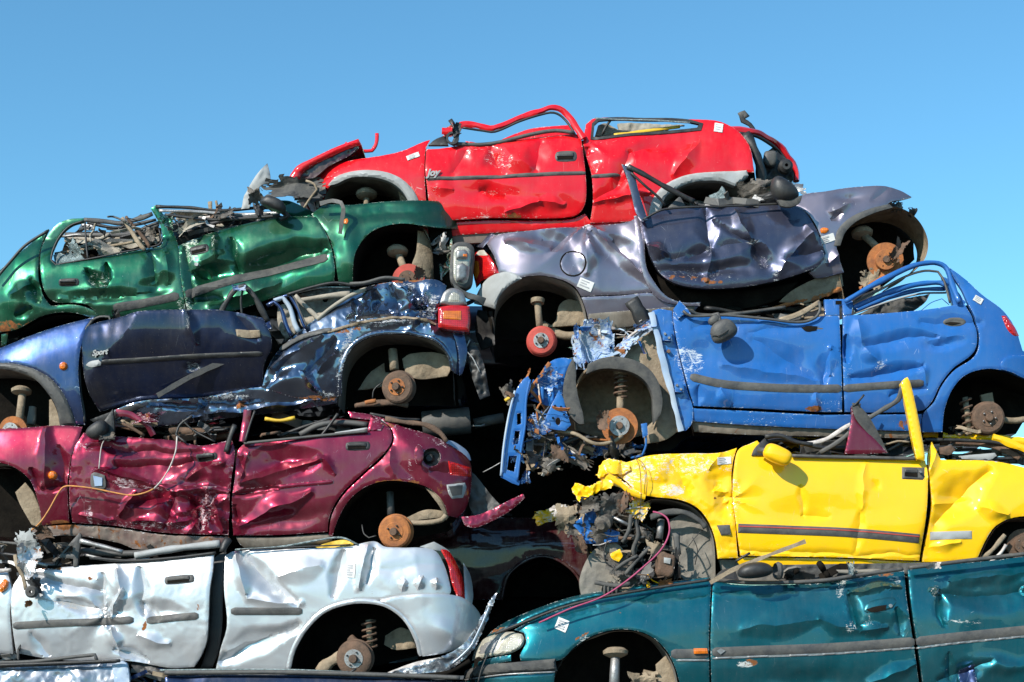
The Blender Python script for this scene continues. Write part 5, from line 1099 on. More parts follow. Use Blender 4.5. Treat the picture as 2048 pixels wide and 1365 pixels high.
c.blob('door_mirror', 196, 862, -.07, .075, .06, .055, 'black', -35, 2.4, cut=.2); c.panel('mirror_sail', [(185, 860), (205, 845), (225, 818), (228, 860), (222, 876), (200, 878)], 'black', off=-.04, follow=0, sec=0, step=4)
c.scrap('mirror_innards', 215, 872, -.1, (30, 18), 'engine', 3)
for pts, r, mt in [([(340, 860, .2), (400, 866, .2), (460, 870, .2)], .04, 'brown'), ([(385, 832, .05), (360, 850, .05), (352, 870, .04), (372, 886, .02)], .008, 'black'), ([(365, 840, .05), (385, 860, .05), (430, 884, .02)], .006, 'black'), ([(530, 838, .1), (560, 842, .1), (590, 836, .1)], .014, 'yellowplastic'),
                   ([(640, 876, .05), (660, 850, .05), (676, 828, .05)], .012, 'black'), ([(600, 870, .1), (640, 850, .1), (690, 846, .1), (735, 850, .1)], .02, 'trim'), ([(660, 845, .2), (700, 846, .2), (740, 850, .2)], .02, 'maroon'), ([(560, 872, .2), (620, 850, .2), (660, 838, .2)], .012, 'black'), ([(670, 868, .06), (735, 858, .06)], .01, 'greytrim')]:
    c.tube('bent_roof_bar', pts, r, mt)
c.junk('crushed_interior', [(240, 840), (450, 850), (470, 874), (400, 884), (240, 868)], 30, ['black', 'under', 'trim', 'brown', 'maroon', 'tan'], (.05, .5), (.006, .016), 22, (40, 130))
c.junk('crushed_roof', [(520, 834), (690, 836), (735, 850), (730, 862), (520, 880)], 18, ['black', 'under', 'trim', 'brown'], (.15, .6), (.006, .016), 23, (40, 150))
c.tube('bent_roof_edge', [(770, 838, .05), (810, 845, .05), (850, 850, .05), (880, 866, .06), (894, 884, .06)], .012, 'brown', flat=(.006, .018)); c.tube('bent_roof_edge', [(740, 828, .1), (800, 838, .1), (840, 840, .15)], .01, 'black')
c.panel('hanging_bumper', [(922, 1034), (955, 1030), (990, 1016), (1020, 1000), (1046, 988), (1050, 996), (1020, 1022), (985, 1042), (950, 1056), (930, 1052)], 'maroon', off=.10, follow=0, sec=0, noise=.02, wear=.5, label='torn maroon bumper skin hanging off the tail')
c.panel('bumper_bracket', [(938, 940), (952, 952), (978, 985), (1000, 1010), (985, 1026), (950, 1034), (938, 1010)], 'trim', off=.25, follow=0, sec=0, noise=.04); c.tube('loose_wire', [(966, 945, .3), (985, 935, .3), (1004, 924, .3)], .004, 'steel')
c.tube('loose_wire', [(214, 872, -.08), (204, 890, -.08), (200, 915, -.08), (198, 938, -.08)], .004, 'wirewhite'); 
c.tube('loose_wire', [(354, 874, -.05), (352, 900, -.09), (342, 930, -.09), (326, 958, -.08), (308, 978, -.08)], .0055, 'wirewhite')
c.tube('loose_wire', [(308, 978, -.08), (290, 986, -.09), (262, 991, -.09), (230, 986, -.09), (190, 978, -.09), (150, 973, -.09), (128, 974, -.08), (116, 988, -.08), (98, 1020, -.08), (80, 1046, -.08), (62, 1062, -.06)], .0055, 'wireorange')
c.shell([(-60, 875), (165, 866), (240, 886), (400, 900), (540, 892), (738, 874), (790, 862), (870, 884), (930, 925), (932, 1000), (910, 1040), (890, 1060), (660, 1084), (460, 1086), (240, 1070), (-60, 1070)],
        arches=[[(-100, 1120), (-100, 935), (0, 932), (55, 960), (80, 1010), (92, 1120)], [(658, 1130), (672, 1036), (722, 974), (796, 958), (874, 982), (900, 1040), (902, 1130)]])
maroon = c

# ================================================================== SILVER, bottom left
c = Car('crushed_car', 'silver white crushed three door car above the bottom left wreck', 'car', -.08, 'silver',
        [(-60, 1160), (60, 1140), (200, 1130), (440, 1108), (600, 1096), (760, 1086), (870, 1096), (960, 1180)], [(-60, 1320), (200, 1330), (400, 1344), (600, 1345), (960, 1310)],
        ends=[(972, -110, .24), (-160, 180, .2)], fac=(.008, 70), seed=61, shoulder=.05, tuck=.04)
c.dents = [('c', 205, 1150, 208, 1220, 18, .03), ('c', 240, 1140, 250, 1200, 16, -.03), ('c', 285, 1140, 290, 1230, 14, .03), ('c', 230, 1235, 250, 1180, 10, -.03), ('c', 120, 1200, 200, 1215, 14, .035), ('c', 200, 1180, 60, 1150, 14, .02), ('c', 225, 1255, 240, 1300, 12, -.03), ('c', 70, 1270, 100, 1310, 14, .02), ('c', 280, 1270, 340, 1290, 14, -.02), ('c', 230, 1300, 300, 1320, 12, .03), ('c', 290, 1210, 320, 1235, 14, .03), ('h', 330, 1220, 50, 20, 10, .02), ('s', 215, 1225, 40, 6, 0, .04),
           ('c', 475, 1110, 500, 1190, 18, -.035), ('c', 478, 1105, 590, 1210, 20, .045), ('c', 500, 1200, 600, 1212, 16, -.02), ('c', 440, 1320, 590, 1250, 26, .045), ('c', 450, 1300, 570, 1262, 14, -.02), ('c', 690, 1105, 668, 1190, 16, .035), ('c', 735, 1090, 722, 1180, 18, -.035), ('c', 748, 1100, 738, 1170, 12, .03), ('c', 640, 1130, 560, 1150, 26, -.02),
           ('c', 800, 1175, 810, 1160, 10, -.025), ('c', 835, 1178, 842, 1160, 10, -.025), ('c', 870, 1175, 872, 1160, 10, -.02), ('c', 745, 1140, 890, 1130, 16, .008), ('d', 900, 1270, 40, 24, 40, -.02), ('w', 890, 1105, 905, 1190, -.15, 60)]
c.wear = [(140, 1210, 80, 10, 12, .9), (190, 1150, 20, 10, 0, .6), (225, 1220, 30, 40, 20, .75), (285, 1220, 10, 60, 0, .7), (300, 1230, 40, 20, 0, .6), (230, 1310, 90, 8, 0, .5), (745, 1185, 4, 14, 0, .8), (460, 1200, 6, 60, 0, .35), (420, 1230, 8, 50, 0, .6), (845, 1240, 20, 20, 60, .4)]
c.rust = [(185, 1157, 10, 6, 0, .9), (100, 1138, 40, 5, 0, .9), (292, 1252, 6, 14, 20, .9), (400, 1215, 6, 14, 0, .7), (230, 1190, 8, 20, 0, .5)]
c.panel('front_wing', [(-60, 1175), (-10, 1152), (14, 1135), (26, 1180), (22, 1230), (28, 1308), (-60, 1306)]); c.panel('marker_lamp', [(0, 1175), (14, 1158), (22, 1164), (18, 1176), (6, 1186)], 'orangelens', off=-.03, step=4, roll=(3, .01))
d = c.panel('front_door', [(28, 1182), (48, 1142), (90, 1138), (200, 1130), (280, 1125), (360, 1117), (430, 1110), (428, 1140), (422, 1180), (420, 1230), (416, 1280), (404, 1312), (390, 1334), (345, 1336), (260, 1322), (120, 1320), (36, 1306), (28, 1250)], off=-.014, noise=.004)
c.handle(362, 1160, 60, 17, -5, 'trim', d)
c.strip('rub_strip', [(30, 1252), (120, 1247), (200, 1244), (270, 1240)], 15, 'trim', parent=d, th=.014); c.strip('rub_strip', [(296, 1242), (350, 1236), (400, 1232)], 15, 'trim', parent=d)
c.panel('door_gap_frame', [(426, 1120), (440, 1108), (452, 1104), (446, 1180), (444, 1250), (438, 1300), (425, 1335), (400, 1338), (412, 1300), (418, 1230), (420, 1160)], 'black', off=.06, follow=0)
q = c.panel('rear_quarter', [(452, 1112), (470, 1103), (600, 1098), (700, 1094), (730, 1086), (752, 1084), (770, 1094), (800, 1096), (866, 1100), (886, 1125), (902, 1180), (898, 1192), (810, 1194), (760, 1200), (730, 1202), (700, 1204), (650, 1221), (611, 1257), (586, 1300), (576, 1344), (500, 1346), (432, 1342), (442, 1300), (456, 1250), (450, 1180)])
c.strip('arch_lip', [(578, 1340), (588, 1300), (612, 1258), (650, 1222), (700, 1205), (745, 1204), (780, 1214), (812, 1240), (834, 1280), (842, 1312)], 9, 'silver', off=-.014)
c.strip('rub_strip', [(464, 1223), (540, 1223), (606, 1223)], 15, 'trim', parent=q); c.sticker(702, 1141, 19, 30, 5, q, 5)
c.panel('rear_bumper', [(756, 1203), (800, 1193), (890, 1189), (930, 1198), (956, 1222), (962, 1240), (950, 1266), (925, 1292), (890, 1306), (846, 1313), (838, 1278), (818, 1242), (788, 1216)], off=-.016)
t = c.panel('tail_lamp', [(880, 1098), (896, 1102), (912, 1125), (926, 1160), (930, 1200), (914, 1194), (903, 1165), (896, 1130)], 'redlens', off=-.012, step=4, roll=(5, .014), flange=.06)
c.panel('hatch_edge', [(926, 1125), (940, 1150), (946, 1190), (944, 1208), (930, 1200), (928, 1160)], 'silver', off=.05); c.panel('hatch_corner', [(840, 1094), (868, 1084), (890, 1096), (900, 1104), (880, 1102), (866, 1100)], 'greytrim', off=.0)
c.arch([(578, 1380), (580, 1336), (590, 1300), (614, 1260), (652, 1226), (700, 1208), (745, 1207), (780, 1218), (810, 1243), (830, 1282), (838, 1330)], 'under')
c.panel('arch_inner_panel', [(770, 1272), (800, 1256), (822, 1262), (832, 1296), (790, 1300), (768, 1290)], 'tan', off=.25, follow=0, sec=0, noise=.04)
c.brake(707, 1318, 36, -.0, 'brown', 'drum', 'steel', bolts=4, ax=(.10, 1, .05), spring=(737, 1240, 741, 1296, .046, 4.5, .14))
c.tube('trailing_arm', [(640, 1346, .1), (660, 1325, .1), (690, 1312, .1), (706, 1305, .1)], .03, 'tan', flat=(.02, .045)); c.tube('axle_bracket', [(700, 1276, .14), (716, 1290, .12)], .03, 'brown')
c.panel('rocker_panel', [(400, 1340), (500, 1347), (576, 1345), (574, 1356), (460, 1356), (400, 1350)], off=.0)
# torn bumper hanging off the tail
c.panel('hanging_bumper', [(778, 1358), (850, 1352), (905, 1336), (946, 1300), (968, 1256), (984, 1215), (994, 1186), (986, 1192), (966, 1228), (948, 1262), (922, 1292), (886, 1312), (836, 1330), (778, 1346)], 'greysilver', off=-.05, follow=0, sec=0, noise=.05, jit=1.4, wear=.7, rust=.3, label='torn curved bumper skin hanging from the tail')
c.tube('bumper_fold', [(900, 1332, -.07), (940, 1296, -.08), (962, 1254, -.07), (985, 1200, -.05)], .010, 'greysilver', flat=(.004, .010))
c.tube('bumper_iron', [(776, 1356, -.04), (860, 1350, -.06), (900, 1344, -.06), (940, 1322, -.06)], .014, 'under'); c.panel('bumper_stay', [(775, 1345), (830, 1325), (880, 1315), (882, 1330), (830, 1348), (780, 1358)], 'wirewhite', off=-.02, follow=0, sec=0, noise=.02)
c.tube('fixing_pin', [(690, 1352, -.08), (712, 1338, -.08)], .008, 'black')
# crushed roof and the torn front corner
for pts, r, mt in [([(160, 1082, .0), (200, 1092, .0), (245, 1104, .0)], .016, 'steel'), ([(150, 1100, .1), (240, 1108, .1), (330, 1102, .1), (440, 1086, .1)], .022, 'trim'), ([(270, 1112, .02), (350, 1098, .02), (440, 1088, .02)], .024, 'greytrim'), ([(180, 1116, .0), (260, 1122, .0), (350, 1116, .0), (432, 1106, .0)], .010, 'black'), ([(170, 1110, .05), (230, 1122, .03), (300, 1118, .03)], .010, 'steel'),
                   ([(445, 1105, -.02), (450, 1090, -.02), (458, 1078, .0)], .024, 'black'), ([(470, 1100, .02), (560, 1094, .02), (640, 1080, .02), (684, 1076, .02), (716, 1090, .02)], .007, 'glass'), ([(480, 1100, .0), (600, 1094, .0), (700, 1090, .0)], .005, 'black')]:
    c.tube('bent_roof_bar', pts, r, mt)
c.panel('yellow_foam', [(630, 1094), (660, 1084), (690, 1080), (708, 1088), (700, 1096), (640, 1098)], 'yellowplastic', off=.08, follow=0, sec=0, noise=.04)
c.panel('triangular_bracket', [(110, 1122), (135, 1092), (158, 1066), (162, 1070), (154, 1132), (146, 1134), (146, 1118), (118, 1116)], 'trim', off=.0, follow=0, sec=0, holes=[[(126, 1108), (142, 1092), (146, 1092), (144, 1108)]])
c.scrap('torn_wing_corner', 48, 1092, -.05, (64, 66), 'greytrim', 4, n=13, amp=.55, label='folded pale wing corner'); c.scrap('torn_wing_corner', 60, 1120, -.08, (50, 60), 'silver', 7, n=11, amp=.5)
c.scrap('rusty_lump', 100, 1066, -.0, (70, 34), 'brown', 4, n=11); c.tube('hanging_strap', [(30, 1110, -.08), (34, 1130, -.10), (46, 1155, -.1), (52, 1180, -.1)], .012, 'tan', flat=(.004, .014))
c.lathe('rubber_bush', 62, 1184, -.13, [(.010, -.01), (.03, -.012), (.04, 0), (.04, .03), (.01, .03)], 'rubber', n=22); c.scrap('rubber_debris', 62, 1170, -.1, (40, 34), 'black', 4); c.scrap('rubber_debris', 60, 1208, -.09, (16, 22), 'rust', 4)
c.tube('torn_hood_edge', [(-30, 1142, .0), (0, 1142, .0), (22, 1140, .0)], .012, 'wirewhite'); c.junk('crushed_front', [(-30, 1080), (20, 1078), (60, 1070), (140, 1090), (150, 1130), (90, 1136), (-30, 1140)], 30, ['black', 'under', 'trim', 'tan', 'steel', 'engine'], (.02, .5), (.006, .016), 33, (30, 90), hor=.5)
c.junk('crushed_roof', [(160, 1100), (440, 1090), (440, 1106), (170, 1124)], 16, ['black', 'under', 'trim', 'greytrim'], (.05, .4), (.006, .014), 34, (60, 150))
c.shell([(-60, 1180), (20, 1160), (200, 1142), (440, 1122), (600, 1110), (760, 1102), (860, 1112), (890, 1190), (935, 1220), (930, 1270), (840, 1310), (700, 1340), (400, 1344), (200, 1330), (-60, 1320)],
        arches=[[(570, 1400), (584, 1296), (646, 1220), (745, 1200), (812, 1236), (842, 1320), (844, 1400)]])
silver = c

# ================================================================== YELLOW, right
c = Car('crushed_car', 'bright yellow crushed three door car with yellow mirror and raised pillar', 'car', -.0, 'yellow',
        [(1150, 940), (1300, 910), (1470, 900), (1850, 916), (2100, 930)], [(1150, 1120), (1480, 1122), (1950, 1130), (2100, 1120)],
        ends=[(1130, 150, .15)], fac=(.0045, 90), seed=71, shoulder=.03, tuck=.03)
c.dents = [('h', 1440, 960, 30, 30, 0, .03), ('c', 1420, 940, 1440, 900, 12, -.02), ('h', 1450, 1000, 26, 40, 0, .025), ('c', 1430, 985, 1455, 985, 8, -.02), ('s', 1470, 1000, 30, 5, .5, .03), ('c', 1340, 930, 1380, 985, 22, .02), ('c', 1300, 925, 1330, 960, 18, -.02), ('c', 1240, 925, 1255, 980, 14, .02),
           ('c', 1600, 970, 1605, 1025, 10, .010), ('c', 1605, 1025, 1660, 1035, 10, .008), ('c', 1730, 930, 1715, 1020, 12, -.010), ('c', 1715, 1020, 1712, 1100, 12, .012), ('d', 1600, 1030, 100, 30, 0, .010), ('c', 1745, 965, 1760, 980, 10, .01),
           ('c', 1870, 1050, 1980, 940, 34, .045), ('c', 1960, 1020, 2010, 1030, 16, -.03), ('h', 1910, 990, 55, 50, -30, .035), ('c', 1870, 1010, 1940, 1000, 18, -.015), ('c', 1870, 1095, 1920, 1090, 12, -.02), ('c', 1856, 960, 1870, 900, 12, -.02), ('d', 1860, 1100, 26, 60, 0, .03), ('c', 1480, 1100, 1840, 1110, 8, .010)]
c.wear = [(1370, 930, 90, 30, 0, .78), (1280, 945, 60, 34, 0, .80), (1345, 980, 34, 18, 0, .9), (1300, 915, 70, 10, 0, .8), (1455, 930, 26, 24, 0, .75), (1472, 1000, 14, 70, 0, .7), (1255, 965, 18, 26, 0, .9), (1990, 1060, 40, 8, -20, .5), (1860, 930, 14, 14, 0, .7), (1700, 1112, 160, 6, 0, .4)]
c.rust = [(1430, 997, 5, 5, 0, .9)]
c.panel('front_wing', [(1196, 946), (1204, 928), (1216, 919), (1245, 926), (1300, 911), (1380, 907), (1440, 906), (1474, 896), (1466, 925), (1464, 965), (1467, 1010), (1472, 1065), (1476, 1116), (1436, 1118), (1431, 1080), (1418, 1044), (1394, 1015), (1360, 1000), (1310, 994), (1276, 986), (1252, 962), (1232, 948), (1205, 958)], noise=.012)
c.panel('front_wing_edge_strip', [(1434, 1051), (1459, 1050), (1461, 1070), (1442, 1071)], 'trim', off=-.014, step=4, roll=(3, .005))
c.panel('torn_wing_tip', [(1144, 978), (1150, 966), (1168, 972), (1185, 970), (1204, 960), (1220, 958), (1232, 968), (1218, 978), (1196, 984), (1178, 996), (1158, 1004), (1150, 992)], 'yellow', off=-.02, noise=.06, jit=1.5, wear=.5, label='torn yellow wing tip'); c.panel('torn_wing_tip', [(1192, 950), (1204, 944), (1232, 952), (1262, 974), (1290, 992), (1270, 990), (1240, 976), (1210, 964)], 'yellow', off=-.01, noise=.04, jit=1.5, wear=.6); c.panel('torn_wing_tip', [(1196, 948), (1200, 930), (1215, 918), (1250, 925), (1262, 940), (1240, 950), (1215, 948), (1200, 958)], 'yellow', off=-.03, noise=.03, wear=.6, jit=1.2)
c.tube('folded_wing_edge', [(1215, 952, -.04), (1240, 968, -.04), (1262, 985, -.03), (1290, 995, -.02)], .014, 'yellow', flat=(.008, .018)); c.scrap('torn_inner_wing', 1278, 1015, -.0, (44, 50), 'yellow', 6, n=11, ang=30)
c.scrap('torn_inner_wing', 1095, 1032, .4, (60, 30), 'yellow', 5, n=11, ang=-10, amp=.3); c.scrap('front_panel_scrap', 1132, 1038, .1, (46, 60), 'tan', 4, n=12, amp=.5); c.scrap('front_panel_scrap', 1150, 1062, .08, (50, 40), 'engine', 7, n=11, amp=.5); c.scrap('front_panel_scrap', 1118, 1020, .2, (40, 26), 'wirewhite', 3, n=9)
d = c.panel('front_door', [(1470, 922), (1478, 899), (1500, 888), (1514, 882), (1532, 900), (1560, 908), (1620, 914), (1750, 917), (1836, 919), (1850, 922), (1855, 960), (1853, 1020), (1846, 1080), (1839, 1122), (1780, 1120), (1700, 1116), (1600, 1114), (1481, 1112), (1472, 1050), (1466, 985)], off=-.012)
st = c.strip('rub_strip', [(1476, 1057), (1560, 1060), (1700, 1066), (1838, 1078)], 18, 'trim', parent=d, endr=False); c.strip('rub_strip_pinstripe', [(1478, 1053), (1560, 1056), (1700, 1062), (1838, 1074)], 2.2, 'reddrum', off=-.019, parent=st, endr=False)
h = c.panel('door_handle', [(1803, 935), (1848, 936), (1848, 961), (1803, 959)], 'trim', off=-.02, step=4, roll=(4, .008), parent=d); c.panel('handle_recess_shade', [(1808, 946), (1833, 947), (1833, 955), (1808, 953)], 'under', off=-.024, roll=None, flange=.004, step=4, parent=h); c.panel('handle_bar', [(1808, 938), (1833, 939), (1833, 946), (1808, 945)], 'trim', off=-.03, roll=(2, .005), flange=.012, step=4, parent=h)
c.lathe('door_lock', 1841, 944, -.03, [(.001, -.006), (.008, -.006), (.009, .01)], 'steel', n=12, parent=h)
c.tube('window_seal', [(1584, 912, -.01), (1650, 914, -.01), (1750, 916, -.01), (1832, 918, -.01)], .012, 'trim', parent=d)
c.panel('window_pillar', [(1802, 768), (1810, 757), (1816, 754), (1822, 766), (1832, 808), (1842, 858), (1851, 912), (1850, 922), (1834, 918), (1824, 872), (1814, 820)], off=-.06, follow=0, sec=0, flange=.04, roll=(5, .012), parent=d, label='yellow window pillar standing up')
c.tube('window_seal', [(1816, 800, -.03), (1820, 850, -.03), (1830, 912, -.02)], .007, 'black', parent=d)
c.tube('bent_window_frame', [(1806, 766, -.04), (1802, 782, -.04), (1796, 800, -.03), (1765, 820, -.02), (1720, 848, .0), (1680, 882, .05), (1640, 906, .1)], .013, 'trim', flat=(.006, .016)); c.tube('bent_window_frame', [(1740, 835, .02), (1700, 850, .05), (1650, 880, .1), (1600, 890, .1)], .014, 'wirewhite', flat=(.006, .016))
c.blob('door_mirror', 1555, 910, -.12, .096, .06, .056, 'yellow', 25, 3.2, label='yellow door mirror'); c.panel('mirror_base', [(1502, 912), (1508, 898), (1530, 876), (1537, 884), (1526, 912)], 'black', off=-.03, step=4, parent=d); c.tube('mirror_arm', [(1518, 900, -.04), (1534, 902, -.1)], .02, 'trim')
c.panel('far_mirror', [(1582, 900), (1590, 894), (1628, 894), (1630, 908), (1584, 910)], off=.9, follow=0, sec=0, step=4, roll=(6, .02), flange=.05, label='second mirror on the far side')
q = c.panel('rear_quarter', [(1856, 930), (1858, 905), (1864, 884), (1872, 900), (1882, 920), (1990, 923), (2060, 938), (2100, 946), (2100, 1032), (2030, 1035), (1992, 1052), (1972, 1080), (1952, 1124), (1846, 1124), (1858, 1062), (1865, 1010), (1860, 960)])
c.strip('rub_strip', [(1862, 1072), (1900, 1071), (1943, 1070)], 16, 'greytrim', parent=q, endr=False)
c.tube('roof_rail', [(1846, 868, .3), (1900, 872, .3), (1960, 874, .3), (2020, 880, .3), (2090, 890, .3)], .022, 'yellow', flat=(.014, .024), sides=10); c.tube('roof_rail', [(1985, 874, .1), (2030, 890, .1), (2090, 916, .1)], .02, 'yellow', flat=(.014, .024), sides=10)
c.tube('roof_seal', [(1850, 880, .2), (1940, 882, .2), (2010, 890, .2), (2060, 915, .1)], .014, 'black'); c.tube('headlining_edge', [(1880, 886, .25), (1960, 888, .25), (2010, 900, .2), (2040, 916, .15)], .02, 'brown', flat=(.008, .024)); c.panel('grey_strap', [(1920, 912), (1990, 906), (1994, 912), (1980, 920), (1924, 918)], 'greytrim', off=.15, follow=0, sec=0, step=4)
c.panel('headrest', [(1880, 895), (1905, 890), (1912, 900), (1900, 910), (1882, 908)], 'brown', off=.15, follow=0, sec=0, noise=.03)
c.panel('far_roof_skin', [(1560, 880), (1600, 868), (1660, 884), (1720, 886), (1700, 910), (1600, 906)], 'yellow', off=.8, follow=0, sec=0, noise=.05)
c.tube('loose_rubber', [(1530, 874, -.0), (1560, 872, .0), (1590, 884, .0), (1625, 890, .0)], .016, 'black'); c.tube('loose_rubber', [(1500, 896, .05), (1560, 880, .05), (1640, 895, .1), (1700, 896, .1)], .014, 'black')
for i in range(4): c.tube('seat_spring_bar', [(1775 + i * 9, 902 - i * 4, .2), (1800 + i * 8, 888 - i * 5, .18), (1815 + i * 5, 878 - i * 4, .18)], .010, 'trim')
c.junk('crushed_interior', [(1560, 895), (1650, 884), (1830, 880), (1830, 912), (1600, 908)], 26, ['black', 'under', 'trim', 'tan'], (.1, .6), (.006, .016), 42, (40, 140)); c.junk('crushed_interior', [(1880, 892), (2080, 900), (2090, 930), (1890, 918)], 16, ['black', 'under', 'trim', 'tan'], (.15, .6), (.006, .016), 43, (40, 140))
c.sticker(1448, 922, 28, 14, -5)
c.panel('rocker_panel', [(1470, 1114), (1600, 1116), (1700, 1118), (1840, 1124), (1950, 1126), (1960, 1136), (1700, 1140), (1480, 1130)], 'yellow', off=.02); c.panel('sill_underside', [(1440, 1118), (1600, 1124), (1950, 1134), (1990, 1150), (1600, 1166), (1450, 1160)], 'liner', off=.06, noise=.02)
c.arch([(1432, 1170), (1428, 1082), (1414, 1046), (1390, 1018), (1358, 1004), (1310, 998), (1278, 1010), (1262, 1060)], 'liner')
c.panel('arch_dish', [(1340, 1040), (1370, 1028), (1400, 1040), (1424, 1080), (1432, 1160), (1370, 1164), (1346, 1120)], 'liner', off=.16, follow=0, sec=0, noise=.03, flange=.1)
c.panel('arch_dish', [(1165, 1200), (1160, 1160), (1180, 1110), (1210, 1082), (1240, 1092), (1258, 1130), (1252, 1190), (1200, 1204)], 'liner', off=.06, follow=0, sec=0, noise=.04, flange=.1)
c.tube('rubber_band', [(1300, 1036, .05), (1330, 1026, .03), (1370, 1026, .03), (1402, 1044, .03), (1412, 1056, .03)], .02, 'rubber', flat=(.012, .02)); c.arch([(1950, 1150), (1970, 1094), (1994, 1056), (2030, 1038), (2110, 1034)], 'brown')
c.brake(2048, 1090, 32, .08, 'brown', 'disc', 'brown'); c.tube('lower_arm', [(1962, 1120, .05), (1985, 1100, .05), (2010, 1070, .05)], .012, 'tan', flat=(.006, .018)); c.tube('lower_arm', [(1980, 1126, .0), (2000, 1108, .0), (2012, 1090, .0)], .012, 'wirewhite')
# engine and brake wreckage under the nose
c.panel('blue_crossmember', [(1145, 1050), (1180, 1020), (1188, 1018), (1200, 1050), (1240, 1065), (1236, 1084), (1172, 1088), (1160, 1066)], 'blue', off=.02, follow=0, sec=0, noise=.05)
c.lathe('steering_pump', 1205, 1048, -.05, [(.001, -.05), (.025, -.05), (.03, -.01), (.055, 0), (.06, .06), (.001, .07)], 'engine', n=22, ax=(.3, 1, .4)); c.scrap('engine_mount', 1222, 1010, -.04, (54, 44), 'engine', 4, n=11); c.scrap('engine_mount', 1245, 1005, -.06, (20, 50), 'brown', 4, n=9); c.scrap('engine_mount', 1260, 995, -.05, (20, 20), 'rust', 4, n=7)
c.blob('brake_caliper', 1331, 1130, -.02, .058, .05, .082, 'brown', 12, 4, noise=.25); c.scrap('brake_bracket', 1310, 1100, .0, (40, 40), 'tan', 4, n=9); c.panel('caliper_plate', [(1328, 1115), (1342, 1117), (1340, 1128), (1328, 1126)], 'greytrim', off=-.085, follow=0, sec=0, step=4); c.scrap('caliper_carrier', 1350, 1130, .05, (20, 70), 'black', 4); c.scrap('caliper_foot', 1330, 1170, .0, (34, 24), 'rust', 4)
c.tube('strut', [(1322, 1040, .12), (1318, 1078, .1)], .026, 'steel', sides=12, smooth=False); c.tube('strut_guard', [(1352, 1066, .05), (1356, 1110, .05)], .022, 'trim', flat=(.008, .024))
for pts, r in [([(1262, 1030, -.05), (1258, 1060, -.06), (1245, 1085, -.05)], .014), ([(1270, 1040, -.02), (1276, 1070, -.03), (1266, 1100, -.02), (1270, 1116, .0)], .014), ([(1230, 1140, -.04), (1250, 1125, -.05), (1275, 1112, -.04)], .012), ([(1190, 1165, .0), (1230, 1172, -.04), (1260, 1168, -.04)], .016), ([(1300, 1095, -.03), (1270, 1125, -.03), (1250, 1150, -.03)], .014)]:
    c.tube('coolant_hose', pts, r, 'rubber')
c.panel('yellow_bracket', [(1220, 1108), (1240, 1098), (1246, 1112), (1238, 1124), (1224, 1118)], 'yellow', off=-.06, follow=0, sec=0, step=4, noise=.02); c.scrap('subframe_plate', 1235, 1132, .0, (56, 50), 'engine', 4, n=11, amp=.4); c.scrap('subframe_plate', 1262, 1158, .02, (60, 50), 'engine', 6, n=11, amp=.5)
c.junk('engine_wreckage', [(1150, 1010), (1250, 1000), (1310, 1040), (1340, 1110), (1330, 1180), (1200, 1190), (1180, 1150), (1230, 1100), (1160, 1070)], 70, ['engine', 'black', 'tan', 'brown', 'rubber', 'steel'], (.0, .5), (.005, .014), 44, (20, 70), hor=.35)
c.junk('engine_loom', [(1140, 1000), (1300, 990), (1360, 1080), (1340, 1185), (1180, 1190), (1170, 1090)], 28, ['black', 'rubber', 'brown', 'wirewhite', 'engine', 'yellow'], (-.12, .1), (.002, .006), 84, (15, 60), hor=.3)
for i, (x, y, w, h, mt) in enumerate(((1180, 1010, 44, 34, 'engine'), (1200, 1075, 50, 36, 'engine'), (1160, 1090, 40, 30, 'brown'), (1285, 1070, 34, 44, 'engine'), (1290, 1150, 44, 34, 'black'), (1240, 1175, 50, 20, 'tan'))): c.scrap('engine_scrap', x, y, -.05 + .03 * (i % 3), (w, h), mt, i + 40, n=9, amp=.5, ang=i * 37)
c.lathe('driveshaft_boot', 1205, 1178, .0, [(.02, 0), (.045, .01), (.03, .025), (.05, .035), (.033, .05), (.052, .06), (.035, .08), (.055, .09), (.03, .11)], 'rubber', n=20, ax=(1, .1, 0))
c.tube('brake_line', [(1215, 1080, -.05), (1208, 1105, -.05), (1212, 1125, -.06), (1225, 1136, -.05)], .004, 'black'); c.tube('brake_line', [(1405, 1060, .1), (1388, 1078, .1), (1372, 1100, .1)], .003, 'black'); c.tube('brake_line', [(1385, 1075, .05), (1395, 1100, .05), (1390, 1130, .1)], .003, 'black')
c.tube('loose_wire', [(1268, 912, -.03), (1278, 930, -.04), (1282, 970, -.03), (1281, 1010, -.03), (1275, 1060, -.02)], .0022, 'black'); c.tube('loose_wire', [(1268, 914, -.03), (1288, 930, -.04), (1294, 960, -.04), (1292, 994, -.02)], .0022, 'black')
c.shell([(1260, 935), (1300, 925), (1470, 915), (1600, 928), (1850, 930), (1880, 930), (2000, 935), (2090, 950), (2090, 1130), (1950, 1150), (1480, 1150), (1440, 1170), (1250, 1180), (1240, 1000)],
        arches=[[(1258, 1220), (1270, 1005), (1310, 992), (1394, 1012), (1430, 1070), (1442, 1220)], [(1940, 1200), (1975, 1080), (2026, 1032), (2130, 1028), (2130, 1200)]])
c.prism('engine_block', [(1170, 1040), (1260, 1010), (1340, 1060), (1360, 1180), (1180, 1200), (1190, 1120)], (), .3, 1.2, 'under', step=20, crush=.1)
yellow = c

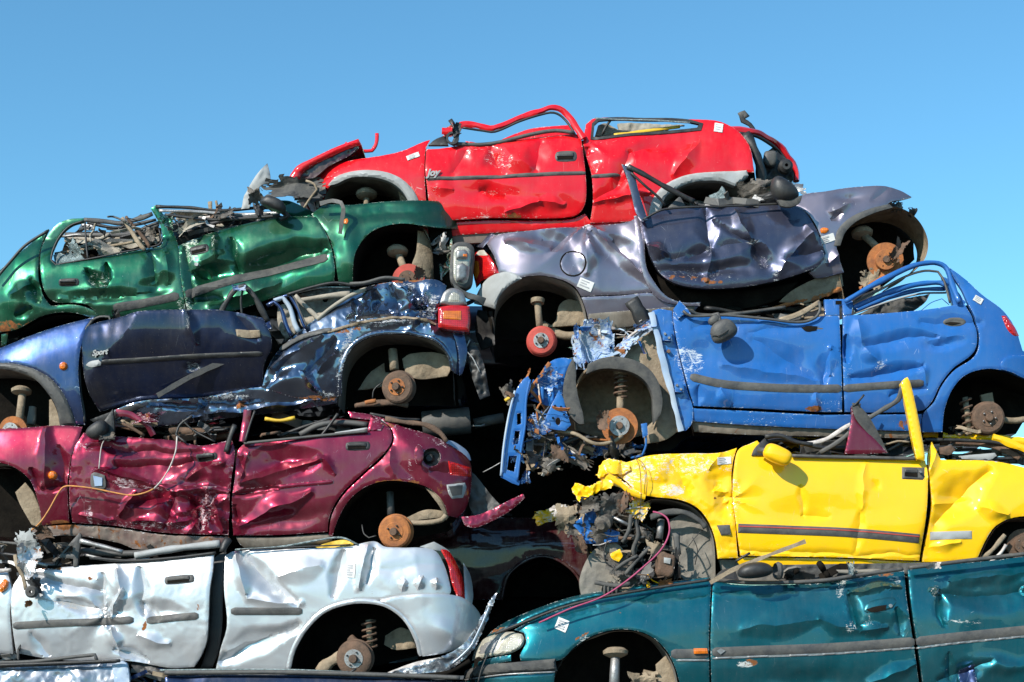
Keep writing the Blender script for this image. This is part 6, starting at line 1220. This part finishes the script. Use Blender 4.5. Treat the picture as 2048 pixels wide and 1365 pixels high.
# ================================================================== TEAL, bottom right, nose to the left
c = Car('crushed_car', 'teal crushed saloon at bottom right with oval headlamp and black mirror', 'car', -.16, 'teal',
        [(930, 1290), (1050, 1240), (1200, 1196), (1422, 1160), (1640, 1166), (1810, 1140), (2100, 1108)], [(930, 1440), (2100, 1440)],
        ends=[(925, 160, .32)], fac=(.005, 90), seed=81, shoulder=.09, tuck=.05)
c.dents = [('c', 1000, 1262, 1200, 1215, 8, -.008), ('c', 1200, 1212, 1422, 1190, 8, -.010), ('c', 1424, 1190, 1660, 1180, 8, -.010), ('c', 1480, 1255, 1640, 1238, 26, -.016), ('c', 1640, 1238, 1720, 1262, 16, -.014), ('c', 1700, 1180, 1720, 1258, 12, .04), ('c', 1700, 1182, 1800, 1172, 10, -.03), ('h', 1755, 1212, 70, 46, 0, -.022), ('c', 1720, 1260, 1770, 1255, 12, -.025), ('c', 1790, 1220, 1800, 1270, 12, .025),
           ('c', 1880, 1185, 1890, 1250, 14, .04), ('c', 1860, 1180, 1880, 1190, 10, -.03), ('c', 1890, 1190, 2080, 1185, 30, .035), ('c', 1900, 1165, 2080, 1140, 14, -.016), ('d', 1620, 1360, 140, 30, 0, .02), ('c', 1740, 1365, 1830, 1330, 18, -.02), ('c', 1880, 1365, 1980, 1325, 20, .03), ('c', 1895, 1310, 1900, 1365, 10, .02), ('d', 2000, 1330, 60, 16, 0, -.02)]
c.wear = [(1680, 1178, 14, 30, 10, .8), (1700, 1255, 16, 18, 20, .8), (1790, 1162, 16, 14, 0, .85), (1735, 1240, 20, 16, 60, .7), (1870, 1185, 14, 20, 0, .75), (1815, 1185, 8, 60, 0, .7), (1895, 1330, 6, 40, 0, .6), (1930, 1244, 44, 6, 4, .85), (1165, 1276, 14, 6, -30, .9), (1490, 1328, 24, 10, 0, 1.0), (1540, 1326, 0.1, .1, 0, 0), (1870, 1158, 14, 14, 0, .6), (1610, 1170, 30, 4, 0, .5)]
c.rust = [(1500, 1326, 22, 10, 0, .8), (1165, 1272, 24, 4, -30, .95), (1240, 1227, 6, 3, 0, .9), (1206, 1246, 3, 4, 0, .9), (990, 1262, 30, 5, -20, .9), (1775, 1150, 30, 5, -6, .8)]
c.panel('front_wing', [(1040, 1312), (1052, 1285), (1048, 1266), (1028, 1260), (1060, 1244), (1120, 1220), (1200, 1198), (1300, 1180), (1423, 1161), (1421, 1200), (1418, 1290), (1420, 1400), (1366, 1400), (1352, 1340), (1330, 1298), (1292, 1268), (1240, 1259), (1190, 1270), (1150, 1294), (1128, 1316), (1112, 1322), (1042, 1322)])
c.panel('bonnet', [(960, 1290), (985, 1262), (1020, 1240), (1080, 1215), (1140, 1195), (1200, 1183), (1300, 1168), (1422, 1154), (1422, 1161), (1300, 1178), (1200, 1195), (1120, 1216), (1060, 1240), (1024, 1258), (985, 1272)], 'teal', off=.06, follow=0, flange=1.2, roll=(4, .03), wear=.3)
c.tube('bonnet_gap', [(990, 1268, .06), (1060, 1240, .05), (1120, 1217, .05), (1200, 1196, .05), (1300, 1178, .05), (1420, 1160, .04)], .010, 'black')
h = c.panel('headlamp', [(944, 1322), (950, 1300), (966, 1280), (988, 1270), (1022, 1264), (1044, 1269), (1049, 1280), (1044, 1294), (1024, 1306), (985, 1313)], 'clearlens', off=-.008, step=4, roll=(7, .025), flange=.05)
c.panel('headlamp_reflector', [(952, 1312), (960, 1292), (985, 1276), (1008, 1270), (990, 1308)], 'steel', off=-.010, step=4, roll=(4, .01), flange=.004, parent=h)
c.panel('lamp_underlip', [(942, 1328), (985, 1316), (1022, 1310), (1022, 1322), (980, 1330), (944, 1336)], off=-.004)
c.panel('bumper_strip', [(930, 1342), (960, 1332), (1040, 1324), (1110, 1318), (1114, 1342), (1040, 1345), (960, 1352), (926, 1362)], 'rubber', off=-.035, roll=(6, .02))
c.tube('bumper_chrome', [(930, 1360, -.03), (1000, 1350, -.035), (1060, 1346, -.035), (1110, 1344, -.035)], .006, 'steel', surf=True)
c.panel('front_bumper', [(924, 1364), (960, 1355), (1040, 1349), (1110, 1345), (1104, 1400), (924, 1410)], off=-.02); c.tube('loose_stalk', [(956, 1366, -.2), (964, 1336, -.2), (976, 1308, -.2)], .005, 'black')
c.arch([(1100, 1420), (1112, 1350), (1130, 1318), (1152, 1296), (1190, 1273), (1240, 1262), (1292, 1270), (1328, 1300), (1350, 1342), (1362, 1420)], 'liner')
c.tube('strut', [(1231, 1310, .12), (1229, 1350, .12), (1228, 1400, .1)], .032, 'steel', smooth=False, sides=14); c.lathe('strut_mount', 1231, 1306, .12, [(.001, -.035), (.04, -.032), (.08, -.012), (.085, .01), (.06, .03), (.001, .04)], 'tan', ax=(0, .2, 1))
c.panel('splash_guard', [(1312, 1330), (1332, 1312), (1348, 1345), (1360, 1400), (1318, 1400)], 'tan', off=.14, follow=0, sec=0, noise=.02); c.tube('track_rod', [(1286, 1345, .2), (1310, 1350, .2)], .02, 'tan'); c.scrap('lower_arm', 1285, 1370, .15, (60, 50), 'tan', 4)
c.strip('rub_strip', [(1342, 1308), (1380, 1308), (1417, 1308)], 19, 'trim'); c.strip('chrome_line', [(1352, 1321), (1418, 1321)], 4, 'steel', off=-.012)
c.panel('marker_lamp', [(1386, 1297), (1413, 1297), (1415, 1307), (1387, 1308)], 'orangelens', off=-.03, step=4, roll=(2, .004))
c.sticker(1124, 1250, 24, 24, 22, None, 4)
d = c.panel('front_door', [(1426, 1162), (1480, 1170), (1560, 1170), (1640, 1167), (1720, 1156), (1808, 1142), (1813, 1200), (1828, 1300), (1842, 1400), (1424, 1400), (1421, 1290), (1424, 1200)], off=-.010)
c.strip('rub_strip', [(1424, 1305), (1500, 1302), (1660, 1296), (1828, 1284)], 19, 'trim', parent=d); c.strip('chrome_line', [(1424, 1317), (1500, 1314), (1660, 1308), (1828, 1296)], 4, 'steel', off=-.012, parent=d)
c.panel('strip_badge', [(1432, 1302), (1440, 1297), (1450, 1302), (1440, 1309)], 'steel', off=-.028, step=4, roll=None, flange=.004, parent=d)
h = c.panel('door_handle', [(1724, 1222), (1732, 1206), (1760, 1196), (1788, 1194), (1793, 1204), (1782, 1218), (1750, 1226), (1730, 1228)], 'teal', off=-.016, roll=(4, .010), flange=.03, step=3, parent=d); c.panel('handle_recess_shade', [(1728, 1220), (1745, 1214), (1770, 1210), (1768, 1220), (1745, 1225)], 'under', off=-.02, roll=None, flange=.003, step=3, parent=h); c.lathe('door_lock', 1781, 1212, -.02, [(.001, -.008), (.012, -.008), (.013, .02)], 'steel', n=12, parent=h)
d = c.panel('rear_door', [(1816, 1140), (1870, 1132), (1980, 1122), (2100, 1106), (2100, 1400), (1850, 1400), (1838, 1310), (1824, 1220)], off=-.004)
c.strip('rub_strip', [(1832, 1284), (1900, 1276), (1980, 1268), (2100, 1256)], 19, 'trim', parent=d); c.strip('chrome_line', [(1832, 1297), (1900, 1288), (1980, 1280), (2100, 1268)], 4, 'steel', off=-.012, parent=d)
c.panel('door_handle', circle(2054, 1182, 14, 12, 0, 12), 'teal', off=-.02, step=4, roll=(4, .012), parent=d); c.panel('blue_scrap', [(1916, 1358), (1918, 1340), (1946, 1328), (1950, 1370), (1920, 1372)], 'navy', off=-.06, step=4, noise=.02)
c.tube('belt_moulding', [(1430, 1160, -.0), (1500, 1166, -.0), (1640, 1162, .0), (1720, 1150, .0), (1806, 1138, .0)], .014, 'trim'); c.tube('belt_moulding', [(1818, 1136, .0), (1900, 1126, .0), (2100, 1102, .0)], .014, 'trim')
c.blob('door_mirror', 1510, 1141, -.10, .115, .07, .052, 'black', -6, 2.3, cut=-.15, label='black door mirror'); c.lathe('mirror_boot', 1556, 1142, -.06, [(.05, -.02), (.06, 0), (.05, .02)], 'rubber', ax=(1, .2, 0), n=20); c.panel('mirror_sail', [(1426, 1160), (1446, 1140), (1470, 1140), (1480, 1164)], 'black', off=-.03, follow=0, step=4)
c.tube('wiper_arm', [(1420, 1166, -.05), (1470, 1138, -.08), (1540, 1110, -.10), (1611, 1083, -.10)], .010, 'tan', flat=(.004, .013), sides=4); c.tube('wiper_arm', [(1470, 1124, .0), (1500, 1106, -.02)], .008, 'black')
c.junk('window_wreckage', [(1570, 1140), (1700, 1134), (1800, 1130), (1800, 1142), (1640, 1160), (1575, 1158)], 20, ['black', 'trim', 'under', 'liner'], (.02, .3), (.008, .02), 50, (40, 120)); c.scrap('glass_crumbs', 1700, 1138, -.02, (16, 30), 'glass', 3, n=7); c.scrap('glass_crumbs', 1865, 1132, -.02, (34, 14), 'wirewhite', 3, n=7)
c.panel('roof_pad', [(1560, 1130), (1700, 1128), (1950, 1124), (1960, 1140), (1800, 1150), (1640, 1166), (1560, 1164)], 'rubber', off=.12, follow=0, sec=0, noise=.04)
c.shell([(950, 1318), (1050, 1262), (1200, 1214), (1422, 1176), (1640, 1178), (1810, 1156), (2100, 1122), (2100, 1450), (930, 1450)], arches=[[(1096, 1500), (1110, 1340), (1150, 1290), (1240, 1255), (1300, 1268), (1355, 1345), (1368, 1500)]])
teal = c
c.tube('pink_cable', [(1078, 1246, -.03), (1140, 1218, -.04), (1200, 1196, -.05), (1240, 1172, -.06), (1285, 1136, -.06), (1322, 1100, -.04), (1338, 1068, -.02), (1336, 1040, .05), (1322, 1028, .08), (1306, 1024, .1)], .006, 'wirepink')

# ================================================================== bottom-left wreck, only its top edge in the frame
c = Car('crushed_car', 'dark navy wreck at the bottom left edge under the silver car', 'car', -.16, 'navy', [(-60, 1330), (1000, 1362)], [(-60, 1445), (1000, 1445)], fac=(.010, 60), seed=91, shoulder=.03)
c.wear = [(90, 1350, 120, 20, 0, .6), (900, 1365, 80, 10, 0, .5)]
c.panel('front_door', [(-60, 1338), (60, 1334), (160, 1330), (245, 1326), (250, 1350), (252, 1420), (-60, 1420)], 'greysilver', off=-.0, noise=.015); c.panel('rear_door', [(330, 1352), (460, 1350), (700, 1352), (830, 1358), (900, 1362), (1000, 1372), (1000, 1420), (330, 1420)], 'navydark', off=.0)
c.panel('door_pillar', [(225, 1330), (246, 1322), (256, 1330), (262, 1420), (235, 1420)], 'iceblue', off=-.02, noise=.02)
c.tube('window_seal', [(-40, 1326, .0), (60, 1324, .0), (150, 1314, .0), (190, 1310, .0), (194, 1322, .0)], .012, 'trim'); c.tube('window_seal', [(330, 1346, .0), (560, 1345, .0), (760, 1350, .0), (920, 1356, .0)], .016, 'trim')
c.tube('door_top_rail', [(-40, 1332, -.01), (80, 1328, -.01), (240, 1322, -.01)], .012, 'black'); c.tube('glass_edge', [(320, 1341, .03), (560, 1340, .03), (700, 1345, .03)], .007, 'glass')
c.panel('roof_sheet', [(258, 1328), (290, 1326), (345, 1338), (380, 1344), (330, 1350), (262, 1342)], 'black', off=.05, noise=.03); c.junk('window_wreckage', [(255, 1325), (340, 1340), (340, 1375), (260, 1375)], 16, ['black', 'trim', 'navy', 'tan'], (.0, .3), (.006, .014), 60, (30, 70))
c.junk('front_wreckage', [(-40, 1300), (40, 1302), (60, 1326), (-40, 1328)], 12, ['black', 'trim', 'under', 'greytrim'], (.0, .3), (.006, .014), 61, (30, 90))
c.shell([(-60, 1350), (245, 1342), (330, 1362), (1000, 1378), (1000, 1450), (-60, 1450)])

# ================================================================== second rank of wrecks in the gap, most coloured near black for its shade
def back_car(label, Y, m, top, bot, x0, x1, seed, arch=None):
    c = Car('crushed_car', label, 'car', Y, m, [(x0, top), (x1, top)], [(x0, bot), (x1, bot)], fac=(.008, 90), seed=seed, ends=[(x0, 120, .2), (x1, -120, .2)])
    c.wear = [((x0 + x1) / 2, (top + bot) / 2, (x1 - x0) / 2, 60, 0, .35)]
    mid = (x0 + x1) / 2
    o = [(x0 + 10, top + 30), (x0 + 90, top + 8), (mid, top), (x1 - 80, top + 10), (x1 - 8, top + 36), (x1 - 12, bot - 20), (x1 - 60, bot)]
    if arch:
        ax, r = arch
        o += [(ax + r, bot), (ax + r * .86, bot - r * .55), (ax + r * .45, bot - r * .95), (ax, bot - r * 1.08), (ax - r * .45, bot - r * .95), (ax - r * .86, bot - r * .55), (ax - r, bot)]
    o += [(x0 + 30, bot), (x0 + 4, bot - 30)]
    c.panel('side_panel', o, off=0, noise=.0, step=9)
    holes = []
    if arch:
        c.arch([(ax - r, bot + 6), (ax - r * .86, bot - r * .5), (ax, bot - r), (ax + r * .86, bot - r * .5), (ax + r, bot + 6)], 'under')
        c.tube('arch_lip', [(ax - r, bot, -.0), (ax - r * .86, bot - r * .55, -.01), (ax - r * .45, bot - r * .93, -.01), (ax, bot - r * 1.06, -.01), (ax + r * .45, bot - r * .93, -.01), (ax + r * .86, bot - r * .55, -.01), (ax + r, bot, .0)], .012, m)
        holes = [[(ax - r * 1.02, bot + 60), (ax - r * .9, bot - r * .5), (ax, bot - r * 1.06), (ax + r * .9, bot - r * .5), (ax + r * 1.02, bot + 60)]]
    c.shell([(x0 + 20, top + 40), (x0 + 100, top + 18), (mid, top + 12), (x1 - 90, top + 20), (x1 - 20, top + 44), (x1 - 20, bot - 6), (x0 + 20, bot - 6)], arches=holes)
    c.junk('crushed_roof', [(x0 + 60, top - 14), (x1 - 60, top - 14), (x1 - 60, top + 12), (x0 + 60, top + 12)], 14, ['black', 'trim', 'under', m], (.05, .6), (.008, .018), seed, (60, 150))
    return c
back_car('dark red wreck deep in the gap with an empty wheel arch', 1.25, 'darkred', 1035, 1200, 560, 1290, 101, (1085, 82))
back_car('wreck blackened as shade at the bottom of the gap behind the others', 1.75, 'under', 1186, 1350, 560, 1500, 102)
back_car('wreck blackened as shade behind the maroon tail in the gap', 1.75, 'under', 880, 1032, 640, 1560, 103)
back_car('wreck blackened as shade deep behind the red wheel drum', 1.8, 'under', 735, 876, 520, 1330, 104)
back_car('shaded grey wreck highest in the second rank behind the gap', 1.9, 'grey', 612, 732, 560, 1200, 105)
back_car('backing wreck blackened as shade seen through the crack under the maroon car', 1.75, 'under', 1040, 1190, -260, 640, 106)
back_car('backing wreck blackened as shade seen through the crack above the maroon car', 1.75, 'under', 800, 960, -260, 620, 107)
back_car('backing wreck blackened as shade seen through the crack under the silver car', 1.75, 'under', 1200, 1370, -260, 545, 108)

# ================================================================== the maroon shard wedged upright between blue and yellow
c = Car('door_shard', 'maroon and black triangular sheet shard standing between the blue and yellow cars', 'car part', .02, 'maroon', [(1690, 800), (1780, 800)], [(1690, 910), (1780, 910)], fac=(.002, 60), seed=120)
c.root['category'] = 'metal sheet'
del c.root['group']
c.panel('painted_face', [(1703, 812), (1712, 838), (1740, 868), (1776, 906), (1735, 908), (1690, 908), (1698, 870), (1703, 840)], off=-.05, follow=0, sec=0, roll=(3, .006))
c.panel('inner_face', [(1704, 811), (1716, 808), (1738, 832), (1760, 868), (1778, 905), (1770, 900), (1738, 868), (1712, 838)], 'rubber', off=-.06, follow=0, sec=0, tilt=(1720, 850, .15, 0), flange=.02)
c.tube('torn_seal', [(1706, 814, -.06), (1714, 806, -.07), (1720, 800, -.06), (1728, 790, -.06)], .007, 'black'); c.scrap('torn_clip', 1713, 812, -.06, (18, 14), 'black', 2, n=6)

# ================================================================== ground
def ground():
    m, t, b = nt('yard_gravel'); co = coords(t)
    f = ramp(t, noise_tex(t, co, .35, 8, .65), .35, .65); g = noise_tex(t, co, 9, 6, .7)
    base = mixc(t, f, (.085, .072, .06), (.05, .044, .038)); base = mixc(t, ramp(t, g, .5, .7), base, (.13, .115, .10))
    t.links.new(base, b.inputs['Base Color']); b.inputs['Roughness'].default_value = .95
    bp = N(t, 'Bump', i_Strength=.6, i_Distance=.03); t.links.new(g, bp.inputs['Height']); t.links.new(bp.outputs[0], b.inputs['Normal'])
    n = 60; v, f2 = [], []
    def co1(i): u = i / n * 2 - 1; return math.copysign(abs(u) ** 3, u) * 1500
    for i in range(n + 1):
        for j in range(n + 1):
            x, y = co1(i), co1(j); r = math.hypot(x, y)
            v.append((x, y, .02 * mnoise.noise(Vector((x * .3, y * .3, 0))) - .02))
    for i in range(n):
        for j in range(n):
            a = i * (n + 1) + j; f2.append((a, a + n + 1, a + n + 2, a + 1))
    me = bpy.data.meshes.new('ground'); me.from_pydata(v, [], f2); me.materials.append(m); me.polygons.foreach_set('use_smooth', [True] * len(f2))
    o = link(bpy.data.objects.new('ground', me)); o['kind'] = 'structure'
ground()

# ================================================================== light
sun_to = Vector((-.60, -.66, .60)).normalized()
el = math.asin(sun_to.z); rot = math.atan2(sun_to.x, sun_to.y)
L = bpy.data.lights.new('sun', 'SUN'); L.energy = 5.0; L.angle = math.radians(.53); L.color = (1, .94, .85)
lo = link(bpy.data.objects.new('sun', L)); lo.rotation_euler = (-sun_to).to_track_quat('-Z', 'Y').to_euler(); lo.location = (-8, -9, 12)
w = bpy.data.worlds.new('World'); bpy.context.scene.world = w; w.use_nodes = True
t = w.node_tree; t.nodes.clear()
sky = t.nodes.new('ShaderNodeTexSky'); sky.sky_type = 'NISHITA'; sky.sun_disc = False; sky.sun_elevation = el; sky.sun_rotation = rot
sky.air_density = 1.0; sky.dust_density = .35; sky.ozone_density = 2.2
tint = t.nodes.new('ShaderNodeMix'); tint.data_type = 'RGBA'; tint.blend_type = 'MULTIPLY'; tint.inputs[0].default_value = 1; tint.inputs[7].default_value = (.63, 1.11, 1.20, 1); t.links.new(sky.outputs[0], tint.inputs[6])
bg = t.nodes.new('ShaderNodeBackground'); bg.inputs[1].default_value = .128
out = t.nodes.new('ShaderNodeOutputWorld'); t.links.new(tint.outputs[2], bg.inputs[0]); t.links.new(bg.outputs[0], out.inputs[0])

# ================================================================== camera
cam = bpy.data.cameras.new('camera'); co_ = link(bpy.data.objects.new('camera', cam)); co_.location = (0, -D, HC); co_.rotation_euler = (math.radians(90), 0, 0)
cam.sensor_fit = 'HORIZONTAL'; cam.sensor_width = 36; cam.lens = 36 * D * S / 2048
cam.shift_y = (HY - 682.5) / 2048; cam.clip_end = 5000; cam.clip_start = .1
sc = bpy.context.scene; sc.camera = co_
sc.view_settings.view_transform = 'Standard'; sc.view_settings.look = 'None'; sc.view_settings.gamma = 1; sc.view_settings.exposure = .30
